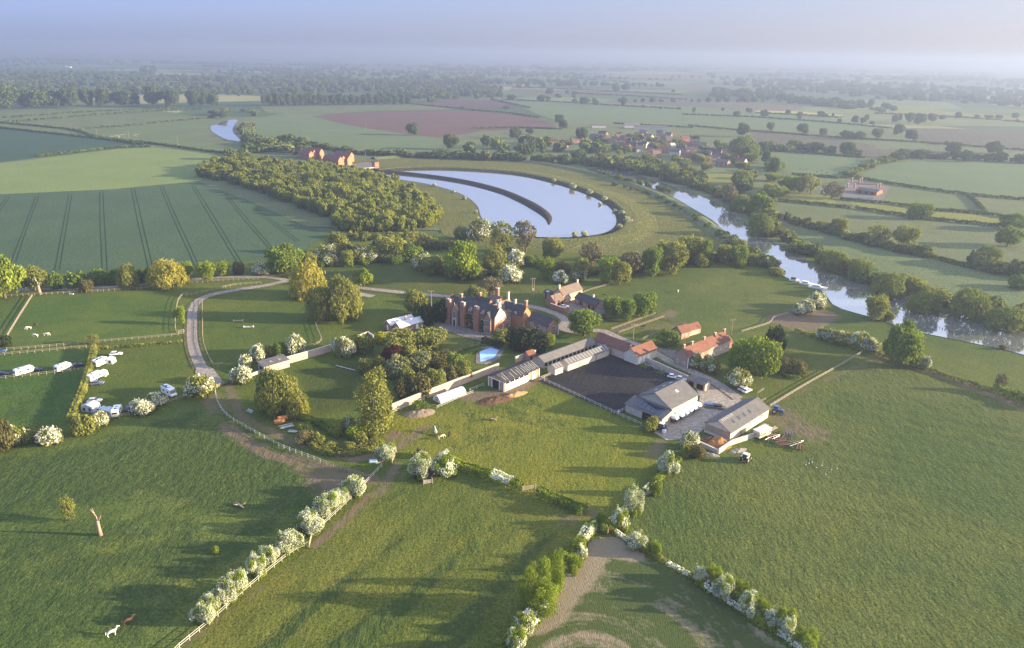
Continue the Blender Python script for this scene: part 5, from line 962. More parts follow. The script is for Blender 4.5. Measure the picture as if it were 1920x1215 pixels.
for x, y, w, d, z0, z1, mt in ((31.2, 15.7, .9, 1.3, 9.3, 12.2, BR), (25.5, 15.7, .8, .9, 9.4, 11.6, CREAM), (19.8, 18.3, .9, .9, 9.3, 13.2, CREAM), (19.8, 10.5, .9, .9, 9.3, 11.6, CREAM), (12.6, 20.0, 1.6, 1.3, 9.0, 13.2, BR), (9.0, 12.0, 1.0, 1.0, 10, 12.4, BR), (5.0, 3.8, 1.4, .9, 11, 13, BR)): m.chim(x, y, w, d, z0, z1, mt, 2)
# ================================================================== annexe
a = Bd('annexe', (990, 599), (1027, 613), 'detached brick annexe with slate roof and tall mullioned gable window', 'annexe', z=5, C=(1046, 606)); a.block(0, a.L, 0, a.D, 5, 7.9, 'x', BR, SLATE)
for x in (a.L*.22, a.L*.60, a.L*.84): a.win('F', x, 3.6, 1.7, 1.5, 0, (3, 2))
a.win('F', a.L*.25, 1.2, 1.0, .8, 0, (2, 1)); a.win('R', a.D*.5, 2.6, 2.4, 3.6, a.L, (4, 3), STONE); b = MB(); b.box(a.L-.02, a.L+.12, a.D-.3, a.D+.12, 0, 5.2); a.part(b, 'downpipe', WHITE)
# ================================================================== bungalow
w = Bd('bungalow', (750, 614), (794, 602), 'low brick bungalow with two white metal roofs', 'bungalow', z=2.6, D=9.4)
for i in (0, 1):
    w.block(0 if i == 0 else -1.5, w.L if i == 0 else w.L-1.5, i*4.72, i*4.72+4.66, 2.6, 4.1, 'x', BR, WHITER, .3)
for x in (2, 5.5): w.win('F', x, 1.4, 1.6, 1.1, 0, (3, 1))
w.slab('F', w.L*.72, 0, 2.1, 1.3, 0, WHITE); w.win('F', w.L*.92, 1.4, .9, 1.2, 0); w.slab('L', 2.3, 0, 2.1, 2.0, 0, WHITE); w.slab('L', 7, 0, 2.1, 1.0, -1.5, WHITE); w.chim(w.L*.5, 4.6, .6, .6, 2.6, 4.9, BR, 1)
b = MB(); b.box(-6.5, -1.7, -1.5, 5, 0, .18); w.part(b, 'terrace', STONE)
tb = empty('garden_table', (*(G(735, 618)), .05), .3, 'blue covered table on the bungalow terrace', 'table'); b = MB(); b.box(-1, 1, -.6, .6, .68, .74); b.build('table_top', plain('blue_cover', (.25, .38, .62)), tb)
for i in (-1, 1):
    for j in (-1, 1): b = MB(); b.box(i*.85-.04, i*.85+.04, j*.45-.04, j*.45+.04, 0, .68); b.build('leg', WHITE, tb)
# ================================================================== coach house group
c = Bd('coach_house', (1056, 554), (1092, 542), 'brick coach house with brown tiled roof around a small yard', 'coach house', z=4, D=6)
c.block(0, c.L, 0, 6, 4, 6.8, 'x', WALLC, BROWNT); c.chim(0.4, 3, .8, .8, 6.3, 8.3, CREAM, 1); c.chim(c.L-.5, 3, .8, .8, 6.3, 8.1, CREAM, 1)
for x in (2.5, 5, 7.5, 10): c.win('F', min(x, c.L-.8), 2.9, 1.0, 1.0, 0)
c.block(-7.5, -.04, -1.5, 4.5, 2.6, 5.2, 'x', BR, BROWNT, hip=2.5); c.slab('F', -5.2, 0, 2, 1.4, -1.5, DARK); c.slab('F', -2.4, 0, 2, 1.1, -1.5, DARK)
c2 = Bd('stable_range', (1078, 558), (1122, 575), 'slate roofed stable range with brick end block beside the coach house', 'stables', z=2.8, D=5.5)
c2.block(0, c2.L, 0, 5.5, 2.8, 5.0, 'x', BR, SLATE); c2.block(c2.L+.03, c2.L+4.6, -1, 7.2, 3.6, 5.6, 'y', wallmat('orange_end', (.40, .17, .09), (.47, .22, .12)), BROWNT); c2.chim(c2.L*.6, 2.75, .7, .7, 4.6, 6.2, CREAM, 1)
for x in (1.5, 7): c2.win('F', x, 1.5, 1.1, 1.1, 0)
for x in (4.2, 10, 13): c2.slab('F', min(x, c2.L-1), 0, 2, 1.1, 0, DARK)
c2.slab('R', 3, 1.8, 2.6, .8, c2.L+4.63, DARK, 'hatch')
c3 = Bd('outhouse', (1112, 584), (1126, 590), 'small slate roofed brick outhouse at the stable yard corner', 'outhouse', z=2.3, D=4); c3.mono(0, c3.L, 0, 4, 2.1, 2.9, BR, GREYR); c3.slab('F', c3.L/2, 0, 1.9, .9, 0, DARK)
c4 = Bd('garden_shed', (1019, 547), (1033, 553), 'dark shed with pale skylights left of the coach house', 'shed', z=2.3, D=4.5); c4.block(0, c4.L, 0, 4.5, 2.2, 3.1, 'x', TIMB, BLACKR); roofpatch(c4, 1, 3, .3, .7, 2.25, 2.2, 3.1, 0, 'skylight', LEAD); c4.slab('F', 2, 0, 1.9, 1, 0, DARK)
# ================================================================== farm sheds
s1 = Bd('livestock_shed', (946, 717), (1012, 689), 'long black roofed shed with white panels beside the garden wall', 'shed', z=3.7, D=8.0)
Ls = s1.L; s1.block(0, Ls, 0, 8, 3.7, 5.3, 'x', TIMB, BLACKR, .35)
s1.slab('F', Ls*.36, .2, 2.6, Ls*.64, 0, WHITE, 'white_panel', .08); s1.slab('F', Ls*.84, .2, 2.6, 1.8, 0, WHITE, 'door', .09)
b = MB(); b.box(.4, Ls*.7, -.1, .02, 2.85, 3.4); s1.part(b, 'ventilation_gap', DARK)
for f in (.02, .14, .27, .40, .53, .68, .78, .98): b = MB(); b.box(Ls*f-.12, Ls*f+.12, -.16, -.09, 0, 3.7); s1.part(b, 'post', WHITE)
s1.slab('L', 4.2, .0, 3.2, 3.4, 0, DARK, 'doorway', .04)
for y in (.2, 2.4, 6.0, 7.8): b = MB(); b.box(-.16, -.05, y-.14, y+.14, 0, 3.9); s1.part(b, 'post', WHITE)
b = MB(); b.box(-.2, -.06, .1, 7.9, 3.4, 3.65); s1.part(b, 'lintel', WHITE)
for i, f in enumerate((.06, .12, .28, .38, .46, .52, .60, .66, .71, .76, .81, .86, .91, .96)): roofpatch(s1, Ls*f-.07, Ls*f+.07, .02 if i % 3 else .1, .96 if i % 2 else .7, 4, 3.7, 5.3, 0, 'roof_strip', LEAD)
def stable(A, B, D, e, r, label, wall, roof, doors=None, kind='x', rp=0, dm=DARK, dw=1.0):
    q = Bd('stable_block', A, B, label, 'stables', z=e, D=D); q.block(0, q.L, 0, D, e, r, 'x', wall, roof, .3)
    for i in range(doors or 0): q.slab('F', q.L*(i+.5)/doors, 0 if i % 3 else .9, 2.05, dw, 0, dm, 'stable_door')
    for i in range(rp): roofpatch(q, q.L*(i+.5)/rp-.1, q.L*(i+.5)/rp+.1, .02, .97, D/2, e, r, 0, 'roof_strip', LEAD)
    return q
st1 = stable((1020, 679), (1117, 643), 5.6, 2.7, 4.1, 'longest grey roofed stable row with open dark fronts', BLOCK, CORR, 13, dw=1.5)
st2 = stable((1065, 684), (1142, 655), 4.6, 2.7, 3.9, 'cream walled stable row along the arena edge', CREAM, CORR, 0, rp=14); [st2.slab('F', st2.L*f, 0, 2.1, .7, 0, TIMB) for f in (.28, .68)]
st3 = stable((1041, 692), (1056, 686.5), 4.0, 2.6, 3.6, 'small cream stable at the arena corner', CREAM, CORR, 0, rp=3)
rb = Bd('red_roofed_barn', (1114, 637.5), (1173, 659.5), 'L-shaped brick barn with red pantile roofs and garage doors', 'barn', z=3.4, D=6)
rb.block(0, rb.L-.05, 0, 6, 3.4, 5.9, 'x', WALLC, PAN)
x1, y1 = rb.loc(1208, 646, 3.4); rb.block(rb.L-.02, rb.L+6.2, -.6, max(y1, 8), 3.6, 6.0, 'y', CREAM, PAN)
for y in (1.4, 4.0, 6.6): rb.slab('R', y, 0, 2.6, 1.9, rb.L+6.2, WHITE, 'garage_door')
for x in (4, 9): rb.slab('F', x, 0, 2.2, 1.0, 0, TIMB)
oh = Bd('brick_outhouse', (992, 668), (1004, 664), 'tiny brick outhouse with red roof behind the garden wall', 'outhouse', z=2.4, D=3.4); oh.block(0, oh.L, 0, 3.4, 2.4, 3.8, 'x', BR2, PAN); oh.slab('F', 1.2, 0, 1.9, .8, 0, DARK)
bb_ = Bd('big_barn', (1258, 766), (1308, 740), 'big grey gabled barn with solar panels on its lean-to', 'barn', z=4.6, C=(1228, 752)); y_ = bb_.loc(1200, 743, 4.2)[1]; DB = max(13, min(y_, 17)); LB = bb_.L
bb_.block(0, LB, 0, DB, 4.6, 7.9, 'x', BLOCK, GREYR, .4); b = MB(); b.box(.1, LB, -.08, .02, 2.6, 4.4); bb_.part(b, 'cladding', CREAM)
for f in (.2, .45, .7, .92): b = MB(); b.box(LB*f-.12, LB*f+.12, -.14, -.07, 0, 4.6); bb_.part(b, 'post', TIMB)
roofpatch(bb_, LB*.52, LB*.60, .52, .68, DB/2, 4.6, 7.9, 0, 'skylight', LEAD)
for f in (.25, .55, .8):
    b = MB(); yy = DB*.72; zz = 4.6+(7.9-4.6)*((DB-yy)/(DB/2))+.22; b.add([(LB*f, yy-.5, zz+.23), (LB*f+1.6, yy-.5, zz+.23), (LB*f+1.6, yy+.5, zz-.2), (LB*f, yy+.5, zz-.2)], [(0, 1, 2, 3)]); b.build('skylight', LEAD, bb_.last)
b = MB(); b.yprism([(-5.2, 0), (-.02, 0), (-.02, 4.2), (-5.2, 2.9)], -.5, DB+1.2); bb_.part(b, 'lean_to', BLOCK)
b = MB(); b.yprism([(-5.6, 2.85), (-.02, 4.26), (-.02, 4.4), (-5.6, 3.0)], -.8, DB+1.5); lt = bb_.part(b, 'lean_to_roof', GREYR)
for i in range(5):
    y0 = 1.2+i*2.05; b = MB(); b.add([(-4.9, y0, 3.24), (-1.2, y0, 4.19), (-1.2, y0+1.9, 4.19), (-4.9, y0+1.9, 3.24), (-4.9, y0, 3.32), (-1.2, y0, 4.27), (-1.2, y0+1.9, 4.27), (-4.9, y0+1.9, 3.32)], [(0, 1, 2, 3), (4, 5, 6, 7), (0, 1, 5, 4), (3, 2, 6, 7), (0, 4, 7, 3), (1, 2, 6, 5)]); b.build('solar_panel', SOLAR, lt)
bb_.slab('L', DB*.42, 0, 2.6, 3.6, -5.2, DARK, 'doorway')
ss = Bd('open_shed', (1290, 710), (1322, 721), 'small open fronted timber shed beside the farm track', 'shed', z=2.6, C=(1333, 715)); ss.block(0, ss.L, 0, max(ss.D, 3.4), 2.5, 3.3, 'x', TIMB, GREYR, .25, ridge=.75); ss.slab('F', ss.L*.2, 0, 2, 2.2, 0, DARK, 'opening'); ss.slab('F', ss.L*.72, 0, 2, 2.6, 0, DARK, 'opening'); ss.slab('R', 1.7, 0, 2.4, 3.0, ss.L, CREAM, 'gable_panel')
lb = Bd('long_barn', (1370, 811), (1442, 766), 'long cream walled barn with grey roof at the field edge', 'barn', z=3.3, C=(1398, 783)); yb_ = lb.loc(1327, 795, 3.3)[1]; DL = max(9, min(13, yb_)); LL = lb.L
lb.block(0, LL, 0, DL, 3.3, 5.6, 'x', CREAM, GREYR, .35); b = MB(); b.box(-.06, .0, .1, DL-.1, .9, 3.2); lb.part(b, 'cladding', TIMB)
for f in (.18, .32, .46, .6): roofpatch(lb, LL*f, LL*f+1.1, .35, .62, DL/2, 3.3, 5.6, 0, 'skylight', GLASS)
for i in range(9): roofpatch(lb, 1.2+i*.75, 1.35+i*.75, .78, .98, DL/2, 3.3, 5.6, 0, 'roof_strip', LEAD)
for f in (.5, .8): lb.win('F', LL*f, 2.4, 1.2, .7, 0, (2, 1))
lb.slab('F', LL*.28, 0, 1.9, 1.2, 0, TIMB)
ct = Bd('cottage_row', (1291, 670), (1370, 638), 'long row of farm cottages with orange pantile roof', 'cottages', z=4.6, D=6.2); LC = ct.L
ct.block(0, LC*.5, 0, 6.2, 4.5, 7.3, 'x', BR2, PAN, .2); ct.block(LC*.5+.02, LC, .2, 6.3, 4.7, 7.6, 'x', WALLC, PAN, .2); ct.block(LC+.03, LC+4.2, 1.5, 6.5, 2.6, 4.6, 'x', BR, PAN, .2)
for f in (.02, .2, .48, .74, .97): ct.chim(LC*f+.3, 3.1, .8, .7, 6.8, 8.6, BR2, 1)
for f in (.08, .2, .33, .46, .56, .68, .8, .92):
    for z in (1.4, 3.7): ct.win('F', LC*f, z, 1.0, 1.0, 0 if f < .5 else .2)
for y in (1.6, 4.6): ct.win('L', y, 1.5, .9, 1.1, 0)
b = MB(); b.box(-.12, .0, -.15, .1, 0, 4.6); ct.part(b, 'downpipe', WHITE)
r1 = Bd('red_cottage', (1278, 625), (1294, 620.5), 'small brick cottage with two red pantile roofs beyond the cottage row', 'cottage', z=2.8, D=5.2); r1.block(0, r1.L, 0, 5.2, 2.9, 5.0, 'x', BR2, PAN); r1.block(r1.L+.03, r1.L+7.6, .8, 5.0, 2.5, 4.4, 'x', WALLC, PAN)
for f in (1.2, 3.0, r1.L+2, r1.L+4, r1.L+6): r1.win('F', f, 1.5, .9, .9, 0 if f < r1.L else .8)
r1.slab('F', 2.1, 0, 2.0, .9, 0, REDD)
gs = Bd('long_shed', (495, 688), (542, 674.5), 'long low shed with grey roof against the garden wall', 'shed', z=2.9, D=4.6); gs.mono(0, gs.L, 0, 4.6, 2.9, 3.5, BLOCK, GREYR); b = MB(); 
for x in (3.2, 6.6): b = MB(); b.box(x, x+1.1, 1.6, 2.8, 3.3, 3.42); b.build('skylight', TIMB, gs.last)
gs.slab('L', 2.3, 0, 2.3, 2.6, 0, DARK, 'opening')
# garden walls: one thing each
def gwall(name, pts, h, th, mat, label, cope=STONE, k=1, cat='wall'):
    P = smooth(g_(pts), k); o = empty(name, (*P[0], 0), 0, label, cat); b = MB(); c = MB()
    for p, q in zip(P[:-1], P[1:]):
        d = q-p; L_ = np.linalg.norm(d); m_ = (p+q)/2-P[0]; b.obox(m_, d/L_, L_, th, 0, h); c.obox(m_, d/L_, L_+.02, th+.12, h, h+.1)
    b.build('brickwork', mat, o); c.build('coping', cope, o); return o
gwall('garden_wall', [(494, 697.5), (541, 681.5), (600, 665), (622, 658)], 2.8, .4, WALLC, 'sunlit cream brick wall running right from the long shed'); gwall('garden_wall', [(735, 772.5), (800, 746), (870, 719), (935, 694)], 2.8, .4, WALLC, 'long pale brick wall behind the polytunnel'); gwall('garden_wall', [(966, 680), (990, 671), (1004, 667)], 2.4, .4, WALLC, 'short wall between whitebeam and brick outhouse')
gwall('low_wall', [(468, 707), (480, 702), (494, 697.5)], 1.0, .35, STONE, 'low white wall left of the long shed'); gwall('yard_wall', [(1032, 577), (1058, 586.5), (1066, 582)], 2.2, .35, BR, 'red brick wall round the coach house yard'); gwall('yard_wall', [(1124, 640), (1060, 655)], .01, .3, WALLC, 'x') if 0 else None
gwall('concrete_wall', [(1347, 851), (1372, 834), (1418, 819)], 1.6, .3, STONE, 'white concrete wall right of the dung heap'); gwall('concrete_wall', [(1306, 832), (1330, 843), (1347, 851)], 1.2, .4, BLOCK, 'rough block wall below the dung heap')
gwall('arena_wall', [(1175, 664), (1230, 686), (1290, 713)], 1.7, .3, WALLC, 'long brick wall between the arena and the track')
gwall('terrace_wall', [(672, 632), (690, 625), (700, 632)], .8, .3, STONE, 'short pale terrace wall by the yellow bush')
# polytunnel
P0, P1 = G(826, 758), G(874.5, 740); u = (P1-P0)/np.linalg.norm(P1-P0); Lp = np.linalg.norm(P1-P0); pt = empty('polytunnel', (*P0, 0), math.atan2(u[1], u[0]), 'white arched polytunnel beside the garden wall', 'polytunnel')
arc = [(2.1+2.1*math.cos(PI*i/12), .15+2.3*math.sin(PI*i/12)) for i in range(13)]; b = MB(); b.xprism(arc, 0, Lp); b.build('cover', plain('white_film', (.72, .68, .66), .35, .06), pt)
for i in range(7): b = MB(); x = Lp*i/6; b.tube([(x, a_[0]*1.0+.0, a_[1]+.03) for a_ in arc], .05, 5); b.build('hoop', plain('hoop', (.5, .46, .44)) if i == 0 else bpy.data.materials['hoop'], pt)
b = MB(); b.box(-.06, 0, 1.4, 2.8, 0, 1.9); b.build('door', BLOCK, pt)
# pool
sheet('pool_terrace', GM['court'], [(893, 655), (921, 648), (946, 654), (938, 672), (912, 684), (892, 682)], .09); sheet('pool_water', plain('pool_blue', (.34, .56, .80), .15, .05, spec=.6), [(899, 659), (921, 652.5), (936, 657), (926, 671), (901, 679)], .11)
# waterworks
def hall(px, py, Lh, Wh, e, r, group, ang=(.80, -.60), label=''):
    B_ = G(px, py); u = np.array(ang)/np.linalg.norm(ang); A_ = B_-u*Lh; q = Bd('waterworks_hall', (A_[0], A_[1], 0), (B_[0], B_[1], 0), label, 'brick hall', D=Wh, group=group); q.block(0, Lh, 0, Wh, e, r, 'x', BR, MAROON, .2)
    b = MB(); b.xprism([(.1, .1), (Wh-.1, .1), (Wh-.1, e), (Wh/2, r-.1), (.1, e)], Lh+.02, Lh+.08); q.part(b, 'gable', bpy.data.materials['sunlit_orange_brick']); q.win('R', Wh/2, e*.6, 1.2, 1.6, Lh+.08, (2, 1)); return q  # sun-facing gable gets its own brighter brick, sunlight put into the colour
for i, (px, py) in enumerate([(580, 300), (586.5, 298.5), (593, 297.5), (600, 298.5)]): hall(px, py, 18 if i < 3 else 22, 6.0, 6.0+.4*i, 9.0+.6*i, 'gabled waterworks halls', label='red brick hall with pointed gable in the left waterworks group')
for i, (px, py) in enumerate([(635, 313), (640.5, 311.5), (652, 311), (656, 304)]): hall(px, py, 24, 6.2, 6.6, 10.0, 'gabled waterworks halls', label='red brick hall with pointed gable in the right waterworks group')
tw = Bd('intake_tower', (703, 318), (711, 317), 'small square brick tower at the reservoir inlet', 'tower', D=4.5); tw.block(0, tw.L, 0, 4.5, 7, 7, 'x', BR, None); b = MB(); b.box(-.2, tw.L+.2, -.2, 4.7, 7.02, 7.4); tw.part(b, 'roof', SLATE); tw.win('F', tw.L/2, 4, 1, 1.4, 0); b = MB(); b.box(-14, -.1, .5, 3.4, 1.6, 2.4); tw.part(b, 'walkway', STONE)
sheet('waterworks_yard', GM['court'], [(655, 308), (690, 304), (712, 312), (700, 322), (668, 322), (640, 316)], .1)
sheet('construction_platform', GM['court'], [(1580, 356), (1592, 336), (1668, 350), (1652, 382), (1578, 372)], .1); sheet('settling_pool', plain('dark_pool', (.03, .05, .055), .3, spec=.3), [(1592, 368), (1640, 371), (1634, 378), (1586, 374)], .12)
for i, (px, py, h) in enumerate([(1589, 352, 4), (1597, 341, 3.8), (1602, 353, 4), (1611, 345, 4.8), (1615, 343, 4.8), (1644, 352, 3.4), (1649, 353, 4.4)]):
    x, y = G(px, py); o = empty('brick_pier', (x, y, 0), .3, 'pinkish brick pier standing on the construction platform', 'pier', 'brick piers on the construction platform'); b = MB(); b.box(-.5, .5, -.7, .7, 0, h); b.build('shaft', BR2, o); b = MB(); b.box(-.65, .65, -.85, .85, h, h+.25); b.build('cap', STONE, o)
ph = Bd('pump_building', (1604, 362), (1643, 367), 'low wide brown building on the construction platform', 'building', D=16); ph.block(0, ph.L, 0, 16, 3.0, 4.2, 'x', BR, SLATE); [ph.slab('F', ph.L*f, .3, 2.4, 2.2, 0, DARK, 'opening') for f in (.2, .5, .8)]
x, y = G(1622, 345); o = empty('pipe_rack', (x, y, 0), -.2, 'low rack of reddish pipes on the construction platform', 'pipe rack')
for i in range(7): b = MB(); b.tube([(-9, i*1.6-5, .8), (9, i*1.6-5, .8)], .35, 6); b.build('pipe', BR2, o)
# village
def house(px, py, W_, D_, e, r, ang, wall, roof, label, group='village houses', ch=1):
    x, y = G(px, py); u = np.array([math.cos(ang), math.sin(ang)]); A_ = np.array([x, y])-u*W_/2; B_ = A_+u*W_; q = Bd('village_house', (A_[0], A_[1], 0), (B_[0], B_[1], 0), label, 'house', D=D_, group=group); q.block(0, W_, 0, D_, e, r, 'x', wall, roof, .3)
    for i in range(2 if W_ < 14 else 3):
        for z in (1.5, 4.0): 
            if z < e-.5: q.win('F', W_*(i+.6)/(2.2 if W_ < 14 else 3.2), z, 1.2, 1.2, 0)
    if ch: q.chim(.6, D_/2, .9, .8, r-.5, r+1.4, BR, 1)
    return q
for t_ in [(1173, 281, 8, 7, 4.8, 7.5, -.5, BR, MAROON, 'orange brick house at the left end of the village'), (1192, 281, 17, 9, 5, 8.6, -.35, BR, SLATE, 'big slate roofed house, largest in the village'), (1206, 277, 8, 7, 5, 8, -.7, CREAM, SLATE, 'white gabled house behind the big slate roof'), (1219, 282, 9, 7, 4.8, 7.6, -.6, BR2, SLATE, 'house with orange gable right of the big slate roof'), (1234, 283, 12, 8, 4.6, 7.6, -.2, BR, PAN, 'red roofed village house, left centre'), (1250, 288, 11, 8, 4.8, 7.8, -.3, BR, MAROON, 'maroon roofed house with white door'), (1262, 277, 6, 6, 3, 5.6, .2, CREAM, WHITER, 'little building with white roof in the village'), (1275, 284, 10, 7, 4.8, 7.6, -.5, BR, SLATE, 'dark roofed house with pale chimney, village centre'), (1305, 301, 12, 8, 5, 8, -.5, BR, SLATE, 'slate house with bright orange gable'), (1319, 292, 17, 9, 3.4, 6, -.35, BR2, GREYR, 'wide grey roofed hall behind the slate house'), (1345, 301, 18, 8, 3.2, 5.6, -.1, STONE, GREYR, 'long low pale roofed building right of the hall'), (1362, 300, 11, 8, 4.8, 7.6, -.4, BR, BROWNT, 'brown roofed brick house left of the white one'), (1386, 311, 10, 8, 4.8, 8, -.75, CREAM, PAN, 'white walled house with orange roof, right end of village'), (1056, 276, 10, 7, 4.6, 7.4, -.4, BR, MAROON, 'red house among trees, left of the village'), (1040, 271, 8, 7, 4.4, 7, .2, BR, SLATE, 'slate roofed house partly hidden left of the village'), (1121, 284, 11, 8, 4.6, 7.4, -.3, BR2, BROWNT, 'brown roofed house between the tree groups')]: house(*t_)
rv = random.Random(77)
for i, (px, py) in enumerate([(1112, 262), (1128, 256), (1165, 262), (1205, 254), (1236, 255), (1252, 258), (1286, 266), (1302, 272), (1314, 278), (1340, 290), (1360, 290), (1186, 274), (1200, 286), (1232, 296), (1282, 296), (1180, 268), (1196, 259), (1214, 262), (1228, 268), (1243, 262), (1258, 266), (1272, 269), (1288, 277), (1297, 288), (1332, 284), (1150, 270), (1138, 264), (1160, 280), (1325, 306), (1352, 312), (1098, 272), (1080, 268), (1374, 300), (1264, 292), (1226, 292), (1005, 268), (985, 276)]):
    house(px, py, rv.uniform(8, 15), rv.uniform(6, 8), rv.uniform(4, 5), rv.uniform(6.8, 8), rv.uniform(-.9, .3), rv.choice([BR, BR2, BR, BR, BR2, CREAM]), rv.choice([SLATE, BROWNT, MAROON, PAN, GREYR]), 'small roofed house among the village trees')
for t_ in [(1220, 243, 52, 14, 4, 6, -.12, STONE, GREYR, 'long grey barn behind the village', 'barns behind the village', 0), (1186, 240, 26, 12, 4, 7, .1, STONE, CORR, 'pale roofed barn behind the village', 'barns behind the village', 0), (1123, 240, 22, 12, 4, 6.5, .1, STONE, GREYR, 'smaller barn left of the long grey barns', 'barns behind the village', 0), (628, 162, 14, 9, 5, 9, .2, CREAM, MAROON, 'white farmhouse in the distant woods', 'far houses', 0), (232, 148, 14, 9, 5, 9, .2, CREAM, PAN, 'white house with red roof in the far left woods', 'far houses', 0), (211, 147, 10, 8, 5, 8, .1, CREAM, SLATE, 'small white house in the far left woods', 'far houses', 0), (386, 157, 16, 10, 6, 10, .1, CREAM, SLATE, 'bright white house among the upper left trees', 'far houses', 0), (127, 128, 26, 16, 6, 9, 0, CREAM, WHITER, 'tiny white sheds near the left horizon', 'far houses', 0)]: house(*t_)
# ------------------------------------------------------------------ fences
WOOD = plain('fence_wood', (.32, .27, .21), .85, .25); WOODW = plain('fence_white', (.46, .44, .40), .8, .2)
PM = {}
for nm, mt in (('w', WOOD), ('p', WOODW)): b = MB(); b.box(-.07, .07, -.07, .07, -.1, 1.3); PM[nm] = b.mesh('post', mt)
def fence(pts, label, mat='w', h=1.25, sp=2.4, rails=2, group=None, k=3, fat=.0):
    P = smooth(g_(pts), k); o = empty('rail_fence', (*P[0], 0), 0, label, 'fence', group); b = MB(); mt = WOOD if mat == 'w' else WOODW; D = [0]
    for p, q in zip(P[:-1], P[1:]): D.append(D[-1]+float(np.linalg.norm(q-p)))
    n = max(2, int(D[-1]/sp)); n = min(n, 100); pos = []
    for i in range(n+1):
        d = min(D[-1]-1e-4, D[-1]*i/n); j = max(t for t in range(len(D)-1) if D[t] <= d); f = (d-D[j])/(D[j+1]-D[j]+1e-9); pos.append(P[j]*(1-f)+P[j+1]*f-P[0])
    for p, q in zip(pos[:-1], pos[1:]):
        d = q-p; L_ = np.linalg.norm(d)+1e-6
        for r in range(rails): z = h*(1-.42*r)-.1; b.obox((p+q)/2, d/L_, L_, .05+fat, z-.055-fat*.3, z+.055)
    b.build('rails', mt, o)
    for p in pos: link('post', PM[mat], o, (p[0], p[1], 0), scale=(1.1, 1.1, h/1.25))
    return o
fence([(320, 1233), (340, 1213), (400, 1164), (470, 1101), (540, 1044), (562, 1030), (577, 1025)], 'white rail fence beside the hawthorns, running out at the bottom', 'p', 1.3); fence([(582, 1006), (620, 974), (660, 935), (692, 902), (716, 876)], 'white rail fence beside the upper hawthorns, ending near the gate', 'p', 1.3)
P_ = [G(580, 1027), G(585, 1005)]; o = empty('wooden_board', (*P_[0], 0), math.atan2(*(P_[1]-P_[0])[::-1]), 'solid pale wooden panel in the corner of the white fence', 'fence panel'); b = MB(); b.box(0, float(np.linalg.norm(P_[1]-P_[0])), -.06, .06, .3, 1.3); b.build('board', WOOD, o); b = MB(); b.box(-.1, .1, -.1, .1, 0, 1.4); b.build('post', WOOD, o)
fence([(404, 732), (407, 752), (422, 777), (450, 797), (492, 820), (530, 840), (570, 855), (612, 871)], 'curving white post and rail fence along the dirt lane', 'p'); fence([(612, 871), (645, 882), (695, 898)], 'fence continuing right of the dirt lane curve', 'w')
fence([(0, 556.5), (62, 554), (132, 550), (220, 545), (287, 541)], 'rail fence along the upper edge of the horse paddock'); fence([(350, 556), (400, 545), (440, 536), (490, 532)], 'rail fence above the curving drive'); fence([(360, 531), (420, 527), (485, 524)], 'short rail fence beside the upper lane')
fence([(14, 632), (38, 592), (61, 556)], 'fence climbing from the paddock to the pale dead trunk', fat=.15); fence([(352, 551), (334, 565), (329, 620), (345, 622)], 'fence round the small bright tree at the drive bend')
fence([(0, 658), (60, 654), (180, 643), (329, 630), (345, 623)], 'longer rail fence under the horse paddock'); fence([(-20, 669), (80, 660), (162, 652)], 'shorter rail fence just above the caravans'); fence([(-20, 713), (80, 703), (162, 694)], 'rail fence below the two left caravans')
fence([(379, 563), (380, 607), (382, 645), (400, 685), (418, 683)], 'rail fence along the right side of the drive', h=1.1); fence([(205, 788), (243, 779), (260, 774)], 'rail fence right of the caravan awnings'); fence([(312, 757), (350, 744)], 'short fence right of the motorhome'); fence([(587, 594), (596, 620), (602, 643), (571, 653)], 'park fence below the green willows')
fence([(1040, 701), (1013, 712), (1047, 727), (1094, 749), (1156, 778), (1202, 798)], 'white fence along the lower side of the riding arena', 'p', k=1); fence([(1156, 777), (1188, 762)], 'short white fence at the arena barn corner', 'p'); fence([(1143, 661), (1180, 674), (1240, 697), (1286, 719)], 'fence along the upper side of the riding arena', 'p', k=1)
fence([(1146, 620), (1190, 604), (1229, 590)], 'upper fence of the dirt walkway to the horse meadow', 'w'); fence([(1160, 626), (1205, 610), (1246, 596)], 'lower fence of the dirt walkway to the horse meadow'); fence([(1246, 596), (1280, 607), (1300, 615)], 'fence between horse meadow and dark horse paddock'); fence([(1202, 639), (1227, 629)], 'short fence left of the round green tree')
fence([(1090, 552), (1105, 546), (1146, 534)], 'fence right of the coach house'); fence([(1146, 536), (1150, 560), (1165, 575)], 'wire fence below the coach house hedge') if 0 else None
fence([(1390, 624), (1442, 608), (1450, 598), (1478, 589)], 'pale fence climbing to the riverside hawthorns', fat=.1); fence([(1443, 765), (1510, 724), (1579, 685), (1617, 662)], 'long pale fence from the long barn to the oak', 'w', 1.3, fat=.12); fence([(1484, 614), (1493, 619), (1530, 634)], 'fence at the shelter corner')
fence([(729, 779), (760, 766), (796, 752)], 'low white fence before the garden wall', 'p'); fence([(819, 767), (850, 753), (887, 738)], 'white fence in front of the polytunnel', 'p', k=1); fence([(881, 734), (907, 724)], 'white rails left of the black shed', 'p', k=1); fence([(1275, 862), (1240, 930), (1222, 925)], 'x') if 0 else None
fence([(668, 846), (690, 837), (700, 830)], 'rotten fence at the pond corner'); fence([(1420, 766), (1443, 765)], 'x') if 0 else None
fence([(1352, 742), (1372, 758), (1390, 766)], 'x') if 0 else None
fence([(1420, 740), (1432, 733)], 'short rail beside the farm track end'); fence([(1424, 757), (1436, 751)], 'short rail just above the long barn')
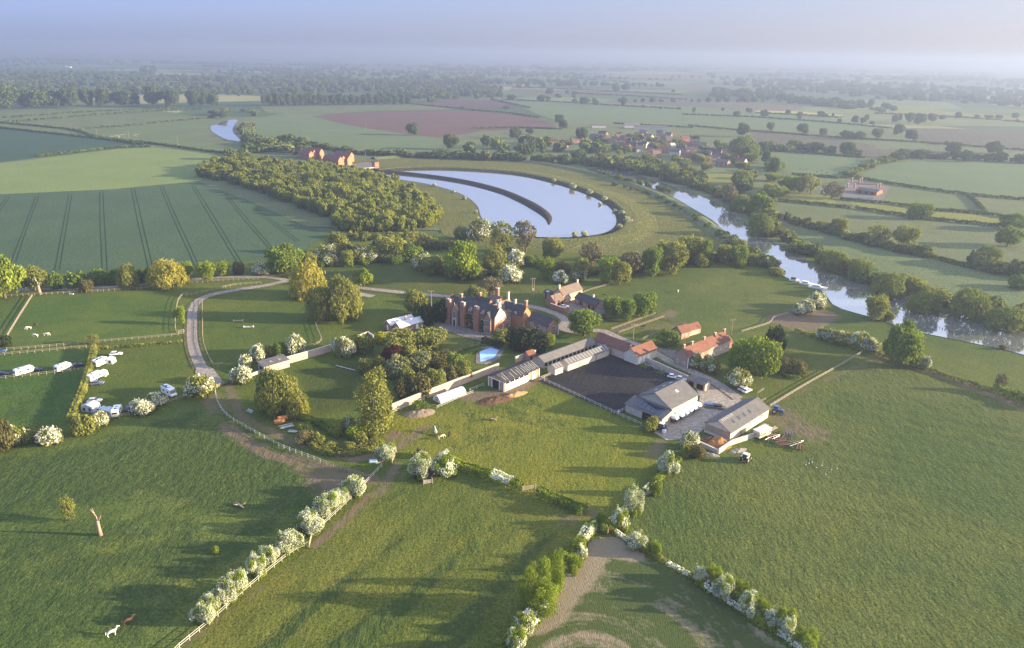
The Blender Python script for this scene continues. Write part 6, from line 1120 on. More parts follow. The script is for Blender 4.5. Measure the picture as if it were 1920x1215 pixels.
def gate(A, B, label, mat=WOOD):
    a, b_ = G(*A), G(*B); d = b_-a; L_ = float(np.linalg.norm(d)); o = empty('field_gate', (*a, 0), math.atan2(d[1], d[0]), label, 'gate'); m_ = MB()
    for z in (.25, .5, .75, 1.0, 1.2): m_.box(0, L_, -.03, .03, z-.05, z+.05)
    m_.box(0, .1, -.04, .04, .2, 1.25); m_.box(L_-.1, L_, -.04, .04, .2, 1.25); m_.build('bars', mat, o)
    for x in (-.12, L_+.12): p = MB(); p.box(x-.12, x+.12, -.12, .12, 0, 1.5); p.build('gatepost', WOOD, o)
gate((407, 727), (428, 717), 'wooden gate across the dirt lane below the drive'); gate((981, 920), (1003, 916), 'wooden gate between the two thick hedges'); gate((795, 908), (810, 906), 'white gate of the small field shelter', WOODW); gate((1205, 933), (1222, 925), 'wooden gate in the lane hedge'); gate((735, 868), (740, 858), 'gate post beside the stacked hurdles')
sh = Bd('field_shelter', (776, 897), (796, 905), 'dark field shelter between two hawthorns', 'shelter', D=3.6); sh.mono(0, sh.L, 0, 3.6, 2.0, 1.7, plain('tarred_boards', (.04, .035, .03), .9), BLACKR); sh.slab('F', sh.L/2, 0, 1.7, sh.L*.7, 0, DARK, 'opening')
# ------------------------------------------------------------------ vehicles and farm things
BODYW = plain('white_body', (.80, .80, .79), .35, .03, spec=.5); TYRE = plain('tyre', (.02, .02, .02), .85); CHROME = plain('hub', (.5, .5, .5), .4, metal=.6); PAINT = {}
def paint_(nm, c): PAINT[nm] = plain('paint_'+nm, c, .3, .04, spec=.6); return PAINT[nm]
for nm, c in dict(black=(.02, .022, .03), navy=(.025, .035, .07), grey=(.12, .14, .19), silver=(.42, .44, .48), blue=(.04, .12, .32), maroon=(.14, .03, .035), green=(.16, .26, .09), purple=(.06, .03, .07), red=(.24, .07, .045), orange=(.55, .20, .05), cream=(.70, .68, .55)).items(): paint_(nm, c)
_wm = {}
def wheel(parent, x, y, r, w=.22, nm='wheel'):
    k = (round(r, 2), round(w, 2))
    if k not in _wm:
        b = MB(); b.tube([(0, -w/2, 0), (0, -w/2+.03, 0), (0, w/2-.03, 0), (0, w/2, 0)], [r*.9, r, r, r*.9], 14); h = MB(); h.tube([(0, -w/2-.02, 0), (0, w/2+.02, 0)], r*.55, 10); _wm[k] = (b.mesh('tyre', TYRE), h.mesh('rim', CHROME))
    o = link(nm, _wm[k][0], parent, (x, y, r)); link('rim', _wm[k][1], o); return o
def root(name, px, py, ang, label, cat, group=None, z=.03):
    x, y = G(px, py); return empty(name, (x, y, z), math.radians(ang), label, cat, group)
def bevel(o, w=.08, seg=2):
    m_ = o.modifiers.new('bevel', 'BEVEL'); m_.width = w; m_.segments = seg; m_.limit_method = 'ANGLE'; return o
def car(px, py, ang, col, label, long=4.5):
    o = root('parked_car', px, py, ang, label, 'car'); L_ = long/2; b = MB(); b.yprism([(-L_, .35), (L_, .35), (L_, .75), (L_-.9, .92), (L_-1.5, .98), (-L_+.2, 1.0), (-L_, .8)], -.88, .88); bevel(b.build('body', PAINT.get(col, BODYW), o), .1)
    b = MB(); b.yprism([(-L_+.25, .98), (L_-1.35, .98), (L_-2.0, 1.42), (-L_+.7, 1.45)], -.78, .78); bevel(b.build('windows', GLASS, o), .06); b = MB(); b.box(-L_+.75, L_-2.05, -.72, .72, 1.43, 1.49); b.build('roof', PAINT.get(col, BODYW), o)
    for x in (-L_+.85, L_-.85):
        for y in (-.8, .8): wheel(o, x, y, .33)
    for y in (-.62, .62): b = MB(); b.box(L_-.04, L_+.03, y-.18, y+.18, .6, .75); b.build('headlight', LEAD, o); b = MB(); b.box(-L_-.03, -L_+.04, y-.14, y+.14, .62, .82); b.build('tail_light', PAINT['red'], o)
    return o
def caravan(px, py, ang, label, L_=5.8, nm='caravan', cab=False):
    o = root(nm, px, py, ang, label, 'motorhome' if cab else 'caravan'); h = L_/2
    if cab: pr = [(-h, .45), (h, .45), (h, 1.0), (h-.7, 1.25), (h-1.3, 2.05), (h-1.1, 2.5), (h-1.6, 2.85), (-h+.1, 2.85), (-h, 2.6)]
    else: pr = [(-h, .5), (h, .5), (h, 1.6), (h-.35, 2.35), (h-.8, 2.55), (-h+.5, 2.55), (-h+.1, 2.3), (-h, 1.6)]
    b = MB(); b.yprism(pr, -1.1, 1.1); bevel(b.build('body', BODYW, o), .1); top = 2.85 if cab else 2.55
    for x in (-h*.45, h*.15): b = MB(); b.box(x-.35, x+.35, -.35, .35, top+.01, top+.12); b.build('roof_hatch', GLASS if x < 0 else LEAD, o)
    for y in (-1, 1):
        for x in (-h*.5, h*.3): b = MB(); b.box(x-.45, x+.45, min(y*1.1, y*1.13), max(y*1.1, y*1.13), 1.3, 1.9); b.build('window', GLASS, o)
    b = MB(); b.box(-h-.03, -h+.01, -.7, .7, 1.35, 1.95); b.build('window', GLASS, o)
    if cab:
        b = MB(); b.add([(h-.72, -.95, 1.27), (h-.72, .95, 1.27), (h-1.27, .95, 2.02), (h-1.27, -.95, 2.02), (h-.66, -.95, 1.3), (h-.66, .95, 1.3), (h-1.2, .95, 2.05), (h-1.2, -.95, 2.05)], [(0, 1, 2, 3), (7, 6, 5, 4), (0, 4, 5, 1), (1, 5, 6, 2), (2, 6, 7, 3), (3, 7, 4, 0)]); b.build('windscreen', GLASS, o); b = MB(); b.box(-h*.9, h*.1, -.9, -.2, 2.87, 2.93); b.build('solar_panel', SOLAR, o)
        for x in (-h+1.2, h-1.0):
            for y in (-.95, .95): wheel(o, x, y, .36)
    else:
        for y in (-1.0, 1.0): wheel(o, -.2, y, .34)
        b = MB(); b.tube([(h, -.6, .5), (h+1.1, 0, .45)], .05, 5); b.tube([(h, .6, .5), (h+1.1, 0, .45)], .05, 5); b.build('drawbar', CHROME, o); b = MB(); b.box(h-.01, h+.04, -.7, .7, 1.25, 1.65); b.build('window', GLASS, o)
    return o
def awning(px, py, ang, label, L_=3.6, W_=2.6, mat=None, h=2.2, kind='awning'):
    o = root(kind, px, py, ang, label, kind.replace('_', ' ')); b = MB(); b.yprism([(-L_/2, 0), (L_/2, 0), (L_/2-.3, h*.75), (0, h), (-L_/2+.3, h*.75)], -W_/2, W_/2); b.build('canvas', mat or plain('canvas_grey', (.42, .45, .50), .8), o)
    for x in (-L_*.22, L_*.22): b = MB(); b.box(x-.4, x+.4, -W_/2-.02, -W_/2+.01, .3, 1.4); b.build('window', GLASS, o)
    return o
CG = plain('canvas_grey', (.44, .47, .53), .8); CT = plain('canvas_teal', (.30, .47, .50), .8)
car(218, 666, 12, 'white', 'white car parked by the low hedge'); car(182, 721, 14, 'grey', 'blue grey car in front of the middle caravan'); car(67, 696, 20, 'black', 'black car right of the leftmost caravan'); car(144, 688, 60, 'navy', 'dark blue car before the tall clipped hedge'); car(5, 704, 15, 'navy', 'dark car cut by the left edge below the fence'); car(0, 661, 15, 'blue', 'bright blue car at the left edge above the fence'); car(178, 754, 10, 'silver', 'silver blue car behind the grey awning'); car(243, 768, 95, 'purple', 'dark purple car tucked behind the white hawthorn')
caravan(46, 701, 55, 'leftmost white caravan on the pitch below the paddock', 6.4); caravan(119, 694, 62, 'white caravan standing alone left of the clipped hedge', 5.4); caravan(191, 684, 70, 'white motorhome with awning nearest the low hedge', 6.2, 'motorhome', True); caravan(179, 711, 72, 'white caravan with grey car parked in front', 6.0); caravan(220, 777, 105, 'white caravan between tunnel tent and hawthorn', 5.6); caravan(318, 740, -38, 'white motorhome alone on the lower pitch', 6.8, 'motorhome', True)
awning(206, 680, 0, 'pale striped awning beside the upper motorhome', 3.6, 3, plain('canvas_pale', (.62, .62, .62), .8)); awning(193, 704, 5, 'flat white awning of the middle caravan', 3, 2.4, BODYW, 2.0); awning(171, 768, -10, 'large grey awning nearest the clipped hedge', 4.6, 3.6, CG, 2.6); awning(203, 776, -15, 'arched grey and teal tunnel tent between awning and caravan', 4.6, 2.6, CG, 2.1, 'tunnel_tent'); awning(192, 772, -12, 'small teal tent section beside the grey awning', 2.4, 2.2, CT, 1.7, 'small_tent')
o = root('barbecue', 215, 704, 0, 'little dark barbecue on the grass right of the caravans', 'barbecue'); b = MB(); b.tube([(0, 0, .6), (0, 0, .9)], [.2, .35], 8); b.build('bowl', TYRE, o)
for i in range(3): b = MB(); b.tube([(0, 0, .6), (.35*math.cos(i*2.1), .35*math.sin(i*2.1), 0)], .03, 4); b.build('leg', CHROME, o)
def horsebox(px, py, col, label):
    o = root('horse_trailer', px, py, -43, label, 'horse trailer', 'horse trailers parked along the big barn'); b = MB(); b.box(-1.6, 1.7, -.95, .95, .5, 1.5); b.build('body', PAINT[col], o)
    b = MB(); b.xprism([(-.97, 1.5), (.97, 1.5), (.97, 2.1), (.75, 2.45), (0, 2.6), (-.75, 2.45), (-.97, 2.1)], -1.65, 1.5); b.yprism([(1.5, 1.5), (2.2, 1.5), (1.5, 2.3)], -.8, .8); b.build('roof', BODYW, o)
    for y in (-.98, .98):
        for x in (-.5, .3): wheel(o, x, y, .3, .18)
    b = MB(); b.box(1.68, 1.74, -.8, .8, .55, 1.9); b.build('ramp', PAINT[col], o)
    b = MB(); b.tube([(-1.6, 0, .5), (-2.8, 0, .45)], .06, 5); b.build('drawbar', CHROME, o)
for (x, y, c_), d in zip([(1260, 790, 'maroon'), (1270.5, 785, 'navy'), (1279, 780, 'silver'), (1287, 775, 'silver'), (1295, 771, 'black'), (1303, 766, 'silver')], ('maroon horse trailer with white roof, nearest the camera in its row', 'navy horse trailer with white roof, second in its row', 'pale horse trailer beside the navy one', 'pale horse trailer, fourth from the near end', 'black horse trailer with pale roof near the barn end', 'pale horse trailer farthest along the barn wall')): horsebox(x, y, c_, d)
def tractor(px, py, ang, col, label, cabc=None, sc=1.0):
    o = root('tractor', px, py, ang, label, 'tractor'); P = PAINT[col]
    b = MB(); b.box(.1, 2.0, -.38, .38, .9, 1.65); bevel(b.build('bonnet', P, o), .1); b = MB(); b.box(-1.3, 2.1, -.3, .3, .6, .95); b.build('chassis', TYRE, o)
    b = MB(); b.yprism([(-1.3, 1.35), (.1, 1.35), (.0, 2.55), (-1.15, 2.55)], -.68, .68); cb = b.build('cab', GLASS, o); b = MB(); b.box(-1.3, .15, -.76, .76, 2.55, 2.72); b.build('cab_roof', PAINT[cabc or col], o)
    for y in (-.9, .9): wheel(o, -.8, y, .85, .5, 'rear_wheel'); wheel(o, 1.5, y*.88, .55, .35, 'front_wheel'); b = MB(); b.box(-1.5, -.1, min(y*.72, y*1.25), max(y*.72, y*1.25), 1.75, 1.83); b.build('mudguard', P, o)
    b = MB(); b.tube([(.9, -.25, 1.6), (.9, -.25, 2.5)], .06, 6); b.build('exhaust', TYRE, o)
tractor(1457, 775, -30, 'blue', 'blue tractor at the corner of the long barn'); tractor(1398, 864, 50, 'cream', 'pale green and cream tractor on the field below the dung heap', 'cream'); tractor(1241, 806, 60, 'blue', 'blue and white tractor at the bottom of the yard', 'cream')
o = root('water_tank', 1245, 812, 20, 'white plastic tank beside the yard tractor', 'tank'); b = MB(); b.box(-.6, .6, -.5, .5, .1, 1.2); bevel(b.build('tank', BODYW, o), .12); b = MB(); b.tube([(0, 0, 1.2), (0, 0, 1.32)], .2, 8); b.build('lid', PAINT['blue'], o)
# pale site cabin on wheels
o = root('site_cabin', 1428, 818, 36, 'cream cabin trailer with orange band and white roof', 'cabin'); b = MB(); b.box(-2.9, 2.9, -1.25, 1.25, .6, 2.6); b.build('body', CREAM, o); b = MB(); b.box(-2.93, 2.93, -1.28, 1.28, 1.2, 1.75); b.build('band', PAINT['orange'], o); b = MB(); b.box(-3.1, 3.1, -1.4, 1.4, 2.6, 2.75); b.build('roof', WHITER, o)
for x in (-1, 1.2):
    for y in (-1.2, 1.2): wheel(o, x, y, .38)
b = MB(); b.box(.5, 1.4, -1.32, -1.27, .7, 2.3); b.build('door', WHITE, o)
def implement(px, py, ang, col, label, L_=3.6, W_=2.2, n=7, seed=1):
    o = root('farm_implement', px, py, ang, label, 'farm machine'); rr = random.Random(seed); b = MB()
    for y in (-W_/2, 0, W_/2): b.tube([(-L_/2, y, .75), (L_/2, y*.6, .8)], .1, 6)
    for x in (-L_/2, -L_/6, L_/6, L_/2): b.tube([(x, -W_/2, .8), (x, W_/2, .75)], .08, 5)
    b.build('frame', PAINT[col], o); b = MB(); b.tube([(L_/2, 0, .75), (L_/2+1.2, 0, .5)], .08, 5); b.build('drawbar', PAINT[col], o)
    for i in range(n): x = -L_/2+L_*i/(n-1); y = rr.uniform(-W_/2, W_/2); t = MB(); t.tube([(x, y, .75), (x-.3, y, .4), (x, y, .02)], .06, 5); t.build('tine', PAINT['black'], o)
    wheel(o, 0, -W_/2-.2, .4); wheel(o, 0, W_/2+.2, .4)
implement(1450, 822, 30, 'red', 'rusty red cultivator beside the cream cabin', seed=1); implement(1462, 828, 10, 'red', 'red machine frame in the middle of the implements', seed=2); implement(1474, 822, 60, 'black', 'black folded implement behind the red ones', seed=3); implement(1488, 834, 25, 'black', 'long dark harrow on the grass', 5.5, seed=4); implement(1500, 842, 70, 'red', 'red implement farthest right on the grass', seed=5); implement(1436, 808, 40, 'orange', 'small orange machine behind the cabin', 2.2, 1.5, 4, 6); implement(744, 858, 20, 'silver', 'x', 2, 1, 4, 7) if 0 else None
implement(1442, 828, 50, 'black', 'small dark machine nearest the cabin wheels', 2.4, 1.8, 5, 8); implement(1466, 836, 0, 'red', 'low red harrow in front of the machine group', 3.0, 2.0, 6, 9); implement(1480, 815, 80, 'grey', 'grey folded machine at the back of the machine group', 3.0, 2.0, 6, 10)
def flat_trailer(px, py, ang, label, load=None):
    o = root('flat_trailer', px, py, ang, label, 'trailer'); b = MB(); b.box(-2.4, 2.4, -1, 1, .7, .85); b.build('bed', TIMB, o)
    for x in (-1.2, -.3):
        for y in (-1.05, 1.05): wheel(o, x, y, .36)
    b = MB(); b.tube([(2.4, 0, .7), (3.4, 0, .5)], .07, 5); b.build('drawbar', CHROME, o)
    if load: b = MB(); b.box(-1.9, 1.2, -.8, .8, .87, 1.5); bevel(b.build('tarpaulin', PAINT[load], o), .2)
flat_trailer(1331, 764, -14, 'flat trailer under a bright blue cover in the yard', 'blue'); flat_trailer(1346, 766, -20, 'flat trailer with dark load at the yard middle', 'black'); flat_trailer(1418, 738, 30, 'x') if 0 else None
def heap(px, py, a, b_, h, ang, label, mat, name='dung_heap', cat='heap'):
    x, y = G(px, py); rng = np.random.default_rng(int(px)); n = 34; t = np.linspace(-1, 1, n); XX, YY = np.meshgrid(t, t); R_ = np.hypot(XX, YY); Z = h*np.clip(1-R_**1.6, 0, 1)*(.75+.5*vnoise(XX*a+9, YY*b_+9, 1.1, 4))+.25*(vnoise(XX*a, YY*b_, .5, 5)-.5)*(R_ < .95)-.03
    ca, sa = math.cos(ang), math.sin(ang); V = np.stack([XX*a*ca-YY*b_*sa, XX*a*sa+YY*b_*ca, Z], -1).reshape(-1, 3); i = np.arange(n*n).reshape(n, n); F = np.stack([i[:-1, :-1], i[:-1, 1:], i[1:, 1:], i[1:, :-1]], -1).reshape(-1, 4); ok = (R_.ravel()[F] < 1.05).all(1)
    return tag(link(name, npmesh(name, V, F[ok], mat), None, (x, y, .04)), label, cat)
DUNG = plain('dung', (.30, .14, .05), .95, .35, 1.2, spec=.05, bump=1); DUNG2 = plain('old_dung', (.11, .065, .04), .95, .35, 1.2, spec=.05, bump=1); STRAW = plain('straw_dung', (.30, .20, .10), .95, .3, 1.2, spec=.05, bump=1); RUB = plain('rubble', (.22, .20, .175), .9, .55, 3.5, bump=1)
heap(1346, 834, 4.4, 3.4, 2.4, .3, 'orange brown dung heap below the long barn', DUNG); heap(1326, 828, 4.0, 3.4, 1.6, .2, 'older dark dung beside the orange heap', DUNG2); heap(966, 741, 5.2, 1.6, 1.2, .6, 'golden straw dung ridge below the black shed', STRAW); heap(930, 750, 7.5, 3.0, .9, .5, 'dark spread muck left of the golden ridge', DUNG2); heap(787, 775, 5.2, 3.2, 1.3, .4, 'bare earth mound near the polytunnel', plain('earth', (.20, .155, .11), .95, .2, bump=1), 'earth_mound', 'mound')
sb = MB(); rs_ = random.Random(9); bx0, by0 = G(1340, 850)
for i in range(420):
    k = rs_.random(); P_a, P_b, P_c = np.array([1316, 842]), np.array([1352, 860]), np.array([1412, 830]); q = P_a*(1-k*2)+P_b*k*2 if k < .5 else P_b*(2-2*k)+P_c*(2*k-1); X_, Y_ = G(*q); X_ += rs_.gauss(0, 1.3)-bx0; Y_ += rs_.gauss(0, 1.3)-by0; r_ = rs_.uniform(.12, .42); a_ = rs_.uniform(0, 3)
    sb.obox((X_, Y_), (math.cos(a_), math.sin(a_)), r_*2.2, r_*1.3, 0, r_)
tag(sb.build('rubble', [plain('rubble_stone', (.36, .33, .29), .9, .5, .7)]), 'spread rubble along the edge of the dung yard', 'rubble', kind='stuff'); heap(1384, 845, 3.2, 1.2, .5, .4, 'low grassy bank of rubble right of the concrete wall', RUB, 'rubble_bank', 'rubble'); heap(1330, 852, 3.0, 1.1, .5, -.4, 'low rubble bank left of the concrete corner', RUB, 'rubble_bank', 'rubble')
# scrap by the pond
def drum(px, py, ang, col, label, r=.8, L_=3.2):
    o = root('old_tank', px, py, ang, label, 'tank'); b = MB(); b.tube([(-L_/2, 0, r), (-L_/2+.1, 0, r), (L_/2-.1, 0, r), (L_/2, 0, r)], [r*.8, r, r, r*.8], 14); b.build('barrel', PAINT[col], o); b = MB(); b.box(-L_/3, L_/3, -r*.6, r*.6, 0, .25); b.build('cradle', TIMB, o)
drum(524, 794, 30, 'orange', 'orange rusty tank on the scrap pile'); drum(530, 788, 25, 'orange', 'second orange tank behind the first one')
def planks(px, py, ang, label, n=6, L_=4, mat=None, name='timber_stack'):
    o = root(name, px, py, ang, label, 'timber'); rr = random.Random(int(px)); 
    for i in range(n): b = MB(); y = (i-n/2)*.35; z = rr.uniform(.05, .5); b.obox((rr.uniform(-.3, .3), y), (math.cos(rr.uniform(-.1, .1)), .05), L_*rr.uniform(.8, 1), .22, z, z+.12); b.build('plank', mat or WOODW, o)
planks(537, 800, 28, 'pale blue and white boards beside the orange tanks', 8, 4.5, LEAD); planks(550, 810, -10, 'broken grey boards below the tanks', 5, 3); planks(586, 830, 75, 'white boards leaning at the pond edge', 4, 2.5); planks(712, 865, 35, 'stacked wooden hurdles by the field gate', 5, 3.6, WOOD); planks(470, 772, -40, 'grey scrap sheets beside the willow', 3, 3, LEAD); planks(1430, 800, 40, 'loose timber behind the cabin', 5, 4, WOOD); planks(1448, 806, 40, 'long timber beside the loose boards', 3, 5, WOOD)
o = root('log_pole', 648, 691, -28, 'long pale pole lying on the garden lawn', 'pole'); b = MB(); b.tube([(-4.6, 0, .25), (4.6, 0, .25)], .16, 7); b.build('pole', WOODW, o); b = MB(); b.box(-4.6, -4.3, -.3, .3, 0, .2); b.build('block', WOOD, o)
o = root('blue_tarp', 700, 867, 10, 'pale green covered bundle beside the hurdles', 'bundle'); b = MB(); b.box(-1.2, 1.2, -.7, .7, 0, .8); bevel(b.build('cover', CT, o), .3, 3); b = MB(); b.tube([(-1.3, -.8, .5), (1.3, -.8, .5)], .04, 5); b.build('strap', WOODW, o)
for x, y, a_, d in ((447, 603, 8, 'dark wooden jump in the park field, upper of two'), (466, 614, 8, 'pale brown jump in the park field, lower of two'), (134, 552, 0, 'stone trough under the paddock fence')):
    o = root('horse_jump' if 'jump' in d else 'trough', x, y, a_, d, 'jump' if 'jump' in d else 'trough'); b = MB(); b.box(-2.2, 2.2, -.35, .35, .05, .5) if 'jump' in d else b.box(-1, 1, -.3, .3, 0, .5); b.build('log' if 'jump' in d else 'basin', WOODW if 'pale' in d or 'stone' in d else TIMB, o)
    for k in (-1, 1): b = MB(); b.box(k*1.9-.1 if 'jump' in d else k*.7-.1, k*1.9+.1 if 'jump' in d else k*.7+.1, -.5, .5, 0, .8 if 'jump' in d else .15); b.build('support', WOODW, o)
JC = ['red', 'blue', 'cream', 'red', 'blue', 'cream']
for (px, py, d) in ((1018, 715, 'red show jump wings at the left arena corner'), (1157, 777, 'colourful jump stands at the bottom arena corner'), (1144, 664, 'pale green jump stands at the top arena corner')):
    o = root('show_jump', px, py, 20, d, 'show jump')
    for i in range(4): b = MB(); x = -1.5+i; b.box(x-.06, x+.06, -.3, .3, 0, 1.5); b.box(x-.3, x+.3, -.04, .04, .6, .7); b.build('stand', PAINT[JC[i]] if 'green' not in d else CT, o)
    b = MB(); b.tube([(-1.6, 0, .9), (1.6, .1, .95)], .06, 6); b.build('pole', BODYW, o)
for i, (px, py) in enumerate([(1511, 872), (1517, 869), (1523, 867), (1531, 877), (1541, 873), (1548, 890), (1559, 881), (1570, 879)]): o = root('bending_pole', px, py, 0, 'thin yellow pole standing on the big field', 'pole', 'yellow poles on the big field'); b = MB(); b.tube([(0, 0, 0), (0, 0, 1.7)], .04, 5); b.build('pole', PAINT['cream'], o); b = MB(); b.box(-.15, .15, -.15, .15, 0, .08); b.build('foot', PAINT['cream'], o)
for px, py, a_, c_, d in ((1224, 693, -28, 'navy', 'dark car parked on the track by the arena wall'), (1254, 705, -28, 'black', 'black car parked right of the dark one on the track'), (1262, 709, -28, 'white', 'white car on the track beside the long wall'), (1277, 713, -28, 'silver', 'silver car on the track nearest the open shed'), (1058, 577, 20, 'white', 'white car in the coach house yard'), (1392, 731, 40, 'silver', 'silver car at the end of the farm track'), (1400, 735, 40, 'white', 'white car at the end of the farm track'), (1236, 787, 0, 'x', '')):
    if d: 
        q = G(px, py); car(px, py, a_, c_, d, 4.2)
def power_pole(px, py, h, label, arms=1, two=False):
    x, y = G(px, py); o = empty('power_pole', (x, y, 0), .2, label, 'power pole'); b = MB()
    for k in ((-.5, .5) if two else (0,)): b.tube([(k, 0, 0), (k, 0, h)], [.16, .1], 7)
    b.build('pole', TIMB, o); b = MB(); b.box(-1.4, 1.4, -.08, .08, h-.5, h-.35); b.build('crossarm', TIMB, o)
    for k in (-1.2, 0, 1.2): b = MB(); b.tube([(k, 0, h-.35), (k, 0, h-.1)], .06, 6); b.build('insulator', LEAD, o)
    if two: b = MB(); b.box(-.5, .5, -.5, .1, 3.2, 4.2); b.build('transformer', BLOCK, o)
power_pole(999, 556, 9.5, 'power pole with transformer right of the manor', two=True); power_pole(809, 577, 8.5, 'thin pole on the lawn left of the manor'); power_pole(1187, 636, 7, 'pole in the dark horse paddock'); power_pole(1371, 627, 7, 'pole behind the cottage row'); power_pole(686, 246, 14, 'far pole beyond the waterworks hedge') 
for px, py in ((81, 238), (134, 245), (182, 253), (242, 259), (334, 272), (685, 292)): power_pole(px, py, 9, 'thin distant power pole among the upper left fields')
# boats
def boat(px, py, ang, label, L_=7, col='cream'):
    o = root('river_boat', px, py, ang, label, 'boat', z=.15); h = L_/2; V = [(-h, -1.1, 0), (h*.5, -1.1, 0), (h, 0, .2), (h*.5, 1.1, 0), (-h, 1.1, 0), (-h, -1.3, .9), (h*.5, -1.3, .95), (h*1.12, 0, 1.2), (h*.5, 1.3, .95), (-h, 1.3, .9)]; b = MB(); b.add(V, [(0, 1, 6, 5), (1, 2, 7, 6), (2, 3, 8, 7), (3, 4, 9, 8), (4, 0, 5, 9), (5, 6, 7, 8, 9), (4, 3, 2, 1, 0)]); b.build('hull', BODYW, o)
    b = MB(); b.yprism([(-h*.7, .95), (h*.35, .95), (h*.2, 1.75), (-h*.65, 1.85)], -.95, .95); b.build('cabin', PAINT[col], o); b = MB(); b.box(-h*.5, h*.1, -.98, .98, 1.2, 1.5); b.build('window', GLASS, o)
boat(1489, 527, -30, 'small dark topped boat moored highest up river', 5, 'black'); boat(1512, 534, -25, 'white cabin boat moored between the other two', 7); boat(1533, 541, -20, 'long white boat moored nearest the hawthorns', 9)
# ------------------------------------------------------------------ horses: one skinned body each
def skin_mesh(name, chains, mat, sub=1):
    V = []; E_ = []; Rr = []
    for ch in chains:
        prev = ch[0] if isinstance(ch[0], int) else None
        for it in (ch[1:] if prev is not None else ch):
            V.append(it[:3]); Rr.append(it[3]); i = len(V)-1
            if prev is not None: E_.append((prev, i))
            prev = i
    me = bpy.data.meshes.new(name); me.from_pydata(V, E_, []); ob = bpy.data.objects.new(name, me); COL.objects.link(ob)
    ob.modifiers.new('s', 'SKIN'); ms = ob.modifiers.new('u', 'SUBSURF'); ms.levels = sub; ms.render_levels = sub
    for i, sv in enumerate(me.skin_vertices[0].data): r = Rr[i]; sv.radius = (r, r) if not isinstance(r, tuple) else r; sv.use_root = i == 0
    dg = bpy.context.evaluated_depsgraph_get(); out = bpy.data.meshes.new_from_object(ob.evaluated_get(dg)); bpy.data.objects.remove(ob); out.name = name; out.materials.clear(); out.materials.append(mat); out.polygons.foreach_set('use_smooth', [True]*len(out.polygons)); return out
def horse_mesh(graze):
    ch = [[(-.75, 0, 1.18, .30), (-.35, 0, 1.16, .30), (.1, 0, 1.14, .29), (.5, 0, 1.18, .28), (.72, 0, 1.30, .2)]]
    ch.append([4]+([(.98, 0, 1.15, .15), (1.22, 0, .75, .12), (1.34, 0, .42, .12), (1.42, 0, .22, .08)] if graze else [(.95, 0, 1.55, .16), (1.12, 0, 1.85, .13), (1.3, 0, 1.85, .12), (1.55, 0, 1.68, .08)]))
    for y in (-.17, .17): ch.append([3, (.55, y, .85, .11), (.55, y, .5, .065), (.53+y*.5, y, .12, .045), (.58+y*.5, y, .02, .06)])
    for y in (-.17, .17): ch.append([0, (-.72, y, .85, .14), (-.86, y, .52, .075), (-.8-y*.5, y, .12, .05), (-.76-y*.5, y, .02, .06)])
    return ch
COATS = dict(white=(.72, .70, .66), cream=(.66, .56, .38), brown=(.11, .055, .035), black=(.025, .022, .022), bay=(.16, .07, .04)); HC = {k: plain('coat_'+k, c, .8, .12, 2) for k, c in COATS.items()}
HM = {g: skin_mesh('horse', horse_mesh(g), HC['white']) for g in (True, False)}
def hair(kind, graze, col):
    b = MB()
    if kind == 'tail': b.tube([(-1.0, 0, 1.3), (-1.12, 0, 1.0), (-1.1, 0, .55)], [.05, .09, .04], 6)
    else: b.tube([(.75, 0, 1.5), (1.0, 0, 1.3), (1.25, 0, .85)] if graze else [(.75, 0, 1.5), (.95, 0, 1.76), (1.1, 0, 2.02)], [.05, .07, .05], 5)
    return b
def horse(px, py, ang, coat, graze, label, sc=1.0, hc=None):
    x, y = G(px, py); o = link('horse', HM[graze], None, (x, y, .02), math.radians(ang), (sc, sc, sc)); slotmat(o, HC[coat]); tag(o, label, 'horse')
    for k in ('tail', 'mane'): hair(k, graze, coat).build(k, HC[hc or coat], o)
    return o
horse(817, 812, 110, 'white', False, 'white horse standing upright in the field below the polytunnel'); horse(828, 823, 30, 'cream', True, 'cream pony grazing between the white and the dark horse'); horse(843, 818, 80, 'black', True, 'dark horse grazing right of the cream pony')
horse(54, 618, 200, 'white', True, 'white horse grazing beside the brown one in the paddock'); horse(68, 612, 170, 'brown', True, 'dark brown horse lying behind the white ones'); horse(67, 632, 180, 'white', True, 'cream white horse lowest in the paddock'); horse(88, 630, 10, 'white', True, 'white horse grazing at the right of the paddock group')
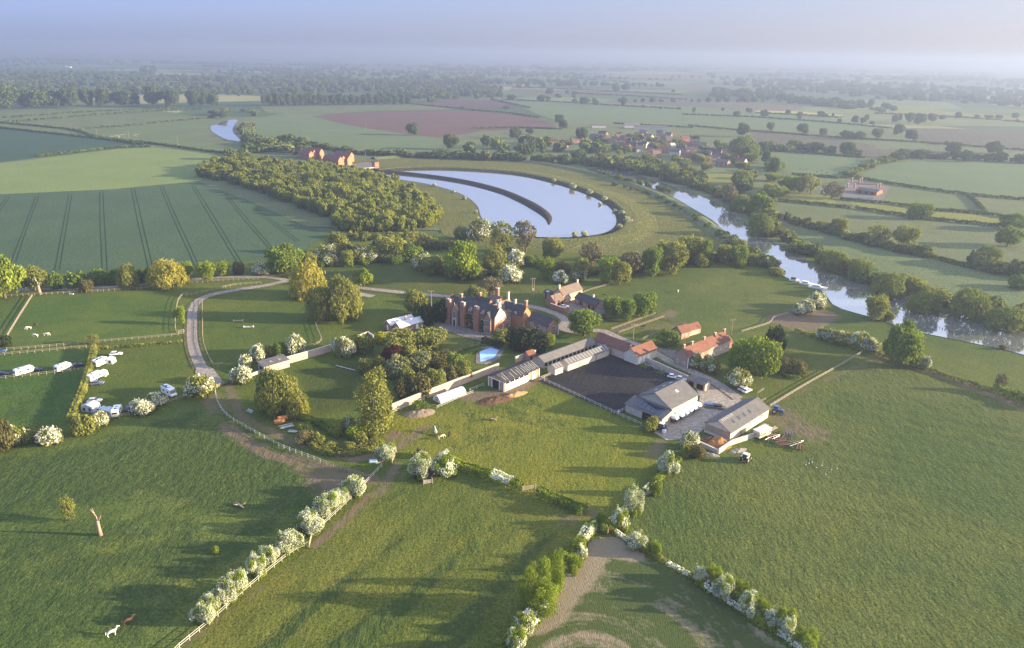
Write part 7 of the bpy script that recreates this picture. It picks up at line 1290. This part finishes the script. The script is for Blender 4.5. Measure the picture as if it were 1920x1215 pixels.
horse(211, 1192, 35, 'white', False, 'bright white horse walking at the lower left'); horse(241, 1170, 30, 'brown', False, 'dark brown horse following the bright white one'); horse(1271, 549, 80, 'white', True, 'white and black horse alone in the river meadow', hc='black'); horse(1133, 556, 170, 'black', True, 'black horse behind the brick end of the stables'); horse(1205, 616, -20, 'black', False, 'dark horse in the small bare paddock')
# cattle and sheep, tiny in the distance
def beast(name, px, py, ang, sc, mat, label, group):
    x, y = G(px, py); o = link(name, HM[True], None, (x, y, .1), ang, (sc*.9, sc*1.25, sc*.85)); slotmat(o, mat); return tag(o, label, name, group)
for i, (px, py) in enumerate([(1500, 318), (1506, 320), (1532, 324), (1548, 326), (1551, 325), (1512, 319), (1540, 321)]): beast('cow', px, py, i*1.3, 1.0, HC['black'], 'dark cow grazing in the cattle field', 'cows in the cattle field')
for i in range(26): rr_ = random.Random(i+40); beast('sheep', 200+rr_.uniform(-10, 60), 256+rr_.uniform(-4, 4), i*1.7, .62, HC['white'], 'tiny white sheep in the upper left meadow', 'sheep in the upper left meadow')
# ------------------------------------------------------------------ labels that single each thing out
ORD = ['first', 'second', 'third', 'fourth', 'fifth', 'sixth', 'seventh', 'eighth', 'ninth', 'tenth', 'eleventh', 'twelfth', 'thirteenth', 'fourteenth', 'fifteenth', 'sixteenth', 'seventeenth', 'eighteenth', 'nineteenth', 'twentieth']
def ordn(i):
    if i < 20: return ORD[i]
    n = i+1; return '%d%s' % (n, {1: 'st', 2: 'nd', 3: 'rd'}.get(n % 10 if n % 100 not in (11, 12, 13) else 0, 'th'))
bpy.context.view_layer.update()
byl = {}
for o in bpy.data.objects:
    if o.parent is None and o.get('label') and o.get('kind') is None: byl.setdefault(o['label'], []).append(o)
def scr(o):
    v = np.array(o.location)-np.array([0, 0, CH]); return 960+FPX*(v@_R2)/(v@_F)
for lab, os_ in byl.items():
    if len(os_) < 2: continue
    os_.sort(key=scr)
    for i, o in enumerate(os_): o['label'] = lab+', '+ordn(i)+' from left'
